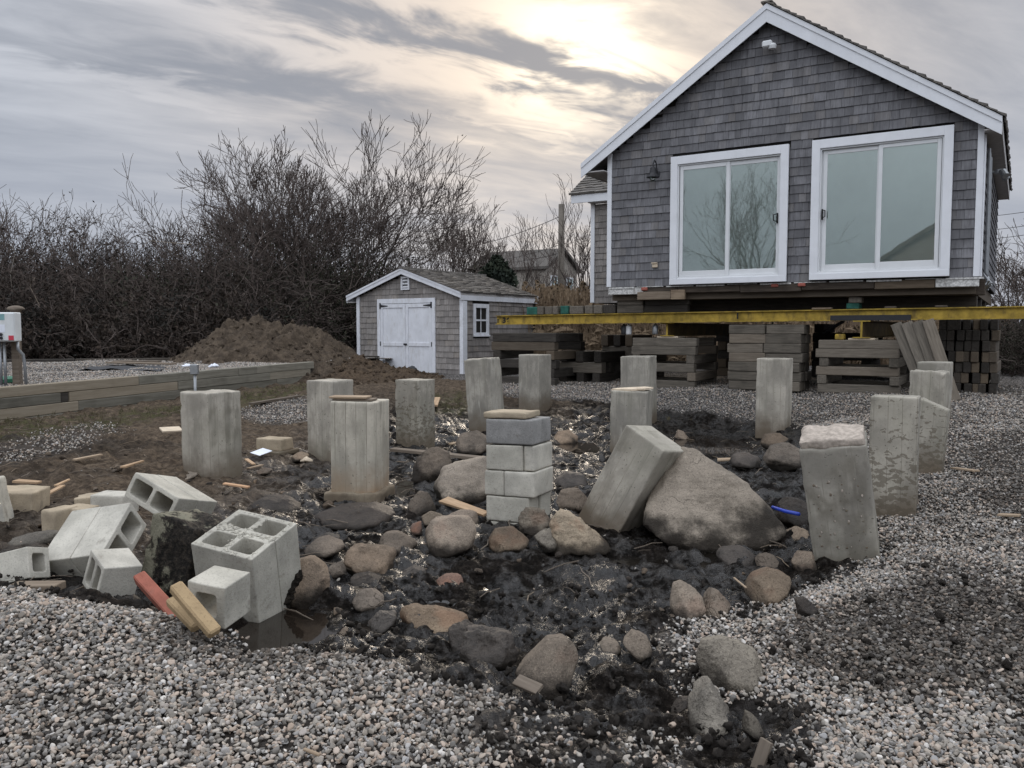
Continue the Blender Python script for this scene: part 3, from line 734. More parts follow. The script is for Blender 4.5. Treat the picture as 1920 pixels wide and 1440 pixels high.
def water_film():
    reg = gpoly([(560, 1000), (700, 900), (740, 850), (900, 800), (1140, 790), (1440, 800), (1480, 870), (1440, 1060), (1300, 1100), (1180, 1200), (1000, 1230), (640, 1180), (600, 1100)])
    xs = np.arange(-3, 4.2, .04); ys = np.arange(4, 13.6, .04); X, Y = np.meshgrid(xs, ys)
    Z = G(X, Y) - .043 + .035 * fbm(X * .9, Y * .9, 2.9, 2)
    ok = inpoly(X, Y, reg); dry = gp(1107, 1143); ok &= np.hypot(X - dry.x, Y - dry.y) > .26; ny, nx = X.shape
    c = ok[:-1, :-1] & ok[1:, :-1] & ok[:-1, 1:] & ok[1:, 1:]; J, I = np.nonzero(c)
    Q = np.stack([J * nx + I, J * nx + I + 1, (J + 1) * nx + I + 1, (J + 1) * nx + I], 1); u, inv = np.unique(Q, return_inverse=True)
    V = np.stack([X.ravel(), Y.ravel(), Z.ravel()], 1)[u]
    tag(obj('shallow_water', mesh_np('shallow_water', V, inv.reshape(Q.shape), [FILM], True)), 'thin films of water standing in the hollows of the mud', kind='structure')
water_film()

# ------------------------------------------------------------------ scattered stones, clods and litter
def shapes(name, n, mats, kind):
    c = bpy.data.collections.new(name)
    r = np.random.default_rng(3)
    for k in range(n):
        if kind == 'stone':
            p = r.normal(size=(11, 3)); p /= np.linalg.norm(p, axis=1)[:, None]; p *= [1, r.uniform(.6, .95), r.uniform(.42, .75)]
            me, _ = rock_mesh(name, p.tolist(), k, mats, 3, 30, .03, 2, 4)
        elif kind == 'clod':
            p = r.normal(size=(14, 3)); p /= np.linalg.norm(p, axis=1)[:, None]; p *= [1, .8, .5]
            me, _ = rock_mesh(name, p.tolist(), k + 50, mats, 2, 9, .55, 3.2)
        elif kind == 'stick':
            mb = MB(); b = r.uniform(-.15, .15); mb.tube([(-1, 0, 0), (-.3, b, .05), (.3, -b * .4, .1), (1, b * .6, 0)], [.03, .035, .03, .02], 4)
            me = mesh_from(name, mb.V, mb.F, mats)
        else:
            mb = MB()
            for q in range(9):
                a = r.uniform(0, 6.28); l = r.uniform(.5, 1); x, y = .25 * math.cos(a * 3), .25 * math.sin(a * 2)
                dx, dy = math.cos(a) * l * .5, math.sin(a) * l * .5; w = .03
                mb.add([(x - w, y, 0), (x + w, y, 0), (x + dx * .5 + w * .7, y + dy * .5, l * .6), (x + dx * .5 - w * .7, y + dy * .5, l * .6), (x + dx, y + dy, l * .8)], [(0, 1, 2, 3), (3, 2, 4)])
            me = mesh_from(name, mb.V, mb.F, mats)
        o = bpy.data.objects.new(name, me); c.objects.link(o)
    return c
def scatter(name, P, rot, scl, dirt, var, coll, label):
    me = bpy.data.meshes.new(name); me.vertices.add(len(P)); me.vertices.foreach_set('co', P.astype(np.float32).ravel())
    for nm, ty, dat, key in (('rot', 'FLOAT_VECTOR', rot, 'vector'), ('scl', 'FLOAT', scl, 'value'), ('dirt', 'FLOAT', dirt, 'value'), ('var', 'INT', var, 'value')):
        a = me.attributes.new(nm, ty, 'POINT'); a.data.foreach_set(key, np.ascontiguousarray(dat, np.int32 if ty == 'INT' else np.float32).ravel())
    o = obj(name, me)
    ng = bpy.data.node_groups.new(name, 'GeometryNodeTree')
    ng.interface.new_socket('Geometry', in_out='INPUT', socket_type='NodeSocketGeometry'); ng.interface.new_socket('Geometry', in_out='OUTPUT', socket_type='NodeSocketGeometry')
    N = ng.nodes.new; L = ng.links.new
    gi, go = N('NodeGroupInput'), N('NodeGroupOutput')
    def attr(nm, ty):
        q = N('GeometryNodeInputNamedAttribute'); q.data_type = ty; q.inputs[0].default_value = nm; return q.outputs[0]
    ci = N('GeometryNodeCollectionInfo'); ci.inputs['Collection'].default_value = coll; ci.inputs['Separate Children'].default_value = True; ci.inputs['Reset Children'].default_value = True
    ip = N('GeometryNodeInstanceOnPoints'); ip.inputs['Pick Instance'].default_value = True
    L(gi.outputs[0], ip.inputs['Points']); L(ci.outputs[0], ip.inputs['Instance']); L(attr('var', 'INT'), ip.inputs['Instance Index'])
    e2r = N('FunctionNodeEulerToRotation'); L(attr('rot', 'FLOAT_VECTOR'), e2r.inputs[0]); L(e2r.outputs[0], ip.inputs['Rotation'])
    L(attr('scl', 'FLOAT'), ip.inputs['Scale']); L(ip.outputs[0], go.inputs[0])
    md = o.modifiers.new('scatter', 'NODES'); md.node_group = ng
    tag(o, label, kind='stuff'); return o
def fan(n, r0, r1, a0, a1, g):
    """random places in the view wedge; density per square metre is even"""
    r = np.sqrt(g.uniform(r0 * r0, r1 * r1, n)); a = np.radians(g.uniform(a0, a1, n))
    return np.sin(a) * r, np.cos(a) * r
def ground_z(x, y):
    """height of the finished ground sheet (bumps included)"""
    g = gravel_cover(x, y)
    return G(x, y) + g * fbm(x * 1.6, y * 1.6, 5.3, 3) * .028, g
def build_gravel():
    st = shapes('gravel_stone_shapes', 10, [GRAVELM], 'stone')
    X = []; Y = []; S = []
    A = math.radians(80) / 2
    for r0, r1, dens, s0, s1 in ((1.9, 4.0, 6200, .0080, .0185), (4.0, 7.5, 3800, .0085, .0180), (7.5, 12.5, 1500, .010, .019), (12.5, 17.5, 750, .012, .021)):
        n = int(A * (r1 * r1 - r0 * r0) * dens); x, y = fan(n, r0, r1, -40, 40, rng)
        c = gravel_cover(x, y); k = rng.uniform(size=n) < c ** 1.3 + .002 * (np.hypot(x, y) < 9)
        x, y = x[k], y[k]
        X.append(x); Y.append(y); S.append(s0 + (s1 - s0) * rng.uniform(size=len(x)) ** 1.6 + .006 * (rng.uniform(size=len(x)) > .975))
    x = np.concatenate(X); y = np.concatenate(Y); s = np.concatenate(S); n = len(x)
    z, g = ground_z(x, y)
    z = z + rng.uniform(-.1, 1.0, n) * s * .9 + .004
    d = gravel_dirt(x, y)
    bury = rng.uniform(size=n) < np.clip(d * .8 - .5, 0, .28); z = np.where(bury, z - s * 1.0, z)
    rot = np.stack([rng.normal(0, .5, n), rng.normal(0, .5, n), rng.uniform(0, 6.28, n)], 1)
    scatter('gravel', np.stack([x, y, z], 1), rot, s, d, rng.integers(0, 10, n), st, 'loose grey, tan and pinkish crushed stone spread over the yard')
    return n
NG = build_gravel()

def build_clods():
    cl = shapes('clod_shapes', 6, [CLODM], 'clod')
    n = 42000; x, y = fan(n, 2.0, 9.5, -38, 38, rng)
    c = gravel_cover(x, y); d = gravel_dirt(x, y); h = G(x, y)
    left = np.clip((-x - 1.1 - .06 * y), 0, 1) * (y > 5)
    edge = c * (1 - c) * 4
    pr = np.where(c > .5, .30 * np.clip(d - .45, 0, 1), (.10 + .45 * (y < 4.9)) * (fbm(x * 1.8, y * 1.8, 2.7, 3) > -.08)) + .65 * edge
    pr = pr * (1 - .75 * left) * np.clip(1.35 - y / 9, .12, 1)
    k = rng.uniform(size=n) < pr
    x, y = x[k], y[k]; z, g = ground_z(x, y); n = len(x)
    s = .005 + (.016 + .014 * (y < 5.0)) * rng.uniform(size=n) ** 3.4
    pool = np.zeros(n, bool)
    for wx, wy, rx, ry, dp in WELLS: pool |= ((x - wx) / rx) ** 2 + ((y - wy) / ry) ** 2 < 1.2
    ok = ~pool
    x, y, z, s, g = x[ok], y[ok], z[ok], s[ok], g[ok]; n = len(x)
    rot = rng.uniform(0, 6.28, (n, 3))
    zz = z + s * .35 + .014 * g + (1 - g) * .018
    scatter('mud_clods', np.stack([x, y, zz], 1), rot, s, np.ones(n), rng.integers(0, 6, n), cl, 'small crumbs and lumps of dark mud over the ground')
    sk = shapes('stick_shapes', 4, [PLANK_D, ], 'stick')
    n = 1500; x, y = fan(n, 4.6, 13, -36, 20, rng); c = gravel_cover(x, y)
    k = (rng.uniform(size=n) < np.where(x < -.9, .85, .25)) & (c < .4); x, y = x[k], y[k]; n = len(x)
    rot = np.stack([rng.normal(0, .12, n), rng.normal(0, .12, n), rng.uniform(0, 6.28, n)], 1)
    scatter('twig_litter', np.stack([x, y, G(x, y) + .025], 1), rot, rng.uniform(.03, .14, n), np.zeros(n), rng.integers(0, 4, n), sk, 'thin brown twigs and splinters littering the soil')
    gt = shapes('grass_shapes', 4, [GRASS], 'grass')
    gl = gpoly([(-100, 795), (300, 765), (590, 718), (600, 732), (420, 768), (200, 795), (-100, 830)]); g2 = gpoly([(800, 740), (870, 735), (885, 775), (830, 780)]); g3 = gpoly([(1230, 770), (1320, 790), (1300, 800), (1220, 785)])
    x = rng.uniform(-9, 3, 60000); y = rng.uniform(8, 18, 60000)
    k = (soft(x, y, gl, .2, 1.1) + soft(x, y, g2, .15, 2.1) + .7 * soft(x, y, g3, .1, 2.1)) * .16 * .5 > rng.uniform(size=60000); x, y = x[k], y[k]; n = len(x)
    scatter('grass', np.stack([x, y, G(x, y) + .01], 1), np.stack([np.zeros(n), np.zeros(n), rng.uniform(0, 6.28, n)], 1), rng.uniform(.05, .11, n), np.zeros(n), rng.integers(0, 4, n), gt, 'short yellowing grass along the foot of the timber wall')
build_clods()

# ================================================================== THE HOUSE
HA = math.radians(31.5)
E1 = Vector((math.cos(HA), -math.sin(HA), 0)); E2 = Vector((math.sin(HA), math.cos(HA), 0)); UP = Vector((0, 0, 1))
HO = at(1785, 617, 12.4); HO.z = 0
HM = Matrix.Translation(HO) @ Matrix(((E1.x, E2.x, 0), (E1.y, E2.y, 0), (0, 0, 1))).to_4x4()   # local x along the gable wall, y into the house
HMI = HM.inverted()
def hl(p): return HMI @ Vector(p)

SHINGLE_UNIT = {}
def shingle_mesh(mat, h, t=.024):
    key = (mat.name, h, t)
    if key not in SHINGLE_UNIT:
        V = [(0, -t, 0), (1, -t, 0), (1, 0, 0), (0, 0, 0), (0, -.004, h), (1, -.004, h), (1, 0, h), (0, 0, h)]
        SHINGLE_UNIT[key] = mesh_from('shingle', V, [(0, 1, 2, 3), (0, 4, 5, 1), (1, 5, 6, 2), (2, 6, 7, 3), (3, 7, 4, 0), (4, 7, 6, 5)], [mat])
    return SHINGLE_UNIT[key]
def lay_shingles(parent, mat, M, x0, x1, z0, z1, expo, top_fn, holes, n_single, order, seed, wmin=.08, wmax=.24):
    """courses of shingles on a wall plane (local x, z; outward is -y). The first n_single by 'order' are objects, the rest one mesh"""
    g = np.random.default_rng(seed); items = []
    k = 0; z = z0
    while z < z1:
        x = x0 - g.uniform(0, .1)
        while x < x1:
            w = g.uniform(wmin, wmax); a, b = max(x, x0), min(x + w, x1); x += w
            segs = [(a, b)]
            for hx0, hx1, hz0, hz1 in holes:
                if z + expo * .55 > hz0 and z + expo * .25 < hz1:
                    new = []
                    for s0, s1 in segs:
                        if s1 <= hx0 or s0 >= hx1: new.append((s0, s1)); continue
                        if s0 < hx0: new.append((s0, hx0))
                        if s1 > hx1: new.append((hx1, s1))
                    segs = new
            for s0, s1 in segs:
                if s1 - s0 < .02: continue
                hh = min(top_fn(s0), top_fn(s1)) - z
                if hh < .03: continue
                items.append((s0, s1 - s0, z + g.uniform(-.003, .003), min(hh, expo * 1.3), g.uniform(-.0025, .004)))
        z += expo; k += 1
    items.sort(key=order)
    full = expo * 1.3
    me = shingle_mesh(mat, full)
    for it in items[:n_single]:
        o = obj('shingle', me, parent, M @ Matrix.Translation((it[0], -it[4], it[2])) @ Matrix.Diagonal((it[1] - .0035, 1, it[3] / full, 1)))
    rest = items[n_single:]
    if rest:
        U = np.array([v.co[:] for v in me.vertices]); Fq = np.array([p.vertices[:] for p in me.polygons])
        V = np.concatenate([U * [it[1] - .0035, 1, it[3] / full] + [it[0], -it[4], it[2]] for it in rest]); Q = np.concatenate([Fq + 8 * i for i in range(len(rest))])
        m2 = mesh_np('shingle_courses', V, Q, [mat])
        a = m2.attributes.new('tint', 'FLOAT', 'POINT'); a.data.foreach_set('value', np.repeat(g.uniform(size=len(rest)), 8).astype(np.float32))
        o = obj('shingle_courses', m2, parent, M); o['kind'] = 'stuff'
    return len(items)

def roof_rows(name, parent, mat, M, L, S, expo, seed, t=.018, wmin=.1, wmax=.28):
    """a roof slope: x along the eave (0..L), y up the slope (0..S), courses of lapped shingles as one mesh"""
    g = np.random.default_rng(seed); V = []; Q = []; tint = []
    y = 0.0
    while y < S:
        x = -g.uniform(0, .15)
        while x < L:
            w = g.uniform(wmin, wmax); a, b = max(x, 0), min(x + w, L); x += w
            if b - a < .015: continue
            y0 = y + g.uniform(-.012, .012); y1 = min(y0 + expo * 1.5, S); tt = t * g.uniform(.8, 1.7)
            i = len(V)
            V += [(a, y0, 0), (b - .004, y0, 0), (b - .004, y0, tt + .012), (a, y0, tt + .012), (a, y1, 0), (b - .004, y1, 0), (b - .004, y1, .006), (a, y1, .006)]
            Q += [(i, i+1, i+2, i+3), (i+3, i+2, i+6, i+7), (i, i+3, i+7, i+4), (i+1, i+5, i+6, i+2), (i+4, i+7, i+6, i+5)]
            tint += [g.uniform()] * 8
        y += expo
    me = mesh_np(name, np.array(V), np.array(Q), [mat])
    a = me.attributes.new('tint', 'FLOAT', 'POINT'); a.data.foreach_set('value', np.array(tint, np.float32))
    o = obj(name, me, parent, M); o['kind'] = 'stuff'; return o

def slider(parent, x0, x1, z0, z1, panes, handle_x, flip):
    """sliding glass door: casing, two sashes, glass, blind, handle"""
    tw = .125
    door = MB().box(x0 + tw, x1 - tw, .05, .09, z0 + .10, z1 - .14).build('sliding_door', WHITE_V, parent)
    c = MB(); y0, y1 = -.036, .02
    c.box(x0, x0 + tw, y0, y1, z0 + .1, z1, .004); c.box(x1 - tw, x1, y0, y1, z0 + .1, z1, .004)
    c.box(x0 + tw, x1 - tw, y0, y1, z1 - .14, z1, .004); c.box(x0, x1, y0 - .004, y1, z0, z0 + .1, .004)
    c.build('casing', WHITE, door)
    tr = MB(); tr.box(x0 + tw, x1 - tw, -.012, .05, z0 + .1, z0 + .135, .003); tr.box(x0 + tw, x1 - tw, -.008, .05, z1 - .165, z1 - .14, .003)
    tr.box(x0 + tw, x0 + tw + .022, -.010, .05, z0 + .135, z1 - .165, .003); tr.box(x1 - tw - .022, x1 - tw, -.010, .05, z0 + .135, z1 - .165, .003)
    tr.build('track', WHITE_V, door)
    for i, (a, b, pz0, pz1) in enumerate(panes):
        y = .008 if (i == 0) != flip else .032
        w0 = .06 if i == 0 else .06
        f = MB()
        xa, xb = a - w0, b + w0
        if i == 0: xa = max(xa, x0 + tw + .024)
        else: xb = min(xb, x1 - tw - .024)
        za, zb = z0 + .137, z1 - .167
        f.box(xa, a, y, y + .022, za, zb, .004); f.box(b, xb, y, y + .022, za, zb, .004)
        f.box(a, b, y + .001, y + .021, za, pz0, .004); f.box(a, b, y + .001, y + .021, pz1, zb, .004)
        f.build('sash', WHITE_V, door)
        MB().box(a - .005, b + .005, y + .009, y + .013, pz0 - .005, pz1 + .005).build('glass_pane', GLASS, door)
    bl = MB(); bl.box(x0 + tw + .03, x1 - tw - .03, .052, .056, z0 + .14, z1 - .17); bl.build('blind', BLIND, door, Matrix.Translation((0, .006, 0)))
    h = MB(); hz = z0 + (z1 - z0) * .43
    sx = -1 if handle_x > (x0 + x1) / 2 else 1
    h.box(handle_x - .012, handle_x + .012, -.022, .01, hz, hz + .17, .004)
    h.tube([(handle_x, -.02, hz + .03), (handle_x + sx * .05, -.05, hz + .045), (handle_x + sx * .05, -.05, hz + .14), (handle_x, -.02, hz + .155)], .009, 6)
    h.build('handle', BLACK, door)
    return door

def build_house():
    h = thing('house', 'grey shingled gabled house jacked up on timber cribs and a yellow beam', 'house', HM)
    XL, XR, XP, ZB, ZPK = -5.66, .33, -2.79, 2.215, 6.70
    sl = (6.70 - 4.50) / (6.11 - 2.79); D = 7.2
    top = lambda x: ZPK - .16 - sl * abs(x - XP)
    # walls
    w = MB(); w.prism([(XL, ZB), (XR, ZB), (XR, top(XR)), (XP, top(XP)), (XL, top(XL))], .095, .16)
    w = w.build('gable_wall', SHEATH, h)
    # sheathing round the door openings is hidden by the casings; the doors stand in front of it
    D1 = (-4.42, -2.42, 2.225, 4.43); D2 = (-2.06, -.06, 2.235, 4.44)
    lay_shingles(w, SHING, Matrix.Translation((0, .075, 0)), XL + .085, XR - .085, ZB, 6.6, .1425, lambda x: top(x) - .02, [D1, D2], 300, lambda it: -it[0] + abs(it[2] - 3.4) * .6, 21)
    MB().box(XL + .01, XR - .01, .076, .094, ZB + .01, top(XL) - .1).build('wall_backing', SHEATH, w)
    gb = MB(); gb.prism([(XL + .02, top(XL) - .1), (XR - .02, top(XR) - .1), (XP, top(XP) - .05)], .076, .094); gb.build('wall_backing', SHEATH, w)
    slider(h, *D1, [(-4.20, -3.45, 2.455, 4.19), (-3.38, -2.61, 2.455, 4.19)], -2.585, False).location.y = .0
    slider(h, *D2, [(-1.83, -1.10, 2.475, 4.205), (-1.02, -.275, 2.485, 4.215)], -1.885, True)
    for x in (XL, XR - .085):
        MB().box(x, x + .085, .04, .094, ZB + .005, top(x + .04) - .03, .004).build('corner_board', WHITE, h)
    # side and rear walls
    sw = MB().box(XR - .09, XR - .001, .161, D, ZB, top(XR) - .06).build('side_wall', SHEATH, h)
    MS = Matrix.Translation((XR, 0, 0)) @ Matrix.Rotation(math.pi / 2, 4, 'Z')
    lay_shingles(sw, SHING, MS, .14, D, ZB, 4.4, .1425, lambda x: 4.30, [], 0, lambda it: it[0], 22)
    MB().box(XR - .0, XR + .026, .094, .155, ZB + .005, 4.28, .004).build('corner_board', WHITE, h)
    MB().box(XL + .001, XL + .09, .161, D, ZB, top(XL) - .06).build('side_wall', SHEATH, h)
    MB().box(XL, XR, D + .001, D + .09, ZB, top(XL) - .05).build('rear_wall', SHEATH, h)
    # conduits down the side wall
    for y, r in ((.55, .022), (.85, .016), (1.0, .016), (1.3, .02)):
        MB().tube([(XR + .055, y, 2.3), (XR + .055, y, 3.4), (XR + .05, y, 4.15)], r, 6).build('conduit', STEEL, h)
    # floor platform
    MB().box(XL + .05, XR - .05, .2, D - .05, ZB - .24, ZB - .02).build('floor_frame', TIMBER_D, h)
    for y in (1.0, 2.6, 4.6): MB().box(XL + .06, XR - .06, y, y + .2, ZB - .47, ZB - .241, .01).build('girder', TIMBER_D, h)
    # sill: rotten boards along the lower edge
    xs = [XL + .02, -4.95, -4.30, -3.2, -2.2, -1.1, -.25, XR]
    for i in range(len(xs) - 1):
        m = ROT if i not in (0, 6) else PEEL
        dz = (0.012, .0, .02, .0, .015, .004, .01)[i]
        MB().box(xs[i] + .004, xs[i + 1] - .004, .06 + .006 * (i % 3), .15, ZB - .15 + dz, ZB - .012, .008).build('sill_board', m, h)
    MB().box(-5.05, -4.42, .035, .10, ZB - .24, ZB - .10, .006).build('patch_block', PLANK_D, h)
    MB().box(-4.415, -4.16, .03, .10, ZB - .245, ZB - .075, .006).build('patch_block', PLANK, h)
    for x in (-2.68, -2.25, -4.98): MB().box(x, x + .12, .035, .075, ZB - .075, ZB - .018, .012).build('brick_fragment', BRICKBIT, h)
    fl = MB(); 
    for x in np.arange(XL + .05, XR - .1, .55): fl.box(x, x + .5, .045, .052, ZB - .022 + .01 * math.sin(x * 7), ZB - .004, 0)
    o = fl.build('flashing_strip', PEEL, h)
    # roof: two slopes with thickness and overhang, rake boards in front
    OV = .14
    ang = math.atan(sl)
    for sgn in (-1, 1):
        xe = XP + sgn * (XP - (-6.16) if sgn < 0 else .60 + 2.79) * .985
        Ls = abs(xe - XP) / math.cos(ang)
        zr = ZPK
        deck = MB(); deck.prism([(XP, zr - .02), (xe, zr - .02 - sl * abs(xe - XP)), (xe, zr - .13 - sl * abs(xe - XP)), (XP, zr - .13)], -OV + .025, D + .25)
        dk = deck.build('roof', SOFFIT, h)
        # rows run along the eave: local x = depth, y = up the slope
        ex = Vector((0, 1, 0)); ey = Vector((-sgn * math.cos(ang), 0, math.sin(ang))); ez = ex.cross(ey)
        if ez.z < 0: ex = -ex; ez = -ez
        org = Vector((xe + sgn * .03, -OV - .03 if ex.y > 0 else D + .28, zr - .018 - sl * (abs(xe - XP) + .03)))
        R4 = Matrix(((ex.x, ey.x, ez.x), (ex.y, ey.y, ez.y), (ex.z, ey.z, ez.z))).to_4x4()
        roof_rows('roof_shingles', dk, ROOFSH, Matrix.Translation(org) @ R4, D + .31, Ls + .03, .14, 31 + sgn, .022)
        for (za, zb, ya, yb) in ((-.03, -.115, -OV - .012, -OV + .024), (-.115, -.315, -OV + .004, -OV + .024)):
            rb = MB(); rb.prism([(XP, zr + za), (xe, zr + za - sl * abs(xe - XP)), (xe, zr + zb - sl * abs(xe - XP) + (.03 if zb < -.2 else 0)), (XP, zr + zb)], ya, yb)
            rb.build('rake_board', WHITE, h)
        z_e = zr - sl * abs(xe - XP)
        MB().box(min(xe, xe - sgn * .02), max(xe, xe - sgn * .02), -OV + .025, D + .25, z_e - .21, z_e - .131).build('eave_board', WHITE if sgn < 0 else SOFFIT, h)
        a, b = sorted((xe - sgn * .021, (XL if sgn < 0 else XR)))
        MB().box(a, b, -OV + .025, D + .25, z_e - .2, z_e - .18).build('soffit', SOFFIT, h)
    # ridge caps
    rc = MB()
    for i, y in enumerate(np.arange(-OV - .03, D + .2, .16)): rc.box(XP - .09, XP + .09, y, y + .15, ZPK - .02, ZPK + .012 + .01 * (i % 2), .006)
    rc.build('ridge_cap', ROOFSH, h)['kind'] = 'stuff'
    # small wing set back on the left
    d0 = 3.5
    wl, wr = -7.68, XL - .002
    wg = MB().box(wl + .02, wr, d0 + .02, d0 + 2.8, 2.05, 4.31).build('wing_wall', SHEATH, h)
    lay_shingles(wg, SHING_S, Matrix.Translation((0, d0 + .02, 0)), wl + .1, wr, 2.05, 4.3, .1425, lambda x: 4.31, [], 0, lambda it: it[0], 23)
    MB().box(wl, wl + .1, d0 - .025, d0 + .03, 2.06, 4.33, .004).build('corner_board', WHITE, h)
    MB().box(wl - .4, wr, d0 - .24, d0 - .21, 4.335, 4.53, .004).build('wing_fascia', WHITE, h)
    wsl = .62; wa = math.atan(wsl)
    wr_o = MB(); wr_o.prism([(d0 - .25, 4.53), (d0 + 1.6, 4.53 + wsl * 1.85), (d0 + 1.6, 4.46 + wsl * 1.85), (d0 - .205, 4.46)], wl - .4, wr, axis=0); rf = wr_o.build('wing_roof', SOFFIT, h)
    R4 = Matrix(((1, 0, 0), (0, math.cos(wa), -math.sin(wa)), (0, math.sin(wa), math.cos(wa)))).to_4x4()
    roof_rows('roof_shingles', rf, ROOFSH, Matrix.Translation((wl - .43, d0 - .28, 4.525)) @ R4, wr - wl + .42, 2.1, .14, 41, .02)
    MB().box(wl + .02, wr, d0 - .215, d0 + .03, 4.32, 4.336).build('soffit', SOFFIT, h)
    # lamp, outlet, floodlights
    l = MB(); x, z = -4.70, 4.17
    l.tube([(x, .06, z + .0), (x, .0, z + .19), (x, -.08, z + .23), (x, -.14, z + .16), (x, -.14, z + .10)], .012, 6); l.lathe([(.03, .1), (.05, .08), (.06, .0), (.115, -.07), (.115, -.08), (.09, -.075)], 14, (x, -.14, z)); l.box(x - .05, x + .05, .045, .07, z - .04, z + .06, .01)
    sc = l.build('barn_lamp', DARKM, h, smooth=False)
    b = MB(); b.lathe([(.02, -.04), (.05, -.08), (.055, -.115), (.03, -.15)], 12, (x, -.14, z)); b.build('bulb', GLASS, sc)
    o = MB(); o.box(-4.77, -4.67, .02, .062, 2.54, 2.62, .008); o.box(-4.775, -4.665, .0, .03, 2.61, 2.63, .004); o.build('outlet_box', CARD, h)
    f = MB(); x, z = -2.75, 6.02
    f.box(x - .05, x + .04, .03, .06, z - .02, z + .07, .01); f.tube([(x, .04, z + .02), (x + .01, -.07, z)], .02, 6); f.box(x - .11, x + .05, -.14, -.04, z - .03, z + .075, .02); f.lathe([(.055, -.06), (.065, -.01), (.05, .02)], 12, (x + .05, -.08, z))
    f.build('flood_lamp', WHITE_V, h)
    f = MB(); x, y, z = XR + .16, 1.5, 3.95
    for dy in (-.09, .09): f.tube([(x, y, z), (x + .06, y + dy, z - .02), (x + .1, y + dy * 1.6, z - .1)], [.03, .05, .055], 10)
    f.lathe([(.06, -.03), (.06, .03)], 10, (x, y, z)); f.tube([(XR + .02, y, z), (x, y, z)], .02, 6); f.build('flood_lamp', STEEL, h)
    f = MB()
    for k in range(5):
        a = k * 1.1; f.tube([(XR + .04, .3 + .1 * k, ZB + .05), (XR + .12 + .03 * math.sin(a), .25 + .12 * k, ZB - .05 - .03 * k), (XR + .06, .35 + .12 * k, ZB - .16), (XR + .1, .45 + .1 * k, ZB + .02)], .014, 5)
    f.build('cable_tangle', STEEL, h)
    MB().box(XR - .12, XR + .07, .3, .45, ZB - .26, ZB - .02, .01).build('sill_board', ROT, h)
    return h
HOUSE = build_house()

# ------------------------------------------------------------------ steel beam across the front, cribs and timbers below
ORD = ['zeroth', 'lowest', 'second', 'third', 'fourth', 'fifth', 'sixth', 'seventh', 'eighth', 'ninth', 'tenth']
def timber(x0, x1, y0, y1, z0, z1, label, group, mat=None, M=None, name='timber'):
    """one loose timber; house coordinates, local x along its length"""
    L, W, Hh = x1 - x0, y1 - y0, z1 - z0
    cx, cy, cz = (x0 + x1) / 2, (y0 + y1) / 2, (z0 + z1) / 2
    j = lambda a: random.uniform(-a, a)
    along_x = L >= W
    V, Fc = box_geo(-max(L, W) / 2, max(L, W) / 2, -min(L, W) / 2, min(L, W) / 2, -Hh / 2 + .001, Hh / 2 - .001, .010)
    me = mesh_from(name, V, Fc, [mat or TIMBER])
    R4 = Matrix.Rotation((0 if along_x else math.pi / 2) + j(.02), 4, 'Z')
    T = (M or HM) @ Matrix.Translation((cx + j(.028), cy + j(.022), cz)) @ R4
    return tag(obj(name, me, None, T), label, 'timber', group)

def crib(nm, x0, x1, y0, y1, z0, plan, t, group, mat=None):
    """plan: per layer 'x' two timbers along the front, 'y' two crosswise, 'X' a full layer along the front"""
    z = z0
    for i, c in enumerate(plan):
        lay = ORD[i + 1]
        if c == 'x':
            timber(x0, x1, y0, y0 + t, z, z + t, f'front timber in the {lay} layer of {nm}', group, mat)
            timber(x0, x1, y1 - t, y1, z, z + t, f'rear timber in the {lay} layer of {nm}', group, mat)
        elif c == 'y':
            timber(x0 + .02, x0 + .02 + t, y0 - .02, y1 + .02, z, z + t, f'left cross timber in the {lay} layer of {nm}', group, mat)
            timber(x1 - .02 - t, x1 - .02, y0 - .02, y1 + .02, z, z + t, f'right cross timber in the {lay} layer of {nm}', group, mat)
        elif c == 'X':
            n = 3; st = (y1 - y0 - t) / (n - 1)
            for k in range(n): timber(x0, x1, y0 + k * st, y0 + k * st + t, z, z + t, f"{['front', 'middle', 'rear'][k]} timber in the {lay} layer of {nm}", group, mat)
        z += t
    return z

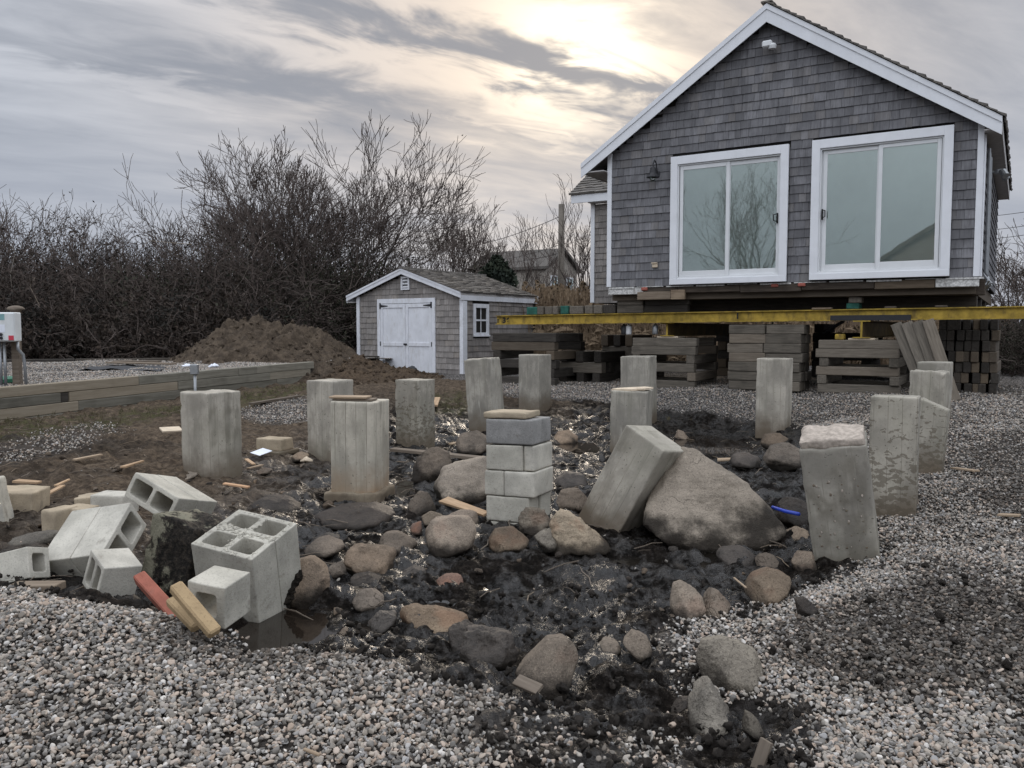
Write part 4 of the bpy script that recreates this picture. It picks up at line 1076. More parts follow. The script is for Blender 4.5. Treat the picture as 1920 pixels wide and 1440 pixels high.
def build_cribs():
    T = .158
    # right crib with a yellow block on top
    a = hl(gp(1530, 738)); b = hl(gp(1690, 740)); y0 = max(.12, (a.y + b.y) / 2)
    def xs(pxa, pxb, d):   # house x of two photo columns at depth d behind the gable wall
        out = []
        for px in (pxa, pxb):
            r = ray(px, 660); c0 = hl(CAM); v = HMI.to_3x3() @ Vector(r); t = (d - c0.y) / v.y; out.append(c0.x + v.x * t)
        return out
    z0 = gz(*(HM @ Vector((a.x + .7, y0, 0)))[:2]) - .01
    x0, x1 = xs(1532, 1688, y0)
    zt4 = crib('the open crib right of the square stack', x0, x1, y0, y0 + 1.25, z0, 'xyxyxx', (1.275 - z0) / 6, 'timbers of the open crib on the right', TIMBER)
    c4 = (x0, x1, y0, zt4)
    # square solid stack
    y0 = .25; x0, x1 = xs(1364, 1503, y0); t = .168
    c = HM @ Vector(((x0 + x1) / 2, y0, 0)); z0 = gz(c.x, c.y) - .01; xm = x0 + (x1 - x0) * .50
    nl = 7; tt = (1.525 - z0 - .05) / nl
    for i in range(nl):
        for k, (u, v) in enumerate(((x0, xm - .006), (xm + .006, x1))):
            for q in range(2):
                timber(u, v, y0 + q * .36, y0 + q * .36 + .34, z0 + .05 + i * tt, z0 + .05 + (i + 1) * tt, f"{['left', 'right'][k]} {['front', 'rear'][q]} timber in the {ORD[i + 1]} layer of the solid square stack", 'timbers of the solid square stack', TIMBER)
    for k, x in enumerate((x0 + .15, x1 - .3)): timber(x, x + .12, y0 + .03, y0 + .7, z0, z0 + .05, f"{['left', 'right'][k]} short runner under the solid square stack", 'runners under the solid square stack', TIMBER_D)
    # left crib carrying the jack
    y0 = .42; x0, x1 = xs(1183, 1303, y0)
    c = HM @ Vector(((x0 + x1) / 2, y0, 0)); z0 = gz(c.x, c.y) - .01
    zt2 = crib('the open crib behind the plate topped pier', x0, x1, y0, y0 + 1.3, z0, 'xyxyxx', (1.29 - z0) / 6, 'timbers of the open crib in the middle', TIMBER)
    c2 = (x0, x1, y0, zt2)
    # dark crib by the shed
    y0 = .25; x0, x1 = xs(922, 1040, y0)
    c = HM @ Vector(((x0 + x1) / 2, y0, 0)); z0 = gz(c.x, c.y) - .02
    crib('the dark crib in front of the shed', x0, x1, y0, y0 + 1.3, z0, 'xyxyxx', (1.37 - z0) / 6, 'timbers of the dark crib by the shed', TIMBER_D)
    # low loose piles beyond
    for nm, pxa, pxb, d, top, n in (('the low pile between shed and house', 1050, 1130, 1.1, 1.0, 3), ('the low pile left of the middle crib', 1128, 1186, 2.2, 1.33, 4)):
        x0, x1 = xs(pxa, pxb, d); c = HM @ Vector(((x0 + x1) / 2, d, 0)); z0 = gz(c.x, c.y) - .02; t = (top - z0) / n
        for i in range(n):
            for k in range(3):
                if i % 2 == n % 2: timber(x0 - .1 + .05 * i, x1, d + k * .42, d + k * .42 + .2, z0 + i * t, z0 + (i + 1) * t, f"{['front', 'middle', 'rear'][k]} timber in the {ORD[i + 1]} layer of {nm}", 'timbers lying in low piles', TIMBER_D if k else TIMBER)
                else: timber(x0 + .02 + k * (x1 - x0 - .2) / 2, x0 + .18 + k * (x1 - x0 - .2) / 2, d - .05, d + 1.1, z0 + i * t, z0 + (i + 1) * t, f"{['left', 'middle', 'right'][k]} cross timber in the {ORD[i + 1]} layer of {nm}", 'timbers lying in low piles', TIMBER_D)
    # big stack of timber ends under the right corner, shade put into its colour
    y0 = .95; x0, x1 = xs(1757, 1872, y0)
    c = HM @ Vector(((x0 + x1) / 2, y0, 0)); z0 = gz(c.x, c.y) - .02
    nc, nr = 7, 7; w = (x1 - x0) / nc; hgt = (1.60 - z0) / nr
    for r in range(nr):
        for k in range(nc):
            dy = random.uniform(-.03, .03)
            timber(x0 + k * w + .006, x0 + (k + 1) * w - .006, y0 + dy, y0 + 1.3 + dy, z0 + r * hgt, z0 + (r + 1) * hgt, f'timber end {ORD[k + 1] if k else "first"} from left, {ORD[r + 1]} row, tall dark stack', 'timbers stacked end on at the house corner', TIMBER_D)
    # dark cribs far in under the floor
    for nm, s0, s1, d in (('the far crib left under the floor', -4.9, -3.7, 4.2), ('the far middle crib under the floor', -2.9, -1.7, 4.4), ('the far crib right under the floor', -1.1, .1, 4.0)):
        c = HM @ Vector(((s0 + s1) / 2, d, 0)); z0 = gz(c.x, c.y) - .02
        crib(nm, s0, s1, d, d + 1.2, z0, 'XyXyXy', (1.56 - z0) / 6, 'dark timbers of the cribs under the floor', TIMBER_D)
    # leaning boards beside the right crib
    for k in range(4):
        px = 1680 + 20 * k; pb = 1738 + 17 * k
        A = at(px, 607 - 2 * k, 12.72 - .10 * k); B = at(pb + 2, 743, 12.25 - .10 * k); B.z = gz(B.x, B.y) + .0
        ax = (A - B).normalized(); nrm = (ax.cross(E1)).normalized(); wd = nrm.cross(ax).normalized()
        Mx = Matrix(((ax.x, wd.x, nrm.x), (ax.y, wd.y, nrm.y), (ax.z, wd.z, nrm.z))).to_4x4(); Mx.translation = (A + B) / 2
        l = (A - B).length
        V, Fc = box_geo(-l / 2, l / 2, -.08, .08, -.03 if k < 3 else -.05, .03 if k < 3 else .05, .006)
        tag(obj('leaning_board', mesh_from('leaning_board', V, Fc, [TIMBER]), None, Mx), f"{['leftmost', 'second', 'third', 'rightmost'][k]} of four boards leaning beside the open right crib", 'board', 'boards leaning beside the crib')
    return c2, c4
C2, C4 = build_cribs()

def ibeam(mb, x0, x1, zb, h, w, tf=.018, tw=.014, yc=0.0, tilt=0.0):
    for (a, b, c, d) in ((-w / 2, w / 2, 0, tf), (-tw / 2, tw / 2, tf, h - tf), (-w / 2, w / 2, h - tf, h)):
        V, Fc = box_geo(x0, x1, yc + a, yc + b, zb + c, zb + d)
        mb.add([(v[0], v[1], v[2] + tilt * v[0]) for v in V], Fc)
def text_mesh(s, size, ext):
    cu = bpy.data.curves.new('number_marking', 'FONT'); cu.body = s; cu.size = size; cu.extrude = ext; cu.offset = .006
    to = bpy.data.objects.new('number_marking', cu); COL.objects.link(to)
    bpy.context.view_layer.update()
    me = bpy.data.meshes.new_from_object(to.evaluated_get(bpy.context.evaluated_depsgraph_get()))
    bpy.data.objects.remove(to); return me

def build_beam():
    yb = .36; x0 = -8.25; x1 = 4.2; h = .186; tilt = .0068; zb = 1.595
    b = thing('steel_beam', 'long yellow steel beam marked 36 running across under the house', 'beam', HM)
    mb = MB(); ibeam(mb, x0, x1, zb, h, .12, yc=yb, tilt=tilt); mb.build('beam_body', YELLOW, b)
    me = text_mesh('36', .155, .001); me.materials.clear(); me.materials.append(BLACK)
    t = obj('number_marking', me, b); t.matrix_basis = Matrix.Translation((x0 + .13, yb - .009, zb + tilt * x0 + .038)) @ Matrix.Rotation(math.pi / 2, 4, 'X') @ Matrix.Diagonal((1.15, .95, 1, 1))
    me = text_mesh('I I I', .05, .001); me.materials.clear(); me.materials.append(BLACK)
    t = obj('number_marking', me, b); t.matrix_basis = Matrix.Translation((x0 + .045, yb - .009, zb + tilt * x0 + .045)) @ Matrix.Rotation(math.pi / 2, 4, 'X') @ Matrix.Rotation(math.pi / 2, 4, 'Z')
    def bx(px):
        c0 = hl(CAM); v = HMI.to_3x3() @ Vector(ray(px, 590)); k = (yb - .06 - c0.y) / v.y; return c0.x + v.x * k
    MB().box(bx(1383) - .012, bx(1383) + .012, yb - .062, yb - .058, zb + tilt * bx(1383) + .05, zb + tilt * bx(1383) + h - .03).build('tally_mark', BLACK, b)
    s = MB(); s.box(bx(1557), bx(1708), yb - .066, yb - .012, zb + tilt * bx(1640) + .0, zb + tilt * bx(1640) + .085); s.build('splice_plate', DARKM, b)
    top = lambda x: zb + h + tilt * x
    bot = lambda x: zb + tilt * x
    # timber ends lying across the beam
    xs = [(985, 1006, TIMBER_G, 'green painted timber end at the left of the row on the beam'), (1008, 1020, TIMBER, 'grey timber end right of the left green one on the beam'), (1021, 1036, TIMBER, 'dark grey timber end left of the second green one on the beam'), (1037, 1047, TIMBER, 'narrow grey timber end beside the second green one on the beam'), (1048, 1064, TIMBER_G, 'second green painted timber end in the row on the beam'), (1066, 1092, TIMBER, 'wide pale timber end in the row on the beam'), (1094, 1110, TIMBER, 'brown timber end right of the wide pale one on the beam'), (1112, 1129, TIMBER, 'grey timber end beside the dark long one on the beam'), (1130, 1156, TIMBER_D, 'dark timber end at the right of the row on the beam')]
    for pa, pb, m, lb in xs:
        a, c = bx(pa), bx(pb); z = top((a + c) / 2)
        timber(a + .004, c - .004, yb - .07, yb + .9, z + .001, z + .165 + random.uniform(-.012, .004), lb, 'timber ends lying across the beam', m)
    a, c = bx(1157), bx(1206)
    for k in range(2):
        timber(a + .02 * k, c, yb - .08, yb + .08, top(a) + .001 + k * .148, top(a) + .148 + k * .148, f"{['lower', 'upper'][k]} of two grey blocks on the beam under the left house corner", 'support blocks between beam and sill')
    a, c = bx(1206), bx(1290)
    for k in range(2): timber(a + .02, c, yb - .05, yb + .1, top(a) + .001 + k * .14, top(a) + .14 + k * .14, f"{['lower', 'upper'][k]} dark block on the beam under the patched sill", 'support blocks between beam and sill', TIMBER_D)
    a, c = bx(1588), bx(1612)
    for k in range(3):
        z = top(a) + .001; hh = (2.06 - z) / 3
        timber(a, c, yb - .09, yb + .2, z + k * hh, z + (k + 1) * hh, f"{['lowest', 'middle', 'topmost'][k]} block of the post between beam and sill near the right door", 'support blocks between beam and sill', TIMBER_G if k == 0 else TIMBER)
    for pa, pb, m, lb in ((1525, 1563, PLANK, 'pale short board lying on the beam below the right door'), (1656, 1678, PLANK_D, 'brown short board lying on the beam below the right door'), (1750, 1774, PLANK_D, 'speckled short board lying on the beam near the house corner')):
        a, c = bx(pa), bx(pb); timber(a, c, yb - .07, yb + .05, top(a) + .001, top(a) + .035, lb, 'short boards lying on the beam', m, name='short_board')
    # cross beams under the floor, one end showing on each open crib
    for nm, (cx0, cx1, cy, cz), px in (('left', C2, 1246), ('right', C4, 1617)):
        x = bx(px)
        mb = MB(); 
        hh = bot(x) - cz - .03
        for (a, bb, c, d) in ((-.13, .13, 0, .018), (-.015, .015, .018, hh - .018), (-.13, .13, hh - .018, hh)):
            mb.box(x + a, x + bb, cy + .02, 6.8, cz + .03 + c, cz + .03 + d - .001)
        cb = mb.build('cross_beam', RUSTY_SHADED, None, HM)  # rust brown, darkened as well for the shade under the floor
        ec = MB()
        for (a, bb, c, d) in ((-.13, .13, 0, .018), (-.015, .015, .018, hh - .018), (-.13, .13, hh - .018, hh)): ec.box(x + a, x + bb, cy + .008, cy + .019, cz + .03 + c, cz + .03 + d - .001)
        ec.build('beam_end', YELLOW, cb)
        tag(cb, f'rusty yellow cross beam with its end on the {"middle" if nm == "left" else "right"} open crib', 'beam', 'cross beams under the house')
        tag(MB().box(x - .2, x + .2, cy + .03, cy + .4, cz + .001, cz + .029, .004).build('packing_plate', CARD, None, HM), f'thin pale packing plate under the {"middle" if nm == "left" else "right"} cross beam end', 'plate')
    x = (C4[0] + .33); tag(MB().box(x - .07, x + .07, C4[2] + .05, C4[2] + .2, C4[3] + .001, C4[3] + .095, .012).build('yellow_block', YELLOW, None, HM), 'small bright yellow block on top of the right open crib', 'block')
    # small canisters hanging on the far side of the beam
    for px, m, lb in ((1163, DARKM, 'dark canister hanging below the beam beside the white one'), (1172, WHITE_V, 'white canister hanging below the beam'), (1222, STEEL, 'grey canister hanging below the beam near the middle crib')):
        x = bx(px); mb = MB(); mb.lathe([(.05, 0), (.055, .02), (.055, .15), (.03, .18), (.015, .2)], 12, (x, yb + .12, bot(x) - .21)); tag(mb.build('canister', m, None, HM, True), lb, 'canister')
    mb = MB(); mb.tube([(bx(1523), yb + .9, bot(0) - .22), (bx(1568), yb + .6, bot(0) - .01)], .03, 6); tag(mb.build('strap_bar', DARKM, None, HM), 'dark slanting bar from stack to beam left of the yellow block', 'bar')
build_beam()

# ================================================================== THE SHED
def build_shed():
    a = math.radians(34)
    f1 = Vector((math.cos(a), -math.sin(a), 0)); f2 = Vector((math.sin(a), math.cos(a), 0))
    o = at(868, 617, 20.0); o.z = 0
    M = Matrix.Translation(o) @ Matrix(((f1.x, f2.x, 0), (f1.y, f2.y, 0), (0, 0, 1))).to_4x4()
    s = thing('shed', 'small shingled garden shed with white double doors', 'shed', M)
    XL, XR, XP, ZB, ZPK = -3.5, 0.0, -1.86, .33, 2.99
    sl = .338; D = 3.15
    top = lambda x: ZPK - .13 - sl * abs(x - XP)
    w = MB(); w.prism([(XL, ZB), (XR, ZB), (XR, top(XR)), (XP, top(XP)), (XL, top(XL))], .03, .09); w = w.build('front_wall', SHEATH, s)
    DX0, DX1, DZ1 = -2.765, -.85, 2.215
    lay_shingles(w, SHING_S, Matrix.Translation((0, .03, 0)), XL + .1, XR - .1, ZB, 2.9, .1425, lambda x: top(x) - .01, [(DX0, DX1, ZB, DZ1), (-1.96, -1.67, 2.42, 2.77)], 190, lambda it: -it[0], 51)
    sw = MB().box(XR - .09, XR - .03, .091, D, ZB, top(XR) - .02).build('side_wall', SHEATH, s)
    MS = Matrix.Translation((XR - .03, 0, 0)) @ Matrix.Rotation(math.pi / 2, 4, 'Z')
    lay_shingles(sw, SHING_S, MS, .1, D, ZB, 2.2, .1425, lambda x: top(XR) - .02, [(.42, 1.11, 1.2, 2.1)], 110, lambda it: it[0] - it[2] * .3, 52)
    MB().box(XL + .02, XL + .09, .091, D, ZB, top(XL) - .02).build('side_wall', SHEATH, s)
    MB().box(XL, XR, D + .001, D + .06, ZB, top(XL) - .02).build('rear_wall', SHEATH, s)
    for x in (XL - .01, XR - .095): MB().box(x, x + .105, -.012, .06, ZB, top(x + .05) - .02, .004).build('corner_board', WHITE_S, s)
    MB().box(XR - .028, XR + .012, .061, .16, ZB, 2.13, .004).build('corner_board', WHITE_S, s)
    # double doors
    fr = MB(); fr.box(DX0, DX0 + .1, -.022, .03, ZB, DZ1, .004); fr.box(DX1 - .1, DX1, -.022, .03, ZB, DZ1, .004); fr.box(DX0 + .101, DX1 - .101, -.022, .03, DZ1 - .12, DZ1, .004)
    fr.build('door_frame', WHITE_S, s)
    xm = (DX0 + DX1) / 2
    for i, (x0, x1) in enumerate(((DX0 + .106, xm - .004), (xm + .004, DX1 - .106))):
        d = MB().box(x0, x1, .004, .028, ZB, DZ1 - .127).build('door', WHITE_S, s)
        b = MB(); zt = DZ1 - .128
        b.box(x0, x0 + .085, -.016, .003, ZB, zt, .003); b.box(x1 - .085, x1, -.016, .003, ZB, zt, .003)
        b.box(x0 + .086, x1 - .086, -.016, .003, zt - .10, zt, .003); b.box(x0 + .086, x1 - .086, -.016, .003, 1.02, 1.11, .003)
        b.build('door_rail', WHITE_S, d)
        hx = x0 if i == 0 else x1; sg = 1 if i == 0 else -1
        hb = MB(); xa, xb = sorted((hx - sg * .02, hx + sg * .03)); hb.box(xa, xb, -.028, -.017, zt - .12, zt + .03, .003); hb.prism([(hx + sg * .03, zt - .02), (hx + sg * .26, zt - .04), (hx + sg * .26, zt - .06), (hx + sg * .03, zt - .08)], -.026, -.017); hb.build('hinge', DARKM, d)
        MB().box(hx - .015, hx + .015, -.027, -.017, 1.02, 1.13, .003).build('hinge', DARKM, d)
        if i == 1: MB().box(x0 - .05, x0 + .05, -.05, -.017, 1.045, 1.09, .006).build('latch', DARKM, d)
    # gable vent
    v = MB(); v.box(-1.955, -1.675, -.02, .03, 2.43, 2.47, .003); v.box(-1.955, -1.675, -.02, .03, 2.72, 2.765, .003); v.box(-1.955, -1.905, -.02, .03, 2.471, 2.719, .003); v.box(-1.725, -1.675, -.02, .03, 2.471, 2.719, .003)
    v = v.build('vent', WHITE_S, s)
    for k in range(3): MB().box(-1.904, -1.726, -.012, .01, 2.485 + k * .08, 2.53 + k * .08, .003).build('louver', WHITE_S, v)
    MB().box(-1.904, -1.726, .012, .028, 2.471, 2.719).build('vent_screen', SHEATH, v)
    # side window
    y0, y1, z0, z1 = .44, 1.09, 1.265, 2.07
    MW = Matrix.Translation((XR - .03, 0, 0)) @ Matrix.Rotation(math.pi / 2, 4, 'Z')
    wf = MB(); t = .10
    wf.box(y0, y0 + t, -.03, .02, z0, z1, .003); wf.box(y1 - t, y1, -.03, .02, z0, z1, .003); wf.box(y0 + t + .001, y1 - t - .001, -.03, .02, z0, z0 + t, .003); wf.box(y0 + t + .001, y1 - t - .001, -.03, .02, z1 - t, z1, .003); wf.box(y0 - .02, y1 + .02, -.05, -.031, z0 - .0, z0 + .04, .003)
    win = wf.build('window', WHITE_S, s, MW)
    m = MB(); ym = (y0 + y1) / 2; zm = (z0 + z1) / 2
    m.box(ym - .014, ym + .014, -.008, .006, z0 + t, z1 - t); m.box(y0 + t, y1 - t, -.012, .008, zm - .02, zm + .02); m.build('muntin', WHITE_S, win)
    MB().box(y0 + t, y1 - t, .008, .012, z0 + t, z1 - t).build('pane', GLASS, win)
    MB().box(y0 + t, y1 - t, .05, .056, z0 + t, z1 - t).build('window_back', SHEATH, win)
    # roof
    ang = math.atan(sl); OV = .12
    for sgn, half in ((-1, 1.91), (1, 1.885)):
        xe = XP + sgn * half; Ls = half / math.cos(ang)
        dk = MB(); dk.prism([(XP, ZPK - .02), (xe, ZPK - .02 - sl * half), (xe, ZPK - .09 - sl * half), (XP, ZPK - .09)], -OV + .02, D + .22); dk = dk.build('roof', SOFFIT, s)
        ex = Vector((0, 1, 0)); ey = Vector((-sgn * math.cos(ang), 0, math.sin(ang))); ez = ex.cross(ey)
        if ez.z < 0: ex = -ex; ez = -ez
        org = Vector((xe + sgn * .03, -OV - .02 if ex.y > 0 else D + .24, ZPK - .017 - sl * (half + .03)))
        R4 = Matrix(((ex.x, ey.x, ez.x), (ex.y, ey.y, ez.y), (ex.z, ey.z, ez.z))).to_4x4()
        roof_rows('roof_shingles', dk, ROOFSH, Matrix.Translation(org) @ R4, D + .26, Ls + .03, .13, 61 + sgn, .02)
        for za, zb, ya, yb in ((-.022, -.07, -OV - .01, -OV + .019), (-.071, -.165, -OV + .003, -OV + .019)):
            rb = MB(); rb.prism([(XP, ZPK + za), (xe, ZPK + za - sl * half), (xe, ZPK + zb - sl * half), (XP, ZPK + zb)], ya, yb); rb.build('rake_board', WHITE_S, s)
        ze = ZPK - sl * half
        a_, b_ = sorted((xe, xe - sgn * .02)); MB().box(a_, b_, -OV + .02, D + .22, ze - .21, ze - .091).build('fascia', WHITE_S, s)
        a_, b_ = sorted((xe - sgn * .021, XR - .03 if sgn > 0 else XL)); MB().box(a_, b_, -OV + .02, D + .22, ze - .2, ze - .185).build('soffit', SOFFIT, s)
    rc = MB()
    for i, y in enumerate(np.arange(-OV - .02, D + .2, .15)): rc.box(XP - .08, XP + .08, y, y + .14, ZPK - .035, ZPK + .003 + .008 * (i % 2), .006)
    rc.build('ridge_cap', ROOFSH, s)['kind'] = 'stuff'
    return M
SHED_M = build_shed()

# ================================================================== LEFT: timber wall, gravel bed, control box
def build_wall():
    A = gp(0, 790); B = gp(590, 716)
    d = (B - A); d.z = 0; L = d.length; ux = d.normalized(); uy = Vector((-ux.y, ux.x, 0))
    ext = 2.4
    zA, zB = at(0, 727, A.y).z, at(590, 678, B.y).z
    gA, gB = A.z, B.z
    M = Matrix.Translation(Vector((A.x, A.y, 0))) @ Matrix(((ux.x, uy.x, 0), (ux.y, uy.y, 0), (0, 0, 1))).to_4x4()
    w = thing('retaining_wall', 'low retaining wall of weathered timbers round the gravel bed', 'wall', M)
    zt = lambda x: zA + (zB - zA) * x / L
    T = .142
    def beamp(name, x0, x1, top_off, yo, mat=WALLWOOD):
        """a timber following the gentle rise of the wall"""
        V, Fc = box_geo(0, x1 - x0, 0, .14, -T, 0, .008)
        slope = (zB - zA) / L
        V = [(v[0] + x0, v[1] + yo, v[2] + zt(x0) + slope * v[0] - top_off) for v in V]
        c = Vector(((x0 + x1) / 2, yo, zt((x0 + x1) / 2) - top_off))
        me = mesh_from('timber', [Vector(v) - c for v in V], Fc, [mat]); o = obj(name, me, w, Matrix.Translation(c)); return o
    hx = None
    r = ray(123, 745); c0 = M.inverted() @ Vector(CAM); v = M.inverted().to_3x3() @ Vector(r); k = -c0.y / v.y; hx = c0.x + v.x * k
    cuts = [[-ext, -.2, 2.3, 4.55, L - 1.75, L], [-ext, hx - .07, hx + .07, 3.1, 5.4, L - .12], [-ext, 1.2, 3.5, 5.6, L], [-ext, .2, 2.5, 4.8, L]]
    for row, cs in enumerate(cuts):
        for i in range(len(cs) - 1):
            if row == 1 and i == 1: beamp('timber_end', cs[i] + .006, cs[i + 1] - .006, row * (T + .003), .02, TIMBER_D); continue
            beamp('timber', cs[i] + .002, cs[i + 1] - .002, row * (T + .003), .004 * ((row * 3 + i) % 3))
    beamp('timber_end', L - .118, L, T + .003, .03, TIMBER_D)
    # return along the right end and the low edging at the back
    wz = M.to_3x3()
    bed = [Vector((A.x - ux.x * ext, A.y - ux.y * ext, 0)), Vector((B.x, B.y, 0))]
    back = [gp(590, 690) + Vector((.6, 5.5, 0)), gp(0, 705) + Vector((-9.0, 6.5, 0))]
    # bed surface
    n, m = 60, 40; V = []; Q = []
    P0, P1, P2, P3 = bed[0] + uy * .145, bed[1] + uy * .145 - ux * .02, Vector((B.x + 1.1, B.y + 4.3, 0)), Vector((A.x - 8.0, A.y + 7.2, 0))
    for j in range(m + 1):
        for i in range(n + 1):
            u, t = i / n, j / m
            p = (P0 * (1 - u) + P1 * u) * (1 - t) + (P3 * (1 - u) + P2 * u) * t
            xl = (M.inverted() @ p).x
            z = zt(max(0, min(L, xl))) - .045 + .05 * float(pnoise(p.x * .8, p.y * .8, 3.3)) * min(1, t * 4) + .10 * math.sin(math.pi * min(1, t)) * .3
            V.append((p.x, p.y, z)); 
    for j in range(m):
        for i in range(n): Q.append((j * (n + 1) + i, j * (n + 1) + i + 1, (j + 1) * (n + 1) + i + 1, (j + 1) * (n + 1) + i))
    me = mesh_np('gravel_bed', np.array(V), np.array(Q), [GROUND], True)
    ca = me.color_attributes.new('mask', 'FLOAT_COLOR', 'POINT'); ca.data.foreach_set('color', np.tile(np.array([1, 0, 0, 0], np.float32), len(V)))
    tag(obj('gravel_bed', me), 'raised bed of pale gravel behind the timber wall', kind='structure')
    # stones on the bed
    N = 42000; u = rng.uniform(size=N); t = rng.uniform(size=N) ** 1.3
    Pa = np.array([P0[:], P1[:], P2[:], P3[:]])
    p = (Pa[0] * (1 - u)[:, None] + Pa[1] * u[:, None]) * (1 - t)[:, None] + (Pa[3] * (1 - u)[:, None] + Pa[2] * u[:, None]) * t[:, None]
    Mi = np.array(M.inverted()); xl = Mi[0, 0] * p[:, 0] + Mi[0, 1] * p[:, 1] + Mi[0, 3]
    z = zA + (zB - zA) * np.clip(xl, 0, L) / L - .04 + .05 * pnoise(p[:, 0] * .8, p[:, 1] * .8, 3.3) * np.minimum(1, t * 4) + .03 * np.sin(math.pi * t)
    p[:, 2] = z
    st = shapes('bed_stone_shapes', 6, [GRAVELM], 'stone')
    scatter('bed_gravel', p, np.stack([rng.normal(0, .5, N), rng.normal(0, .5, N), rng.uniform(0, 6.28, N)], 1), .010 + .012 * rng.uniform(size=N), np.full(N, .18), rng.integers(0, 6, N), st, 'pale loose stones covering the raised bed')
    # edging at the back of the bed
    e = MB()
    Ea, Eb = P3.lerp(P0, .10), P2.lerp(P1, .22)
    dd = Eb - Ea; ll = dd.length; un = dd.normalized(); q = Vector((-un.y, un.x, 0))
    Me = Matrix(((un.x, q.x, 0), (un.y, q.y, 0), (0, 0, 1))).to_4x4(); Me.translation = Vector((Ea.x, Ea.y, 0))
    zz = zt(L * .6)
    for k in range(5): 
        o = MB().box(k * ll / 5 + .01, (k + 1) * ll / 5 - .01, 0, .12, zz - .4, zz + .05, .01).build('edging_timber', TIMBER_D, w, M.inverted() @ Me)
    return M, zt, L, uy
WALL_M, WALL_ZT, WALL_L, WALL_UY = build_wall()
def bed_pt(px, py):
    """a point on the raised bed seen at a photo column"""
    z = .66
    for _ in range(20):
        p = onz(px, py, z); xl = (WALL_M.inverted() @ Vector(p)).x; z = .5 * z + .5 * (WALL_ZT(max(0, min(WALL_L, xl))) - .045)
    return Vector(p)
def build_box():
    p = bed_pt(30, 722); Y = p.y; u = F / Y
    zb = at(30, 640, Y).z - p.z; zt = at(30, 586, Y).z - p.z; w = 62 / u; x0, x1 = -.40, .10
    M = Matrix.Translation(p) @ Matrix.Rotation(math.radians(6), 4, 'Z')
    x1 = (44 - 30) / u; x0 = x1 - 64 / u
    b = thing('control_box', 'pale grey control box with stickers on a wooden post at the gravel bed', 'control box', M)
    MB().box(-.05, .05, .005, .11, -.2, zt - .02, .006).build('post', PLANK_D, b)
    c = MB().box(x0, x1, -.2, .0, zb, zt, .012).build('enclosure', ENAMEL, b)
    MB().box(x0 + .01, x1 - .01, -.21, -.2015, zb + .015, zt - .015, .003).build('door', ENAMEL, c)
    MB().box(x1 - .25, x1 - .13, -.2135, -.2105, zt - .11, zt - .025).build('sticker', STICK_T, c)
    MB().box(x1 - .225, x1 - .13, -.2135, -.2105, zb + .13, zb + .24).build('sticker', STICK_W, c)
    MB().box(x1 - .085, x1 - .015, -.2135, -.2105, zb + .02, zb + .085).build('sticker', STICK_R, c)
    mb = MB()
    for k in range(2): mb.tube([(x1 - .18, -.213, zb + .05 + .05 * k), (x1 - .18, -.235, zb + .05 + .05 * k)], .022, 10)
    mb.build('switch', DARKM, c)
    for x in (-.16, -.10): MB().tube([(x, -.08, -.1), (x, -.08, zb)], .022, 8).build('conduit', STEEL, b, smooth=True)
    MB().tube([(.15, -.02, -.1), (.14, -.02, .3), (.13, -.04, .44), (.085, -.08, .52), (.08, -.08, zb)], .022, 8).build('conduit', STEEL, b, smooth=True)
    # post cap behind the box
    pc = MB(); z = zt - .01; pc.lathe([(.07, 0), (.075, .045), (.11, .055), (.115, .07), (.09, .095), (.04, .11), (.01, .113)], 16, (-.0, .08, z)); pc.build('vent_cap', PLANK_D, b, smooth=True)
    q = bed_pt(20, 718)
    l = thing('access_lid', 'green round access lid lying beside the control box post', 'lid', Matrix.Translation(q + Vector((-.15, -.05, .02))))
    MB().lathe([(.30, 0), (.30, .05), (.27, .07), (.02, .075)], 20).build('lid_disc', GREENP, l); MB().box(-.03, .03, -.03, .03, .0751, .095, .006).build('lid_knob', GREENP, l)
    # junction box on a conduit in front of the wall
    g = gp(367, 762)
    j = thing('junction_box', 'small grey junction box on a conduit standing in front of the timber wall', 'junction box', Matrix.Translation(g))
    hz = at(367, 683, g.y).z - g.z; hb = at(367, 700, g.y).z - g.z
    MB().tube([(0, 0, -.1), (0, 0, hb)], .024, 8).build('conduit', STEEL, j, smooth=True); MB().box(-.052, .052, -.04, .04, hb - .02, hz, .008).build('box_body', STEEL, j); MB().box(-.058, .058, -.046, -.0405, hb - .01, hz - .01, .004).build('box_cover', STEEL, j)
    # tarp, boards and wrappers on the bed
    t = MB(); a = bed_pt(140, 698); c = bed_pt(300, 700); d = bed_pt(315, 690); e = bed_pt(200, 688)
    n = 14; V = []; Fq = []
    for jx in range(n + 1):
        for ix in range(n + 1):
            u, v = ix / n, jx / n; q = (a * (1 - u) + c * u) * (1 - v) + (e * (1 - u) + d * u) * v
            V.append((q.x, q.y, q.z + .035 + .06 * max(0, float(fbm(q.x * 2.2, q.y * 2.2, 1.1, 3)))))
    for jx in range(n):
        for ix in range(n): Fq.append((jx * (n + 1) + ix, jx * (n + 1) + ix + 1, (jx + 1) * (n + 1) + ix + 1, (jx + 1) * (n + 1) + ix))
    b0 = len(V); V2 = V + [(v[0], v[1], v[2] - .015) for v in V]; Fq2 = Fq + [tuple(i + b0 for i in reversed(f)) for f in Fq]
    tag(obj('tarp', mesh_from('tarp', V2, Fq2, [TARP], True)), 'dark crumpled tarp lying flat on the gravel bed', 'tarp')
    for (pa, qa, pb, qb, lb) in ((205, 689, 325, 690, 'long brown board on the tarp, the nearer of two'), (215, 686, 300, 685, 'long brown board on the tarp, the farther of two')):
        bar('board', bed_pt(pa, qa) + Vector((0, 0, .10)), bed_pt(pb, qb) + Vector((0, 0, .08)), .22, .03, PLANK_D, lb, 'board')
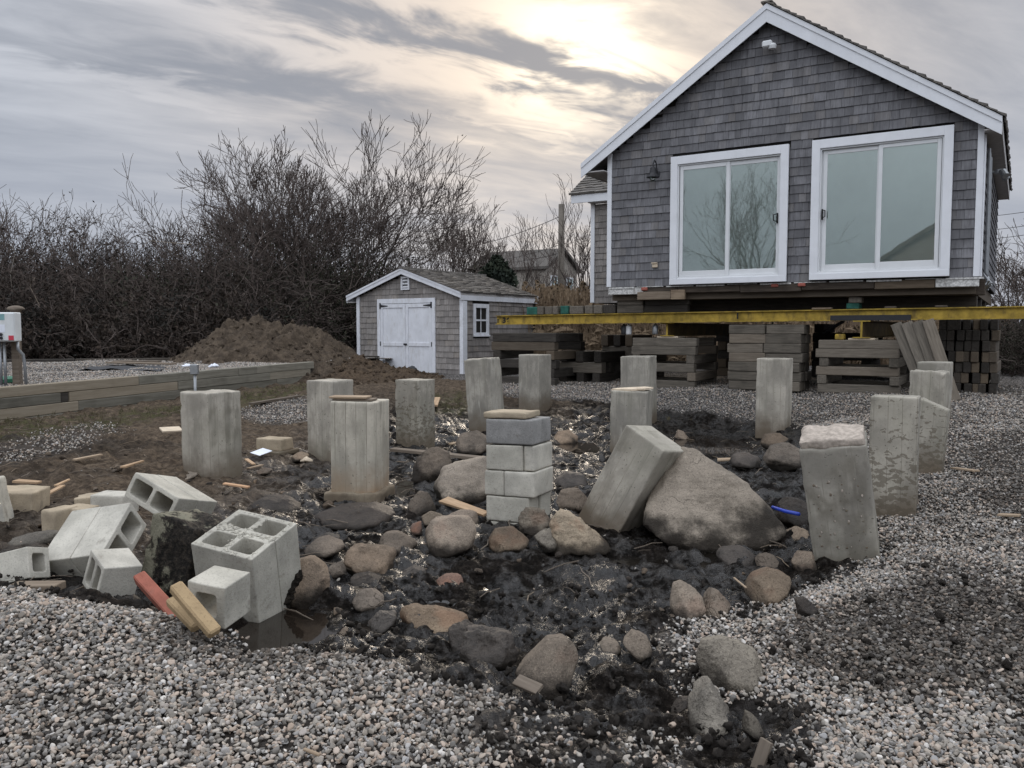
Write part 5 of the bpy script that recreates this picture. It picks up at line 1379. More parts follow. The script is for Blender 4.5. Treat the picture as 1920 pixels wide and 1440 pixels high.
    for px, lb in ((350, 'white wrapper lying on the gravel bed left of the junction box'), (400, 'white wrapper lying on the gravel bed right of the junction box')):
        q = bed_pt(px, 691); me, _ = rock_mesh('wrapper', [(-.16, 0, 0), (.17, .04, .01), (0, .12, .03), (0, -.1, .02), (.02, .0, .09), (-.1, .06, .05)], px, [STICK_W], 3, 6, .2, 4)
        tag(obj('wrapper', me, None, Matrix.Translation(q + Vector((0, 0, .05)))), lb, 'wrapper')
def bar(name, A, B, w, t, mat, label, cat, group=None, roll=0.0, c=.004, taper=0.0):
    """a straight piece of wood or brick from A to B"""
    A, B = Vector(A), Vector(B); ax = (B - A).normalized(); sd = ax.cross(UP).normalized() if abs(ax.z) < .97 else Vector((1, 0, 0)); n = sd.cross(ax)
    if roll: Rm = Matrix.Rotation(roll, 3, ax); sd = Rm @ sd; n = Rm @ n
    M = Matrix(((ax.x, sd.x, n.x), (ax.y, sd.y, n.y), (ax.z, sd.z, n.z))).to_4x4(); M.translation = (A + B) / 2
    l = (B - A).length
    V, Fc = box_geo(-l / 2, l / 2, -w / 2, w / 2, -t / 2, t / 2, c)
    if taper: V = [(v[0], v[1] * (1 - taper * (v[0] / l + .5)), v[2] * (1 - .3 * taper * (v[0] / l + .5))) for v in V]
    return tag(obj(name, mesh_from(name, V, Fc, [mat]), None, M), label, cat, group)
build_box()

# ================================================================== PIERS
PIERS = {}
def pier(key, pl, pr, pt, pb, label, mat=CONC, yaw=0.0, lean=(0, 0), seed=1, depth=None, topz=.0, chip=.085, flare=0.0, sink=.1, n=(8, 8, 16)):
    """a square pier seen between photo columns pl..pr with its top at pt and its foot at pb"""
    cpx = (pl + pr) / 2; fp = gp(cpx, pb); Y = fp.y; u = (cpx - 960) / F
    a = HA + yaw; ca, sa = math.cos(a), math.sin(a)
    fac = abs(ca + u * sa) + abs(sa - u * ca)
    w = (pr - pl) / F * (Y + .12) / fac
    # front bottom corner is the near point; centre lies behind it
    ctr = Vector((fp.x, fp.y, 0)) + Vector((u, 1, 0)).normalized() * (w * .5)
    zt = at(cpx, pt, ctr.y - w * .25).z; zb = gz(ctr.x, ctr.y)
    h = zt - zb
    me = rough_box('pier', w, w, h + sink, seed, [mat], .010, chip, .003, n, topz, flare)
    R = Matrix.Rotation(-a, 4, 'Z'); Lm = Matrix.Rotation(lean[0], 4, 'X') @ Matrix.Rotation(lean[1], 4, 'Y')
    M = Matrix.Translation((ctr.x, ctr.y, zb - sink)) @ Lm @ R
    t = tag(obj('pier', me, None, M), label, 'pier', 'concrete piers left standing on the site')
    PIERS[key] = dict(M=M, w=w, h=h + sink, ctr=ctr, zt=zt, Y=Y, o=t); return t
def build_piers():
    R_ = math.radians
    pier('P1', 342, 458, 735, 897, 'wide concrete pier at the left, nearest the timber wall', CONC, 0, (0, R_(-.6)), 1, topz=.01)
    pier('P2', 577, 667, 713, 863, 'concrete pier with a chipped top edge behind the plank topped pier', CONC, R_(2), (0, R_(-.4)), 2, chip=.05)
    pier('PA', 620, 733, 752, 940, 'board marked concrete pier with two thin planks on top', CONC_B, R_(-22), (0, R_(.4)), 3, chip=.02, flare=.05)
    pier('P3', 741, 817, 712, 838, 'concrete pier with dark spatters right of the plank topped pier', CONC_S, R_(0), (0, 0), 4)
    pier('P4', 880, 950, 672, 810, 'far concrete pier leaning left behind the block stack', CONC_G, R_(-4), (0, R_(-4.2)), 5, topz=.02)
    pier('P5', 972, 1034, 665, 772, 'farthest upright concrete pier between shed and house', CONC_G, R_(3), (0, 0), 6)
    pier('P6', 1164, 1233, 668, 795, 'concrete pier half hidden behind the plate topped pier', CONC_G, R_(-6), (0, R_(-1)), 7)
    pier('P7', 1142, 1223, 733, 850, 'concrete pier with a broken plate on its top', CONC_G, R_(-12), (0, R_(.6)), 8)
    pier('P8', 1415, 1484, 672, 815, 'narrow concrete pier in front of the solid timber stack', CONC, R_(0), (0, R_(.3)), 9)
    pier('P11', 1626, 1722, 744, 972, 'dark spattered concrete pier behind the big front right pier', CONC_S, R_(-3), (R_(-1.2), R_(.3)), 11)
    pier('P12', 1706, 1768, 748, 892, 'concrete pier with a slanting top right of the dark spattered pier', CONC_S, R_(2), (0, R_(4.5)), 12)
    pier('P13', 1700, 1776, 696, 806, 'concrete pier with a pale top below the leaning boards', CONC, R_(4), (0, R_(1.2)), 13, topz=.015)
    pier('P14', 1716, 1784, 679, 792, 'rearmost concrete pier beside the leaning boards', CONC_G, R_(2), (0, 0), 14)
    # slanting top of P12
    o = PIERS['P12']['o']; me = o.data; w = PIERS['P12']['w']; hh = PIERS['P12']['h']
    co = np.empty(len(me.vertices) * 3); me.vertices.foreach_get('co', co); co = co.reshape(-1, 3)
    co[:, 2] -= np.clip(co[:, 2] / hh, 0, 1) ** 3 * (co[:, 0] / w + .5) * .085; me.vertices.foreach_set('co', co.ravel()); me.update()
    # grooves left by the form boards, footing and planks of PA
    P = PIERS['PA']
    s = thing('footing', 'crumbling concrete footing spread under the board marked pier', 'footing', Matrix.Translation((P['ctr'].x, P['ctr'].y, gz(P['ctr'].x, P['ctr'].y))) @ Matrix.Rotation(-(HA - .35), 4, 'Z'))
    me = rough_box('footing_slab', P['w'] * 1.22, P['w'] * 1.22, .17, 77, [CONC_R], .02, .09, .012, (12, 12, 4)); obj('footing_slab', me, s, Matrix.Translation((0, 0, -.09)))
    top = P['zt']; c = P['ctr']
    for k, (dx, dy, l, lb) in enumerate(((-.03, -.05, .36, 'lower thin brown plank on the board marked pier'), (-.07, -.06, .34, 'upper thin brown plank on the board marked pier'))):
        a = c + Vector((dx, dy, 0)); d = Vector((math.cos(-.15), math.sin(-.15), 0)); q = Vector((a.x, a.y, top + .012 + k * .021))
        bar('plank', q - d * l / 2, q + d * l / 2, .16, .018, PLANK_D if k == 0 else PLANK, lb, 'plank', c=.003)
    # plate on P7
    P = PIERS['P7']; c = P['ctr']; z = P['zt'] + .012
    me, cc = None, None
    mb = MB(); pl = [(-.245, .03), (-.12, -.10), (-.03, -.19), (.06, -.13), (.13, -.20), (.27, -.05), (.2, .14), (.0, .17), (-.16, .15)]
    mb.prism(pl, 0, .022, axis=2)
    tag(mb.build('plate', CARD, None, Matrix.Translation((c.x, c.y, z - .006)) @ Matrix.Rotation(R_(-3), 4, 'Y')), 'thin broken buff plate lying on the pier in the middle', 'plate')
    mb = MB(); mb.prism([(-.12, -.13), (.02, -.215), (.09, -.13), (0, .0)], 0, .014, axis=2)
    tag(mb.build('plate', PLANK_D, None, Matrix.Translation((c.x, c.y, z - .021)) @ Matrix.Rotation(R_(-3), 4, 'Y')), 'dark sliver of plate under the broken buff plate', 'plate')
    # the tipped pier, measured from its corners
    def pose(rv, t): return Matrix.Translation(t) @ Matrix.Rotation(Vector(rv).length, 4, Vector(rv).normalized())
    me = rough_box('pier', .375, .375, .86, 19, [CONC], .008, .03, .003, (9, 9, 18)); 
    M = pose((-.3531, -3.0964, 4.432), (.519, 6.404, .01)) @ Matrix.Translation((.1875, .1875, -.04))
    tag(obj('pier', me, None, M), 'toppled concrete pier leaning against the big boulder', 'pier', 'concrete piers left standing on the site')
    # front right pier with a broken top
    M = pose((.1336, -.1627, -.3969), (1.98, 5.355, -.104)) @ Matrix.Translation((.2, .18, -.06))
    p = thing('pier', 'big concrete pier at front right with pale broken top', 'pier', M, 'concrete piers left standing on the site')
    me = rough_box('pier_shaft', .4, .36, 1.06, 23, [CONC_G], .012, .05, .004, (10, 10, 24)); obj('pier_shaft', me, p, Matrix.Translation((0, 0, -.20)))
    me = rough_box('broken_top', .385, .345, .075, 24, [CONC_TOP], .025, .05, .009, (20, 18, 4), .025); obj('broken_top', me, p, Matrix.Translation((-.002, 0, .845)))
    # pits where aggregate shows on the face
    g = np.random.default_rng(4); mb = MB()
    for r in range(7):
        for k in range(4):
            x = -.13 + .085 * k + g.normal(0, .012); z = .62 - .085 * r + g.normal(0, .012)
            V, Fc = ico(1); s = g.uniform(.003, .008); mb.add([(x + v[0] * s * g.uniform(.7, 1.6), -.1805 + v[1] * .003, z + v[2] * s * g.uniform(.7, 1.6)) for v in V], Fc)
    o = mb.build('exposed_aggregate', BLOCK_M, p); o['kind'] = 'stuff'
    g = np.random.default_rng(9); mb = MB()
    for r in range(7):
        for k in range(4):
            if g.uniform() < .4: continue
            x = -.125 + .085 * k + g.normal(0, .012); z = .63 - .085 * r + g.normal(0, .012)
            V, Fc = ico(1); s = g.uniform(.003, .007); mb.add([(x + v[0] * s, -.1815 + v[1] * .003, z + v[2] * s * 1.6) for v in V], Fc)
    o = mb.build('exposed_pebbles', CONC_TOP, p); o['kind'] = 'stuff'
build_piers()

# ================================================================== CONCRETE BLOCKS
def cmu_mesh(L, D, H, cells, mat, wall=.034, seed=0, bev=.006):
    """hollow block, holes along z; origin at one bottom corner"""
    bm = bmesh.new()
    web = wall; cw = (L - wall * 2 - web * (cells - 1)) / cells
    xs = [0.0]; hole = []
    x = wall
    for k in range(cells):
        xs += [x, x + cw]; hole.append((x, x + cw)); x += cw + web
    xs.append(L); ys = [0, wall, D - wall, D]
    def isin(a, b, c, d): return (c, d) == (ys[1], ys[2]) and any(abs(a - h[0]) < 1e-6 and abs(b - h[1]) < 1e-6 for h in hole)
    vs = {}
    def v(x, y, z):
        k = (round(x, 5), round(y, 5), round(z, 5))
        if k not in vs: vs[k] = bm.verts.new(k)
        return vs[k]
    for i in range(len(xs) - 1):
        for j in range(3):
            a, b, c, d = xs[i], xs[i + 1], ys[j], ys[j + 1]
            if isin(a, b, c, d):
                for (p, q) in (((a, c), (b, c)), ((b, c), (b, d)), ((b, d), (a, d)), ((a, d), (a, c))):
                    bm.faces.new((v(*p, 0), v(*q, 0), v(*q, H), v(*p, H)))
            else:
                bm.faces.new((v(a, c, H), v(b, c, H), v(b, d, H), v(a, d, H))); bm.faces.new((v(a, c, 0), v(a, d, 0), v(b, d, 0), v(b, c, 0)))
    for i in range(len(xs) - 1):
        bm.faces.new((v(xs[i], 0, 0), v(xs[i + 1], 0, 0), v(xs[i + 1], 0, H), v(xs[i], 0, H))); bm.faces.new((v(xs[i], D, 0), v(xs[i], D, H), v(xs[i + 1], D, H), v(xs[i + 1], D, 0)))
    for j in range(3):
        bm.faces.new((v(0, ys[j], 0), v(0, ys[j], H), v(0, ys[j + 1], H), v(0, ys[j + 1], 0))); bm.faces.new((v(L, ys[j], 0), v(L, ys[j + 1], 0), v(L, ys[j + 1], H), v(L, ys[j], H)))
    bmesh.ops.recalc_face_normals(bm, faces=bm.faces)
    up = [e for e in bm.edges if abs(e.verts[0].co.z - e.verts[1].co.z) > H * .5 and len(e.link_faces) == 2 and wall * .5 < e.verts[0].co.y < D - wall * .5 and 1e-4 < e.verts[0].co.x < L - 1e-4]
    bmesh.ops.bevel(bm, geom=up, offset=.016, segments=2, affect='EDGES', profile=.5)
    sh = [e for e in bm.edges if len(e.link_faces) == 2 and e.calc_face_angle(0) > 1.2]
    bmesh.ops.bevel(bm, geom=sh, offset=bev, segments=2, affect='EDGES', profile=.5)
    for vv in bm.verts:
        c = vv.co; n = float(fbm(c.x * 14 + seed * 5.5, c.y * 14, c.z * 14, 2)); m = float(fbm(c.x * 14 + seed * 5.5 + 31, c.y * 14, c.z * 14, 2)); c.x += n * .0022; c.y += m * .0022; c.z += (n - m) * .0016
    me = bpy.data.meshes.new('block'); bm.to_mesh(me); bm.free(); me.materials.append(mat); return me
def PM(rv, t): return Matrix.Translation(t) @ Matrix.Rotation(Vector(rv).length, 4, Vector(rv).normalized())
def axes(o, x, y, z):
    """matrix with columns x, y, z placed at o (for turning a block's hole axis)"""
    M = Matrix(((x[0], y[0], z[0]), (x[1], y[1], z[1]), (x[2], y[2], z[2]))).to_4x4(); M.translation = o; return M
q = .194; W_ = .397
def build_blocks():
    # mortared stack of four courses
    M = PM((-.0231, -.0145, -.4263), (-.203, 6.389, .365))
    s = thing('block_pier', 'short pier of four courses of concrete blocks in the middle', 'block pier', M)
    def cube(o, dx, dy, dz, mat, seed, parent, name='block', label=None):
        me = rough_box(name, dx, dy, dz, seed, [mat], .006, .018, .002, (8, 5, 5)); b = obj(name, me, parent, Matrix.Translation((o[0] + dx / 2, o[1] + dy / 2, o[2])))
        if label: b['label'] = label
        return b
    h = .198
    cube((.005, 0, h + .004), .39, .19, .19, BLOCK_D, 1, s, label='dark blue grey rough topmost block'); cube((.0, .2, h + .002), .39, .19, .19, BLOCK_D, 2, s)
    cube((0, 0, 0), .31, .19, .193, BLOCK, 3, s); cube((.313, .02, .0), .085, .38, .193, BLOCK2, 33, s); cube((0, .2, 0), .31, .19, .193, BLOCK, 4, s)
    cube((-.012, -.0, -h), .165, .39, .193, BLOCK, 5, s); cube((.157, -.004, -h), .25, .395, .193, BLOCK2, 6, s)
    cube((0, 0, -2 * h), .36, .19, .193, BLOCK, 7, s); cube((0, .2, -2 * h), .385, .19, .193, BLOCK, 8, s)
    cube((.0, 0, -3 * h), .39, .39, .193, BLOCK, 9, s)
    me = rough_box('cap_slab', .36, .30, .048, 40, [BLOCK_T], .012, .03, .004, (12, 10, 3)); tag(obj('cap_slab', me, None, M @ Matrix.Translation((.155, .16, 2 * h + .003))), 'rough yellowish slab lying on the block pier', 'slab')
    # tumbled chunks at the left, poses measured from their corners
    X, Y, Z = (1, 0, 0), (0, 1, 0), (0, 0, 1)
    M = PM((.5785, -.2078, -.1228), (-2.598, 4.666, -.008))
    t = thing('block_chunk', 'big tilted chunk of mortared blocks with a flat seamed top', 'block chunk', M, 'tumbled concrete block chunks at the left')
    for k in range(2):
        o = obj('block', cmu_mesh(W_, .197, .197, 2, BLOCK2, seed=k + 1), t, axes((k * .2, 0, .199), Y, (0, 0, -1), X) if False else axes((k * .2, 0, 0), Y, Z, X))
    M = PM((.2431, .2672, .8069), (-2.076, 4.061, .089))
    tag(obj('half_block', cmu_mesh(q, q, q, 2, BLOCK2, .026, 5), None, M @ axes((0, 0, 0), Y, Z, X)), 'pale half block with two slots standing tilted on the gravel', 'block', 'loose concrete blocks')
    M = PM((1.8203, -4.177, 3.4319), (-2.526, 5.369, .38))
    t = thing('block_chunk', 'raised block chunk with two dark holes and mossy top', 'block chunk', M, 'tumbled concrete block chunks at the left')
    for k in range(2): obj('block', cmu_mesh(W_, .17, .197, 2, BLOCK, .03, 8 + k), t, axes((0, .0 + k * .2, .155), X, (0, 0, -1), Y))
    M = PM((.3035, .0742, -.3738), (-1.723, 4.498, -.07))
    t = thing('block_chunk', 'cube of mortared blocks with four open cells on top', 'block chunk', M, 'tumbled concrete block chunks at the left')
    for k in range(2):
        obj('block', cmu_mesh(W_, .1975, .547, 2, BLOCK, .036, 11 + k), t, Matrix.Translation((0, k * .199, -.15)))
    mb = MB(); g = np.random.default_rng(3); mesh6 = []
    for k in range(6):
        p = g.normal(size=(12, 3)); p /= np.linalg.norm(p, axis=1)[:, None]; p *= [1, .7, .4]
        m6, _ = rock_mesh('lump', p.tolist(), 400 + k, [], 2, 7, .3, 3); mesh6.append(([v.co[:] for v in m6.vertices], [f.vertices[:] for f in m6.polygons]))
    for k in range(150):
        u = g.uniform(.01, W_ - .01); vv = .198 + g.normal(0, .016); w = g.uniform()
        if w < .3: u = W_ / 2 + g.normal(0, .015); vv = g.uniform(.01, .385)
        elif w < .55: u = g.uniform(.01, .385); vv = g.choice([.018, .378]) + g.normal(0, .006)
        elif w < .7: u = g.choice([.018, .378]) + g.normal(0, .006); vv = g.uniform(.01, .385)
        V, Fc = mesh6[k % 6]; s_ = g.uniform(.006, .022) * (1.5 if w > .7 else .9); ca, sa = math.cos(k), math.sin(k)
        mb.add([(u + (v_[0] * ca - v_[1] * sa) * s_, vv + (v_[0] * sa + v_[1] * ca) * s_, .397 + v_[2] * s_ * .75) for v_ in V], Fc)
    o = mb.build('mortar_crust', MORTAR, t, smooth=True); o['kind'] = 'stuff'
    M = PM((.1048, .0758, -.2934), (-1.45, 3.638, .147))
    tag(obj('half_block', cmu_mesh(q, q, q, 1, BLOCK, .045, 15), None, M @ axes((0, 0, q), X, (0, 0, -1), Y)), 'half block with one square hole leaning against the four cell cube', 'block', 'loose concrete blocks')
    M = Matrix.Translation(CAM) @ Matrix.Scale(.86, 4) @ Matrix.Translation(-Vector(CAM)) @ PM((-.2993, -.2379, -.111), (-3.348, 5.052, -.174))
    t = thing('block_chunk', 'smooth block chunk at the left edge of the photo lying low', 'block chunk', M, 'tumbled concrete block chunks at the left')
    for k in range(2): obj('block', cmu_mesh(q, q, .197, 1, BLOCK2, .04, 17 + k), t, axes((k * .199, 0, 0), Y, Z, X))
    def lump(name, outline, thick, label, mat, cat, seed, amp=.03, sharp=18, group=None, dY=0.0, sub=4, freq=3.0, cuts=0, flat=False):
        px = sum(p[0] for p in outline) / len(outline); pb = max(p[1] for p in outline)
        Y = gp(px, pb - 2).y + thick * .45 + dY
        pts = [at(x, y, Y) for x, y in outline]; c = sum(pts, Vector()) / len(pts)
        fr = []; gg = np.random.default_rng(seed); zlo, zhi = min(p.z for p in pts), max(p.z for p in pts)
        for s_, dy in (((.97, -thick * .22), (.80, -thick * .44), (.8, thick * .36), (.45, thick * .5)) if flat else ((.86, -thick * .34), (.50, -thick * .5), (.8, thick * .36), (.45, thick * .5))):
            for p in pts:
                r = c + (p - c) * s_ * gg.uniform(.82, 1.08)
                if cuts and dy < 0: r = r + Vector((0, -dy * 1.1 * ((p.z - zlo) / (zhi - zlo + 1e-6) - .25), 0))
                fr.append((r.x, r.y + dy, r.z + (thick * .05 if dy > 0 else 0)))
        me, cc = rock_mesh(name, [tuple(p) for p in pts] + fr, seed, [mat], sub, sharp, amp, freq, cuts)
        return tag(obj(name, me, None, Matrix.Translation(cc)), label, cat, group)
    globals()['lump'] = lump
    me = rough_box('muddy_block', .40, .30, .42, 71, [CAKED], .012, .10, .012, (14, 12, 14), .03)
    p0 = at(312, 1108, 4.55)
    tag(obj('muddy_block', me, None, Matrix.Translation(p0 + Vector((.0, .22, -.06))) @ Matrix.Rotation(-.55, 4, 'Z') @ Matrix.Rotation(.16, 4, 'Y') @ Matrix.Rotation(-.12, 4, 'X')), 'block caked in black mud standing between the tumbled block chunks', 'block')
    lump('mud_clod', [(528,1085),(552,1062),(568,1075),(562,1120),(540,1146),(512,1128)], .16, 'black mud clinging to the lower corner of the four cell cube', MUDB, 'mud lump', 6, .09, 30, sub=5, freq=5, cuts=5)
    def rb(px0, px1, pyt, pyb, dp, yaw, roll, label, mat, seed, chip=.03):
        g0 = gp((px0 + px1) / 2, pyb); w_ = (px1 - px0) / F * g0.y; h_ = max(.05, (pyb - pyt) / F * g0.y * .92)
        me = rough_box('broken_block', w_ * .9, dp, h_ + .05, seed, [mat], .008, chip, .004, (8, 8, 8))
        tag(obj('broken_block', me, None, Matrix.Translation((g0.x, g0.y + dp * .4, g0.z - .05)) @ Matrix.Rotation(yaw, 4, 'Z') @ Matrix.Rotation(roll, 4, 'Y')), label, 'block', 'broken pieces behind the tumbled blocks')
    rb(82, 118, 952, 998, .2, -.3, .03, 'upright tan piece of broken block behind the big tilted chunk', BLOCK_T, 81)
    rb(138, 184, 928, 958, .16, .3, -.1, 'tan lump of broken block behind the flat tilted chunk', BLOCK_T, 82, .06)
    rb(114, 168, 948, 994, .16, -.15, .06, 'tan piece of broken block right of the upright one', BLOCK_T, 83, .05)
    rb(168, 246, 924, 966, .19, -.2, .0, 'pale end of a block lying behind the big tilted chunk', BLOCK2, 84, .02)
    rb(-40, 62, 918, 964, .3, .1, .05, 'low broken concrete piece at the left edge in the soil', BLOCK_T, 85, .05)
    rb(-40, 8, 892, 985, .2, .25, -.15, 'grey block end cut by the left edge of the photo', BLOCK, 86, .02)
    lump('flat_stone', [(14,1012),(60,1002),(112,996),(114,1010),(90,1024),(20,1026)], .25, 'long mossy flat stone left of the big tilted chunk', ROCK_C, 'stone', 11, .03, 40, cuts=6)
    bar('plank', at(24, 1101, gp(70, 1108).y + .05), at(114, 1100, gp(70, 1108).y + .02), .09, .04, PLANK_D, 'brown plank edge showing under the low left block', 'plank', c=.004)
    a = gp(510, 852)
    me = rough_box('slab', .42, .36, .05, 60, [CONC_R], .01, .03, .003, (8, 8, 3)); tag(obj('slab', me, None, Matrix.Translation((a.x, a.y + .12, gz(a.x, a.y + .12) - .01)) @ Matrix.Rotation(-.45, 4, 'Z')), 'thin concrete slab under the small block in the mud', 'slab')
    w = 70 / F * a.y
    me = rough_box('solid_block', w * .82, w * .55, w * .32, 61, [BLOCK_T], .007, .02, .002, (8, 6, 4)); tag(obj('solid_block', me, None, Matrix.Translation((a.x, a.y + .12, gz(a.x, a.y + .12) + .038)) @ Matrix.Rotation(-.40, 4, 'Z')), 'small tan block lying on a slab between two left piers', 'block')
    lump('rubble_piece', [(1303,1232),(1316,1203),(1355,1196),(1412,1214),(1432,1248),(1430,1298),(1385,1306),(1318,1282)], .26, 'square shouldered lump of broken concrete half buried at lower right', ROCK_C, 'rubble', 25, .03, 90, sub=5, cuts=9)
    # bricks
    bar('brick', at(262, 1082, 4.00), at(335, 1163, 3.70), .058, .055, BRICK, 'red brick leaning on the pale half block', 'brick', c=.006, roll=.35)
    bar('brick', at(328, 1098, 3.50), at(404, 1188, 3.38), .058, .045, BRICK_T, 'tan brick standing tilted in the gravel, the longer one in front', 'brick', c=.008, roll=.3)
    bar('brick', at(322, 1124, 3.60), at(372, 1176, 3.48), .058, .045, BRICK_T, 'tan brick half hidden behind the longer tan one', 'brick', c=.008, roll=.3)
build_blocks()

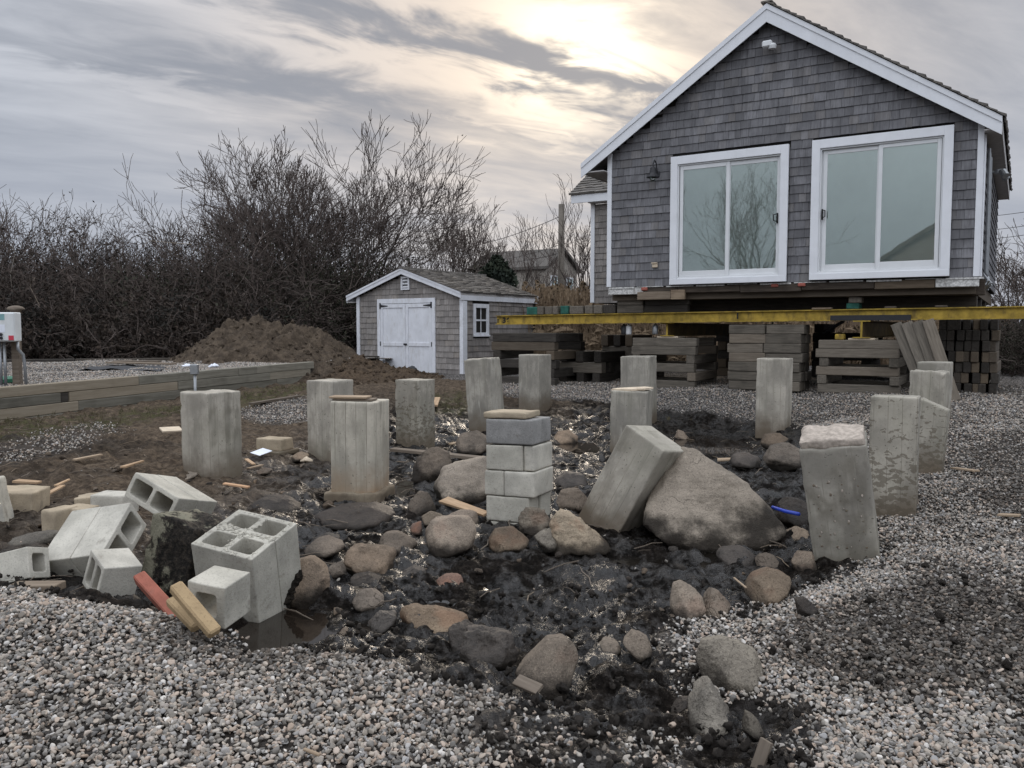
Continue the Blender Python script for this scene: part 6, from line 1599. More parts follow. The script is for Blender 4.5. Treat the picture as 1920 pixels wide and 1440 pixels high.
# ================================================================== STONES
ROCKS = [
 ([(1280,838),(1345,862),(1400,905),(1460,972),(1478,1000),(1440,1020),(1345,1032),(1240,1012),(1205,985),(1215,930),(1248,870)], .85, 'huge grey brown boulder propping the toppled pier', ROCK_P, .030),
 ([(806,905),(822,878),(860,866),(915,855),(945,880),(945,930),(915,946),(840,945),(808,928)], .62, 'rounded grey boulder left of the block pier', ROCK_G, .035),
 ([(776,870),(795,842),(822,838),(842,850),(852,880),(845,905),(790,908),(772,900)], .45, 'pointed brown stone in front of the spattered pier', ROCK, .04),
 ([(850,835),(865,812),(895,807),(918,820),(920,848),(890,858),(852,856)], .5, 'round brown boulder at the foot of the leaning far pier', ROCK, .03),
 ([(765,945),(782,924),(802,922),(820,958),(805,970),(770,970)], .28, 'small rounded brown stone below the rounded grey boulder', ROCK, .03),
 ([(797,995),(808,975),(850,970),(885,972),(893,985),(893,1035),(860,1044),(815,1045),(800,1025)], .36, 'square shouldered tan stone left of the block pier foot', ROCK_T, .02),
 ([(917,1008),(928,990),(965,992),(1000,1018),(985,1034),(930,1036),(915,1028)], .28, 'tan stone with a reddish top below the block pier', ROCK_T, .03),
 ([(835,968),(865,956),(895,960),(900,990),(840,990)], .25, 'brown stone peeping up behind the square shouldered one', ROCK, .03),
 ([(790,968),(805,960),(830,966),(832,988),(795,988)], .2, 'small grey stone left behind the square shouldered one', ROCK_G, .03),
 ([(768,985),(790,978),(792,1002),(770,1004)], .14, 'small reddish stone left of the square shouldered one', ROCK_R, .03),
 ([(972,968),(985,952),(1022,955),(1035,985),(1010,1006),(978,1000)], .25, 'rusty lump of rubble at the corner of the block pier', ROCK_M, .07),
 ([(1030,985),(1048,954),(1066,958),(1146,1022),(1140,1034),(1080,1040),(1035,1036)], .34, 'sloping slab of rough mortar rubble at the toppled pier foot', ROCK_M, .07),
 ([(1000,1005),(1035,990),(1060,1030),(1020,1036)], .22, 'grey rubble lump beside the sloping mortar slab', ROCK_C, .06),
 ([(709,1018),(718,1000),(745,998),(785,1022),(770,1036),(715,1034)], .28, 'flat topped brown stone left of the square shouldered one', ROCK, .03),
 ([(641,1058),(650,1032),(690,1026),(740,1030),(745,1052),(738,1078),(660,1080)], .34, 'layered oblong brown stone in the left mud', ROCK, .05),
 ([(570,1030),(590,1012),(612,1009),(648,1024),(630,1042),(575,1046)], .3, 'angular flat brown stone right of the four cell cube', ROCK, .025),
 ([(580,968),(620,955),(700,952),(745,962),(742,980),(690,990),(610,985)], .5, 'broad dark slab of stone in front of the board marked pier', ROCK_D, .05),
 ([(464,948),(490,936),(540,938),(566,955),(545,966),(490,966)], .45, 'flat dark stone lying left of the board marked pier', ROCK_D, .03),
 ([(536,1095),(550,1050),(572,1038),(600,1060),(622,1090),(615,1120),(590,1142),(545,1138)], .34, 'round tan stone with white scrapes under the four cell cube', ROCK, .025),
 ([(660,1125),(672,1110),(695,1105),(724,1124),(715,1140),(668,1142)], .2, 'brown stone low in the mud left of the layered long stone', ROCK, .035),
 ([(817,1088),(832,1078),(865,1080),(873,1095),(860,1106),(825,1104)], .18, 'dark reddish stone alone in the black mud', ROCK_R, .03),
 ([(745,1150),(758,1136),(820,1142),(880,1155),(892,1175),(870,1192),(800,1190),(752,1180)], .26, 'long layered tan stone low in the foreground mud', ROCK_T, .05),
 ([(838,1180),(870,1165),(905,1190),(900,1225),(850,1232)], .22, 'muddy brown stone right below the long layered one', ROCK_D, .06),
 ([(956,1278),(985,1245),(1025,1208),(1065,1200),(1083,1212),(1085,1260),(1072,1292),(1010,1300)], .32, 'large wedge shaped tan stone in the lower middle', ROCK_T, .025),
 ([(1256,1135),(1262,1095),(1278,1090),(1312,1110),(1326,1140),(1300,1164),(1262,1166)], .24, 'angular tan stone left of the pair at the gravel edge', ROCK_T, .03),
 ([(1312,1145),(1330,1106),(1345,1104),(1372,1135),(1360,1156),(1320,1158)], .22, 'pointed tan stone right of the pair at the gravel edge', ROCK_T, .03),
 ([(1393,1115),(1412,1085),(1450,1066),(1482,1082),(1485,1110),(1440,1134),(1400,1135)], .34, 'broad tan stone sinking in the gravel before the front right pier', ROCK_T, .025),
 ([(1282,1362),(1300,1315),(1322,1272),(1330,1272),(1352,1310),(1386,1362),(1350,1378),(1300,1376)], .28, 'pyramid shaped piece of concrete in the foreground', ROCK_C, .05),
 ([(1258,1340),(1285,1308),(1300,1310),(1290,1345),(1265,1352)], .14, 'thin dark shard beside the pyramid shaped concrete', ROCK_D, .03),
 ([(1392,1372),(1402,1342),(1418,1345),(1432,1372),(1415,1384)], .14, 'small broken concrete bit right of the pyramid', ROCK_C, .03),
 ([(1338,1042),(1355,1031),(1400,1031),(1418,1042),(1412,1060),(1345,1060)], .3, 'low brown stone below the huge boulder', ROCK_D, .03),
 ([(1414,1058),(1425,1042),(1450,1040),(1472,1060),(1455,1068),(1420,1068)], .22, 'small brown stone right of the low one below the boulder', ROCK, .03),
 ([(1484,1055),(1500,1038),(1524,1035),(1530,1075),(1490,1072)], .2, 'tan stone against the left foot of the front right pier', ROCK_T, .03),
 ([(1462,950),(1480,935),(1512,938),(1518,975),(1480,990),(1455,975)], .4, 'dark stone behind the blue pipe', ROCK_D, .04),
 ([(1470,1000),(1495,988),(1515,995),(1520,1015),(1480,1020)], .22, 'tan stone between the boulder and the front right pier', ROCK_T, .04),
 ([(1428,862),(1445,838),(1480,830),(1500,842),(1504,880),(1455,888)], .45, 'brown stone of the heap behind the front right pier, nearest', ROCK, .04),
 ([(1425,832),(1435,816),(1462,812),(1488,828),(1470,840),(1430,842)], .4, 'brown stone of the heap behind the front right pier, rear', ROCK, .03),
 ([(1365,872),(1375,852),(1400,848),(1422,856),(1430,874),(1400,880)], .35, 'dark stone left of the heap behind the front right pier', ROCK_D, .04),
 ([(1472,848),(1492,838),(1510,850),(1506,880),(1476,876)], .3, 'tan stone of the heap beside the front right pier edge', ROCK_T, .04),
 ([(1264,822),(1272,806),(1280,806),(1292,822),(1284,828),(1268,828)], .25, 'pointed stone at the edge of the far puddle', ROCK, .03),
 ([(1034,826),(1045,810),(1066,806),(1084,818),(1083,834),(1042,836)], .4, 'rounded brown stone right behind the block pier', ROCK, .03),
 ([(1036,952),(1050,925),(1085,915),(1102,935),(1098,955),(1050,960)], .35, 'brown stone between block pier and toppled pier', ROCK, .04),
 ([(1034,905),(1060,888),(1095,890),(1105,912),(1050,918)], .4, 'dark wet stone behind the toppled pier foot', ROCK_D, .04),
 ([(1118,1215),(1130,1200),(1160,1206),(1168,1222),(1140,1230)], .16, 'small muddy tan stone right of the wedge shaped stone', ROCK_T, .04),
 ([(1166,1205),(1185,1186),(1216,1195),(1225,1225),(1190,1238)], .2, 'muddy tan stone before the gravel edge in the middle', ROCK_T, .04),
 ([(480,884),(495,876),(512,880),(505,890),(485,892)], .14, 'small pale stone in front of the small tan block', ROCK_T, .03),
 ([(545,855),(560,848),(580,852),(578,864),(550,866)], .25, 'small tan stone beside the chipped far pier foot', ROCK_T, .03),
 ([(1490,1125),(1510,1120),(1535,1140),(1520,1158),(1495,1150)], .14, 'round dark stone resting on the gravel slope', ROCK_D, .03),
 ([(870,1180),(905,1200),(960,1190),(975,1240),(900,1262),(860,1240)], .25, 'mud covered stone left of the wedge shaped one', ROCK_D, .09),
 ([(590,1010),(610,1000),(640,1010),(630,1030),(600,1032)], .22, 'brown stone beside the angular flat one', ROCK_D, .04),
 ([(320,905),(345,888),(370,892),(345,905)], .3, 'flat grey stone under the wide left pier', ROCK_G, .03),
 ([(750,1075),(775,1065),(800,1072),(790,1090),(760,1090)], .2, 'low dark stone in the mud below the square shouldered one', ROCK_D, .05),
 ([(655,1085),(690,1078),(720,1090),(700,1105),(660,1102)], .22, 'flat dark stone below the layered oblong one', ROCK_D, .05),
 ([(615,1065),(640,1052),(650,1075),(630,1085)], .15, 'small brown stone left of the layered oblong one', ROCK, .04),
 ([(690,1168),(710,1150),(745,1155),(740,1180),(700,1185)], .2, 'muddy brown stone left of the long layered stone', ROCK_D, .07),
]
def build_rocks():
    for i, (ol, th, lb, m, amp) in enumerate(ROCKS):
        big = i == 0
        if big:
            Y0 = gp(1340, 1030).y; pts = []
            for q, dy in (((1205, 985), .12), ((1240, 1014), .0), ((1345, 1034), -.02), ((1440, 1022), .02), ((1480, 1000), .12), ((1282, 837), .50), ((1312, 846), .50), ((1400, 906), .44), ((1462, 974), .30), ((1213, 930), .42), ((1246, 868), .52), ((1262, 1000), .0), ((1300, 1060), .1), ((1420, 1060), .1), ((1270, 870), 1.05), ((1380, 910), 1.05), ((1465, 985), .9), ((1215, 990), .95)):
                pts.append(tuple(at(*q, Y0 + dy)))
            me, cc = rock_mesh('stone', pts, 100, [m], 6, 160, .020, 3.4)
            tag(obj('stone', me, None, Matrix.Translation(cc)), lb, 'stone', 'stones lying in the pit'); continue
        lump('stone', ol, th, lb, m, 'stone', 100 + i, amp * .9, 220 if big else 90, 'stones lying in the pit', sub=6 if big else 5, freq=3.2 if big else 2.4, cuts=0 if big else (4 if m is ROCK_M else 11), flat=big or m is ROCK_M)
    # little stones all over the mud
    g = np.random.default_rng(42); protos = []
    for k in range(8):
        p = g.normal(size=(10, 3)); p /= np.linalg.norm(p, axis=1)[:, None]; p *= [1, g.uniform(.6, .9), g.uniform(.45, .7)]
        protos.append(rock_mesh('small_stone', p.tolist(), 300 + k, [(ROCK, ROCK_D, ROCK_D, ROCK_T)[k % 4]], 3, 10, .04, 3)[0])
    n = 0
    while n < 130:
        px, py = g.uniform(470, 1480), g.uniform(880, 1230)
        if g.uniform() < .3: px, py = g.uniform(60, 700), g.uniform(830, 1000)
        p = gp(px, py)
        if gravel_cover(np.array([p.x]), np.array([p.y]))[0] > .3: continue
        s = g.uniform(.018, .05) * (1 if g.uniform() < .85 else 1.5)
        o = obj('small_stone', protos[n % 8], None, Matrix.Translation((p.x, p.y, gz(p.x, p.y) + s * .25)) @ Euler((g.normal(0, .3), g.normal(0, .3), g.uniform(0, 6.28))).to_matrix().to_4x4() @ Matrix.Diagonal((s, s, s, 1)))
        tag(o, 'small brown stone lying loose in the mud', 'stone', 'small loose stones in the mud'); n += 1
build_rocks()

# ================================================================== SCRAPS
def gbar(name, pa, pb, w, t, mat, label, cat='wood scrap', lift=.02, lb_=0.0, group='scraps of wood on the ground', roll=0.0, taper=0.0):
    A, B = gp(*pa), gp(*pb); A.z += lift; B.z += lift + lb_
    return bar(name, A, B, w, t, mat, label, cat, group, roll, .002, taper)
gbar('wood_scrap', (832, 948), (912, 976), .10, .022, PLANK_F, 'bright split plank lying left of the block pier foot', lift=.05, roll=.3, taper=.4)
gbar('plank', (735, 850), (910, 868), .12, .035, PLANK_D, 'long grey plank lying in the mud behind the brown stones', lift=.05)
gbar('wood_scrap', (845, 840), (880, 832), .07, .02, PLANK, 'short pale stick at the foot of the spattered pier', lift=.05)
gbar('wood_scrap', (1345, 872), (1398, 870), .13, .02, PLANK, 'pale board lying in the mud right of the boulder peak', lift=.06)
gbar('wood_scrap', (302, 817), (340, 815), .13, .02, CARD, 'buff scrap of board in the soil left of the wide pier', lift=.07, roll=.3)
gbar('wood_scrap', (231, 884), (268, 872), .06, .018, PLANK_F, 'orange splinter of wood above the raised block chunk', lift=.04, taper=.5)
gbar('wood_scrap', (420, 915), (467, 922), .045, .016, PLANK_F, 'orange brown slat right of the raised block chunk', lift=.04)
gbar('wood_scrap', (86, 940), (118, 922), .04, .014, PLANK_F, 'orange splinter at the far left above the broken blocks', lift=.05)
gbar('wood_scrap', (30, 925), (75, 928), .09, .018, PLANK_F, 'orange board end by the low broken concrete piece', lift=.10, taper=.3)
gbar('wood_scrap', (105, 922), (130, 910), .03, .014, PLANK_F, 'thin orange splinter beyond the broken blocks', lift=.05, taper=.4)
gbar('wood_scrap', (140, 872), (190, 862), .05, .016, PLANK, 'grey brown slat on the left soil', lift=.05)
gbar('wood_scrap', (560, 800), (600, 796), .05, .02, PLANK_D, 'dark stick beside the chipped far pier', lift=.05)
gbar('plank', (470, 763), (560, 748), .09, .03, PLANK_D, 'dark plank lying on the gravel patch before the timber wall', lift=.05)
gbar('wood_scrap', (462, 868), (476, 878), .04, .016, PLANK_F, 'little orange splinter left of the white card', lift=.04)
gbar('wood_scrap', (465, 886), (492, 879), .035, .014, PLANK, 'thin stick below the white card', lift=.04)
gbar('wood_scrap', (1400, 945), (1412, 978), .03, .014, PLANK, 'thin stick at the right end of the boulder', lift=.05)
gbar('wood_scrap', (968, 1298), (1012, 1318), .05, .016, PLANK_D, 'brown slat in the mud under the wedge shaped stone', lift=.05, roll=.5)
bar('stake', gp(1412, 1436) + Vector((0, 0, -.05)), at(1438, 1388, gp(1412, 1436).y + .02), .045, .014, PLANK_D, 'thin wooden stake sticking up at the bottom right', 'stake', roll=.2, c=.002)
gbar('wood_scrap', (1788, 886), (1830, 892), .06, .015, PLANK, 'tan chip of wood on the right gravel, farther one', lift=.04)
gbar('wood_scrap', (1872, 976), (1912, 978), .05, .015, PLANK, 'tan chip of wood on the right gravel, nearer one', lift=.04)
gbar('wood_scrap', (1376, 1112), (1398, 1132), .012, .008, PLANK, 'thin straw like stick between the gravel edge stones', lift=.09)
gbar('wood_scrap', (570, 1428), (600, 1440), .012, .008, PLANK, 'thin pale straw on the bottom gravel', lift=.04)
gbar('wood_scrap', (815, 770), (820, 755), .10, .03, PLANK_F, 'pale board scrap just right of the spattered pier', lift=.08)
gbar('card', (478, 862), (502, 858), .13, .006, STICK_W, 'small bluish white card lying by the slab', 'card', .06, .03, None, .2)
def build_pipe():
    A, B = at(1448, 951, gp(1470, 985).y - .1), at(1498, 964, gp(1470, 985).y - .35)
    mb = MB(); mb.tube([A, A.lerp(B, .5) + Vector((0, 0, -.006)), B], .014, 8)
    tag(mb.build('pipe', BLUE, smooth=True), 'short bright blue plastic pipe by the boulder', 'pipe')
    p = gp(515, 866)
    mb = MB()
    tag(rock_obj('scrap', [(-.1, 0, 0), (.1, 0, 0), (0, .08, .02), (0, -.06, .02), (0, 0, .07)], 3, CARD, p + Vector((.35, .0, .02))), 'crumpled buff scrap by the chipped far pier foot', 'scrap')
def rock_obj(name, pts, seed, mat, loc):
    me, c = rock_mesh(name, pts, seed, [mat], 3, 8, .1, 4); return obj(name, me, None, Matrix.Translation(loc))
build_pipe()

# ================================================================== MOUNDS OF SOIL
def mound(name, label, prof, Yc, depth, mat, seed, base):
    """prof: photo silhouette points at distance Yc; the ridge runs across, falling off to front and back"""
    P = [at(px, py, Yc) for px, py in prof]; xs = np.array([p.x for p in P]); zs = np.array([p.z for p in P])
    nx, ny = 150, 90; x = np.linspace(xs[0], xs[-1], nx); t = np.linspace(-1, 1, ny)
    top = np.interp(x, xs, zs)
    XX, TT = np.meshgrid(x, t); b = G(XX, Yc + TT * depth) - .08
    f = np.clip(1 - np.abs(TT + .12 * fbm(XX * 1.2, TT * 2, seed, 3)), 0, 1); f = f ** .8
    h = np.maximum(top[None, :] - b, 0) * f
    n = fbm(XX * 2.2, TT * depth * 2.2, seed + 2.5, 5, .6); rg = 1 - np.abs(fbm(XX * 3.1, TT * depth * 3.1, seed + 7.5, 3))
    n3 = fbm(XX * 9, TT * depth * 9, seed + 4.5, 3)
    Z = b + h * (1 + .10 * n) + np.clip(h * 4, 0, 1) * (.07 * n + .03 * rg - .03 + .035 * n3)
    V = np.stack([XX.ravel(), (Yc + TT * depth).ravel(), Z.ravel()], 1)
    j, i = np.meshgrid(np.arange(ny - 1), np.arange(nx - 1), indexing='ij'); Q = np.stack([j * nx + i, j * nx + i + 1, (j + 1) * nx + i + 1, (j + 1) * nx + i], -1).reshape(-1, 4)
    o = tag(obj(name, mesh_np(name, V, Q, [mat], True)), label, 'mound')
    gg = np.random.default_rng(int(seed * 10)); k = gg.choice(len(V), 1500, replace=False); k = k[(h.ravel()[k] > .06)]; m = len(k)
    scatter('soil_clods', V[k] + [0, 0, .005], gg.uniform(0, 6.28, (m, 3)), .015 + .07 * gg.uniform(size=m) ** 4, np.zeros(m), gg.integers(0, 5, m), shapes('soil_clod_shapes', 5, [mat], 'clod'), 'crumbs and lumps of soil on the ' + ('tall heap left of the shed' if depth > 3 else 'low spill before the shed'))
    return o
mound('soil_mound', 'tall heap of brown soil left of the shed', [(345,672),(372,655),(400,620),(430,608),(462,601),(488,595),(505,602),(520,608),(545,612),(580,612),(605,618),(630,640),(655,660),(690,690)], 19.5, 3.2, SOIL, 1.5, .4)
mound('soil_mound', 'low spill of dark soil in front of the shed doors', [(560,705),(590,690),(620,672),(660,670),(700,676),(740,688),(780,696),(815,705),(850,714)], 18.6, 2.2, SOIL_D, 4.5, .35)
def build_bag():
    p = at(773, 690, 18.9)
    me, c = rock_mesh('bag', [(-.16, 0, 0), (.17, 0, 0), (0, .14, 0), (0, -.14, 0), (-.08, 0, .13), (.06, .03, .14), (0, -.05, .13)], 5, [TARP], 3, 5, .06, 3)
    tag(obj('bag', me, None, Matrix.Translation(p + Vector((0, 0, -.02)))), 'small black rounded bag on the soil before the shed doors', 'bag')
build_bag()

# ================================================================== TREES, BRUSH, POLE, FAR HOUSES
def tubes_mesh(name, segs, mat, n=3):
    S = np.array([[*a, *b, r0, r1] for a, b, r0, r1 in segs]); m = len(S)
    a, b = S[:, :3], S[:, 3:6]; d = b - a; L = np.linalg.norm(d, axis=1)[:, None]; d = d / np.maximum(L, 1e-6)
    ref = np.where(np.abs(d[:, 2:3]) > .9, np.array([[1., 0, 0]]), np.array([[0, 0, 1.]]))
    u = np.cross(d, ref); u /= np.maximum(np.linalg.norm(u, axis=1)[:, None], 1e-6); w = np.cross(d, u)
    V = np.empty((m, 2 * n, 3)); 
    for k in range(n):
        t = 2 * math.pi * k / n; o = u * math.cos(t) + w * math.sin(t)
        V[:, k] = a + o * S[:, 6:7]; V[:, n + k] = b + o * S[:, 7:8]
    base = (np.arange(m) * 2 * n)[:, None]
    Q = np.concatenate([base + np.array([[k, (k + 1) % n, n + (k + 1) % n, n + k]]) for k in range(n)])
    return mesh_np(name, V.reshape(-1, 3), Q, [mat])
def branch(g, segs, tips, p, d, L, r, lev, maxlev, spread=.6, up=.12, nseg=4, shrink=.72, kids=(2, 3), wob=.16):
    st = [(np.array(p, float), np.array(d, float) / np.linalg.norm(d), L, r, lev)]
    while st:
        p, d, L, r, lev = st.pop()
        r1 = r * .62 if lev < maxlev else r * .35
        q = p; dd = d; pts = [(p, d, r)]
        for k in range(nseg):
            dd = dd + g.normal(0, wob, 3) + np.array([0, 0, up]); dd /= np.linalg.norm(dd)
            q2 = q + dd * L / nseg; ra = r + (r1 - r) * k / nseg; rb = r + (r1 - r) * (k + 1) / nseg
            segs.append((q, q2, ra, rb)); q = q2; pts.append((q, dd, rb))
        if lev >= maxlev: tips.append((q, dd)); continue
        m = g.integers(kids[0], kids[1] + 1)
        for c in range(m):
            at_end = c == 0
            i = nseg if at_end else int(g.integers(max(1, nseg // 2 - 1), nseg + 1))
            pp, pd, pr = pts[i]
            ax = g.normal(size=3); ax -= pd * ax.dot(pd); ax /= np.linalg.norm(ax)
            a = abs(g.normal(spread * .45 if at_end else spread, .16))
            nd = pd * math.cos(a) + ax * math.sin(a)
            st.append((pp, nd, L * shrink * g.uniform(.8, 1.15), pr * (.9 if at_end else .68), lev + 1))
def leaves_mesh(name, g, pts, size, mat, jit=.05):
    P = np.repeat(np.asarray(pts), 1, 0) + g.normal(0, jit, (len(pts), 3)); n = len(P)
    a = g.normal(size=(n, 3)); a /= np.linalg.norm(a, axis=1)[:, None]; b = g.normal(size=(n, 3)); b -= a * (a * b).sum(1)[:, None]; b /= np.linalg.norm(b, axis=1)[:, None]
    s = size * g.uniform(.5, 1.4, (n, 1)); c = np.cross(a, b)
    V = np.stack([P - a * s, P + b * s * .45 + c * s * .12, P + a * s, P - b * s * .45 + c * s * .12], 1)
    Q = (np.arange(n) * 4)[:, None] + np.arange(4)[None]
    return mesh_np(name, V.reshape(-1, 3), Q, [mat])
def place_tree(name, label, cat, base, parts, scale=1.0, rot=0.0, group=None, sz=None):
    t = thing(name, label, cat, Matrix.Translation(base) @ Matrix.Rotation(rot, 4, 'Z') @ Matrix.Diagonal((scale, scale, sz or scale, 1)), group)
    for nm, me in parts: obj(nm, me, t)
    return t
def bare_tree(seed, stems, h, lev, spread, lean=.5, r=.07, up=.10, kids=(2, 3), shrink=.74, trunk=0.0, leaf=0, wob=.15, nseg=4):
    g = np.random.default_rng(seed); segs = []; tips = []
    trunk_segs = []
    p0 = np.zeros(3)
    if trunk:
        q = p0.copy(); dd = np.array([.05, 0, 1.]); R = r * 1.5
        for k in range(5):
            dd = dd + g.normal(0, .06, 3); dd /= np.linalg.norm(dd); q2 = q + dd * trunk / 5; trunk_segs.append((q, q2, R * (1.25 - .05 * k), R * (1.2 - .05 * k))); q = q2
        p0 = q
    for k in range(stems):
        a = 6.28 * k / stems + g.uniform(-.4, .4); l = lean * g.uniform(.35, 1.1)
        branch(g, segs, tips, p0 + np.array([math.cos(a), math.sin(a), 0]) * .12 * (trunk == 0) + [0, 0, -.1], (math.cos(a) * l, math.sin(a) * l, 1), h * g.uniform(.26, .34), r * g.uniform(.7, 1.1), 0, lev, spread, up, nseg, shrink, kids, wob)
    rs = np.array([s[2] for s in segs])
    big = [s for s in segs if s[2] > r * .30]; fine = [s for s in segs if s[2] <= r * .30]
    fine = [(a, b, max(r0, .0078), max(r1, .0062)) for a, b, r0, r1 in fine]
    parts = [('trunk', tubes_mesh('trunk', trunk_segs + big, BARK, 5)), ('crown', tubes_mesh('crown', fine, TWIG, 3))]
    if leaf:
        m = [s[1] for s in fine]; idx = g.integers(0, len(m), leaf); parts.append(('leaves', leaves_mesh('leaves', g, [m[i] for i in idx], .045, LEAF)))
    return parts
def bush(seed, w, h, n, nleaf, mat, lsize=.05, lev=2):
    """tangled shrub: many arching stems from a broad base, withered leaves on them"""
    g = np.random.default_rng(seed); segs = []; tips = []
    for k in range(n):
        x, y = g.normal(0, w * .22), g.normal(0, w * .2); a = g.uniform(0, 6.28); l = abs(g.normal(0, .55))
        branch(g, segs, tips, (x, y, -.1), (math.cos(a) * l, math.sin(a) * l, 1), h * g.uniform(.30, .52), g.uniform(.012, .03), 0, lev, .7, -.02, 5, .66, (2, 4), .26)
    segs = [(a, b, max(r0, .0085), max(r1, .0065)) for a, b, r0, r1 in segs]
    pts = [s[1] for s in segs if s[1][2] > .15]; z = np.array([p[2] for p in pts]); idx = g.integers(0, len(pts), nleaf)
    return [('branches', tubes_mesh('branches', segs, TWIG, 3)), ('leaves', leaves_mesh('leaves', g, [pts[i] for i in idx], lsize, mat, .09))]

def build_vegetation():
    g = np.random.default_rng(77)
    B = [bush(1, 3.2, 4.3, 80, 8000, LEAF, .042), bush(2, 3.6, 3.6, 80, 10000, LEAF_G, .045), bush(3, 3.0, 4.8, 70, 5000, LEAF, .04), bush(4, 3.8, 2.6, 80, 10000, LEAF, .05)]
    lab = ['dark tangled leafy bush of the thicket left of the shed', 'dark greenish bush of the thicket left of the shed', 'tall thin tangled bush of the thicket left of the shed', 'low dark bush along the foot of the thicket']
    row = []
    for px in range(-140, 800, 52): row.append((px + g.uniform(-16, 16), g.uniform(23.5, 26.5), g.choice([0, 1, 2]), None))
    for px in range(-120, 520, 64): row.append((px + g.uniform(-20, 20), g.uniform(21.6, 22.6), 3, None))
    for px in range(-160, 900, 85): row.append((px + g.uniform(-16, 16), g.uniform(28, 31), g.choice([0, 1, 1]), None))
    TOP = lambda px: float(np.interp(px, [-200, 0, 60, 130, 200, 260, 340, 410, 470, 530, 640, 740, 800, 900, 960], [392, 392, 385, 392, 398, 402, 395, 365, 380, 400, 400, 440, 455, 480, 490]))
    hts = [4.3, 3.6, 4.6, 2.6]
    for px, Y, k, _ in row:
        p = at(px, 617, Y); p.z = .38
        zt = at(px, TOP(px), Y).z - p.z
        sc = zt / (hts[k] * .98) if k != 3 else g.uniform(.8, 1.15)
        if Y > 27: sc *= .92
        if px > 620 and Y < 27: Y = 27.0; p = at(px, 617, Y); p.z = .38
        sc *= g.uniform(.82, 1.07); sx = min(max(sc, .85), 1.25)
        t = place_tree('tangled_bush', lab[k], 'bush', p, B[k], sx, g.uniform(0, 6.28), 'tangled bushes of the thicket', sc)
    # leafy spindly shrub standing out at the left
    p = at(75, 617, 22.8); p.z = .38
    place_tree('leafy_shrub', 'tall shrub with withered leaves standing out at the left of the thicket', 'shrub', p, bush(9, 2.6, 4.6, 34, 1800, LEAF, .065), 1.03, .4)
    tw = [bare_tree(61, 7, 5.6, 6, .46, .7, .045, .05, (2, 3), .75, 0, 420, .16, 3), bare_tree(64, 6, 5.6, 6, .48, .6, .045, .05, (2, 3), .75, .3, 160, .16, 3)]
    for i, (px, Y, k, sc, lb) in enumerate(((20, 26, 0, .98, 'thin leafless tree rising from the far left of the thicket'), (135, 27, 1, .96, 'twiggy bare tree above the thicket right of the leafy shrub'), (215, 28, 0, .92, 'twiggy bare tree above the middle of the thicket'), (300, 27, 1, .88, 'low twiggy bare tree left of the slanting sapling'), (440, 26, 0, .98, 'twiggy bare tree just left of the big bare trees'), (-60, 25, 1, 1.0, 'twiggy bare tree cut by the left edge'))):
        p = at(px, 617, Y); p.z = .38
        place_tree('bare_tree', lb, 'tree', p, tw[k], sc * .93, i * 1.7)
    # vine wrapped sapling
    gg = np.random.default_rng(5); segs = []; tips = []
    for k in range(3): branch(gg, segs, tips, (-1.6 + .5 * k, 0, 0), (.62 - .12 * k, 0, 1), 2.9, .035, 0, 3, .5, .04, 6, .6, (1, 3), .13)
    p = at(395, 617, 23.0); p.z = .38
    place_tree('vine_sapling', 'slanting thin sapling rising above the thicket in the left middle', 'sapling', p, [('stems', tubes_mesh('stems', [(a, b, max(r0, .012), max(r1, .007)) for a, b, r0, r1 in segs], TWIG, 4))], .80, .0)
    # pale bare stems hanging in front of the thicket
    for i, (pa, pb, lb) in enumerate((((100, 600), (128, 690), 'pale crooked dead stem at the thicket behind the control box'), ((240, 618), (290, 680), 'pale curved dead stem at the thicket above the tarp'), ((0, 455), (22, 540), 'pale dead stem at the left edge of the thicket'), ((250, 480), (360, 458), 'long pale dead stem slanting across the middle of the thicket'), ((430, 560), (470, 470), 'pale upright dead stem above the soil heap'), ((60, 520), (95, 600), 'thin pale dead stem right of the control box'))):
        A, Bq = at(*pa, 21.2), at(*pb, 20.8); m = A.lerp(Bq, .45) + Vector((.25 * (-1) ** i, 0, .25)); mb = MB(); mb.tube([A, A.lerp(m, .5) + Vector((.1, 0, .1)), m, Bq.lerp(m, .4) + Vector((-.06, 0, 0)), Bq], [.003, .005, .006, .008, .009], 5)
        tag(mb.build('dead_stem', POLEWOOD, smooth=True), lb, 'stem')
    # the big bare trees behind
    p = at(505, 617, 27.5); p.z = .38
    place_tree('bare_tree', 'big bare many stemmed tree rising above the thicket, left trunk', 'tree', p, bare_tree(12, 8, 6.0, 7, .50, 1.1, .085, .055, (2, 3), .78, .4, 250, .13, 3), .95, .3)
    p = at(600, 617, 28.0); p.z = .38
    place_tree('bare_tree', 'big bare tree rising above the thicket, right trunk, nearer the shed', 'tree', p, bare_tree(15, 9, 6.3, 7, .48, 1.2, .09, .055, (2, 3), .78, .9, 300, .13, 3), 1.08, 1.2)
    p = at(868, 617, 34); p.z = .38
    place_tree('bare_tree', 'smaller round bare tree right behind the shed roof', 'tree', p, bare_tree(18, 9, 6.2, 6, .50, .75, .07, .08, (2, 3), .74, .5), 1.0, 2.0)
    for px, Y, h, sd, lb in ((985, 40, 6.6, 21, 'thin bare tree beyond the far house gable'), (1085, 33, 6.5, 24, 'thin bare tree beside the utility pole, partly hidden by the house'), (1045, 38, 4.8, 27, 'thin bare sapling left of the utility pole'), (770, 30, 4.8, 29, 'bare bushy tree just left of the shed ridge')):
        p = at(px, 617, Y); p.z = .38
        place_tree('bare_tree', lb, 'tree', p, bare_tree(sd, 5, h, 5, .42, .30, .055, .12, (2, 3), .74, .6), 1.0, sd)
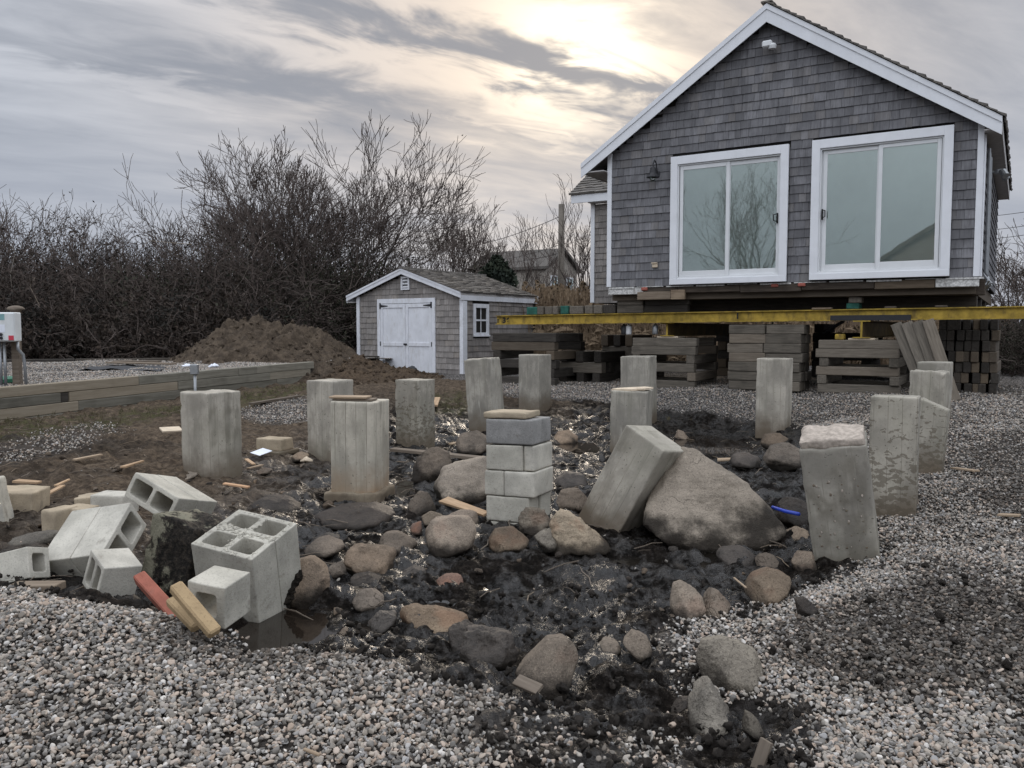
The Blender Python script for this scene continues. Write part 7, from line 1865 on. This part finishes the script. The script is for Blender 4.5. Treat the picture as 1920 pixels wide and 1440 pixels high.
    # trees beyond the right edge of the house
    for px, Y, h, sd, lb in ((1912, 24, 4.4, 33, 'bare reddish tree at the right edge behind the house'), (1985, 27, 4.8, 34, 'bare tree outside the right edge of the yard')):
        p = at(px, 617, Y); p.z = .38
        place_tree('bare_tree', lb, 'tree', p, bare_tree(sd, 6, h, 5, .55, .5, .05, .06, (2, 4), .74, .3, 220), 1.0, sd)
    for i, (px, Y, k) in enumerate(((1895, 20, 0), (1950, 18.5, 1), (1868, 24, 1), (1930, 23, 0), (2050, 22, 0), (1840, 26, 0))):
        p = at(px, 617, Y); p.z = .42
        place_tree('tangled_bush', 'brown tangled bush beside the right end of the beam', 'bush', p, B[k], .62, i * 1.3, 'brown bushes at the right edge', .50)
    # brush seen under and behind the house
    for i, px in enumerate(range(1020, 1860, 60)):
        p = at(px, 617, 27 + (i % 3)); p.z = .42
        place_tree('tangled_bush', 'brown tangled bush beyond the house seen under the floor', 'bush', p, B[(0, 3)[i % 2]], .95, i * 2.1, 'bushes beyond the house', .62 if i % 2 == 0 else .9)
    # cedar
    gg = np.random.default_rng(8); pts = []
    for k in range(9000):
        z = gg.uniform(0, 1) ** .8; r = (1 - z) ** .75 * (1.25 + .4 * math.sin(9 * z)) * math.sqrt(gg.uniform(.2, 1)); a = gg.uniform(0, 6.28); r *= 1 + .25 * math.sin(3 * a + 7 * z)
        pts.append((math.cos(a) * r * 1.5, math.sin(a) * r * 1.5, z * 3.9 + .1))
    p = at(932, 617, 30); p.z = .38
    place_tree('cedar_tree', 'dark evergreen cedar behind the right end of the shed roof', 'tree', p, [('crown', leaves_mesh('crown', gg, pts, .13, CEDAR, .05)), ('trunk', tubes_mesh('trunk', [(np.zeros(3), np.array([0, 0, 3.4]), .1, .03)], BARK, 6))], .90)
    # reeds
    def reeds(label, x0, x1, Y0, Y1, n, h0, h1):
        gg = np.random.default_rng(n); V = []; Q = []
        for k in range(n):
            Y = gg.uniform(Y0, Y1); px = gg.uniform(x0, x1); b = at(px, 617, Y); h = gg.uniform(h0, h1); lx, ly = gg.normal(0, .22), gg.normal(0, .2); w = gg.uniform(.008, .018)
            for (s0, s1, ww) in ((0, .55, 1), (.55, 1, .8)):
                i = len(V); c0 = (b.x + lx * s0 ** 2, b.y + ly * s0 ** 2, .35 + h * s0); c1 = (b.x + lx * s1 ** 2, b.y + ly * s1 ** 2, .35 + h * s1)
                V += [(c0[0] - w * ww, c0[1], c0[2]), (c0[0] + w * ww, c0[1], c0[2]), (c1[0] + w * .6, c1[1], c1[2]), (c1[0] - w * .6, c1[1], c1[2])]; Q.append((i, i+1, i+2, i+3))
            if gg.uniform() < .12:
                for q in range(10):
                    i = len(V); t = gg.uniform(-.10, .16); o = gg.normal(0, .03); c = (b.x + lx + o, b.y + ly, .35 + h + t)
                    V += [(c[0] - .03, c[1], c[2]), (c[0], c[1] + .01, c[2] - .05), (c[0] + .035, c[1], c[2]), (c[0], c[1], c[2] + .06)]; Q.append((i, i+1, i+2, i+3))
            for q in range(2):
                i = len(V); s = gg.uniform(.25, .85); c = (b.x + lx * s * s, b.y + ly * s * s, .35 + h * s); dx, dz = gg.normal(0, .22), gg.uniform(-.12, .15)
                V += [c, (c[0] + dx * .5, c[1] + .02, c[2] + dz + .05), (c[0] + dx, c[1], c[2] + dz - .05), (c[0] + dx * .45, c[1] - .02, c[2] + dz * .5 - .012)]; Q.append((i, i+1, i+2, i+3))
        tag(obj('reeds', mesh_np('reeds', np.array(V), np.array(Q), [REED])), label, kind='stuff')
    reeds('tan dry reeds between the shed and the house', 985, 1125, 22.5, 27, 2600, .9, 2.3)
    reeds('tan dry reeds beyond the house seen below the floor', 1100, 1900, 23.5, 26.5, 4200, .5, 1.5)
build_vegetation()

def build_pole():
    p = at(1052, 617, 36); p.z = .3
    t = thing('utility_pole', 'bare wooden utility pole between the shed and the house', 'utility pole', Matrix.Translation(p))
    zt = at(1052, 383, 36).z - .3
    mb = MB(); mb.tube([(0, 0, 0), (0, 0, zt * .5), (0, 0, zt)], [.16, .15, .13], 10); mb.build('pole_shaft', POLEWOOD, t, smooth=True)
    def wire(label, pts, r=.014, n=12):
        A, B = Vector(pts[0]), Vector(pts[1]); sag = pts[2]; q = [A.lerp(B, k / n) + Vector((0, 0, -sag * 4 * (k / n) * (1 - k / n))) for k in range(n + 1)]
        mb = MB(); mb.tube(q, r, 4); tag(mb.build('overhead_wire', BLACK, None), label, 'wire', 'overhead wires')
    wire('upper overhead wire running left from the utility pole', (at(1052, 405, 36), at(820, 470, 48), .3))
    wire('middle overhead wire running left from the utility pole', (at(1052, 458, 36), at(900, 490, 60), .2), .012)
    wire('lower overhead wire running left from the utility pole', (at(1052, 474, 36), at(905, 492, 60), .2))
    for k, y in enumerate((394, 420, 437)):
        wire(f"{['top', 'middle', 'bottom'][k]} overhead wire leaving the right side of the house", (at(1862, y + 11, 26), at(2100, y - 30, 20), .05), .010)
    # far house beyond the reeds
    def gable_house(label, p, rot, L, W, H, RH, chim=None, wall=FARWALL):
        M = Matrix.Translation(p) @ Matrix.Rotation(rot, 4, 'Z')
        h = thing('far_house', label, 'house', M)
        mb = MB(); mb.prism([(-W / 2, 0), (W / 2, 0), (W / 2, H), (0, H + RH), (-W / 2, H)], -L / 2, L / 2); mb.build('wall', wall, h)
        for s in (-1, 1):
            mb = MB(); mb.prism([(0, H + RH + .22), (s * (W / 2 + .3), H - .3 * RH / (W / 2) + .22), (s * (W / 2 + .3), H - .3 * RH / (W / 2) + .03), (0, H + RH + .03)], -L / 2 - .3, L / 2 + .3); mb.build('roof', FARROOF, h)
        for x in (-W * .25, W * .25):
            for z in ((H * .55,) if H < 4 else (H * .2, H * .65)):
                for y, s in ((-L / 2, -1),):
                    f = MB().box(x - .55, x + .55, y - .06, y + .02, z, z + 1.4, .01).build('window', WHITE, h); MB().box(x - .45, x - .03, y - .07, y - .061, z + .1, z + 1.3).build('pane', GLASS, f); MB().box(x + .03, x + .45, y - .07, y - .061, z + .1, z + 1.3).build('pane', GLASS, f)
        for y in (-L * .25, L * .2):
            f = MB().box(W / 2 - .02, W / 2 + .06, y - .5, y + .5, H * .55, H * .55 + 1.3, .01).build('window', WHITE, h); MB().box(W / 2 + .061, W / 2 + .07, y - .42, y + .42, H * .55 + .1, H * .55 + 1.2).build('pane', GLASS, f)
        if chim: mb = MB(); mb.box(chim - .5, chim + .5, -.5, .5, H + RH * .3, H + RH + 1.5, .02); mb.box(chim - .6, chim + .6, -.6, .6, H + RH + 1.5, H + RH + 1.7, .02); mb.build('chimney', BRICK, h)
        return h
    p = at(985, 617, 62); p.z = .3
    gable_house('distant two storey house with pale walls beyond the reeds', p, math.radians(60), 6, 5.0, at(985, 508, 62).z - .3, 1.3)
    # what stands behind the photographer and shows in the window glass
    p = Vector((-13.0, -17.0, .2)); gable_house('tall gabled house with a chimney behind the photographer, seen mirrored in the right door', p, math.radians(-40), 9, 10, 4.2, 3.4, .8, SHING_S)
    p = Vector((-19.0, -7.5, .2)); place_tree('bare_tree', 'bare tree mirrored in the left sliding door glass', 'tree', p, bare_tree(51, 6, 9.0, 6, .5, .5, .12, .1, (2, 3), .76, 1.2), 1.0, .7)
build_pole()
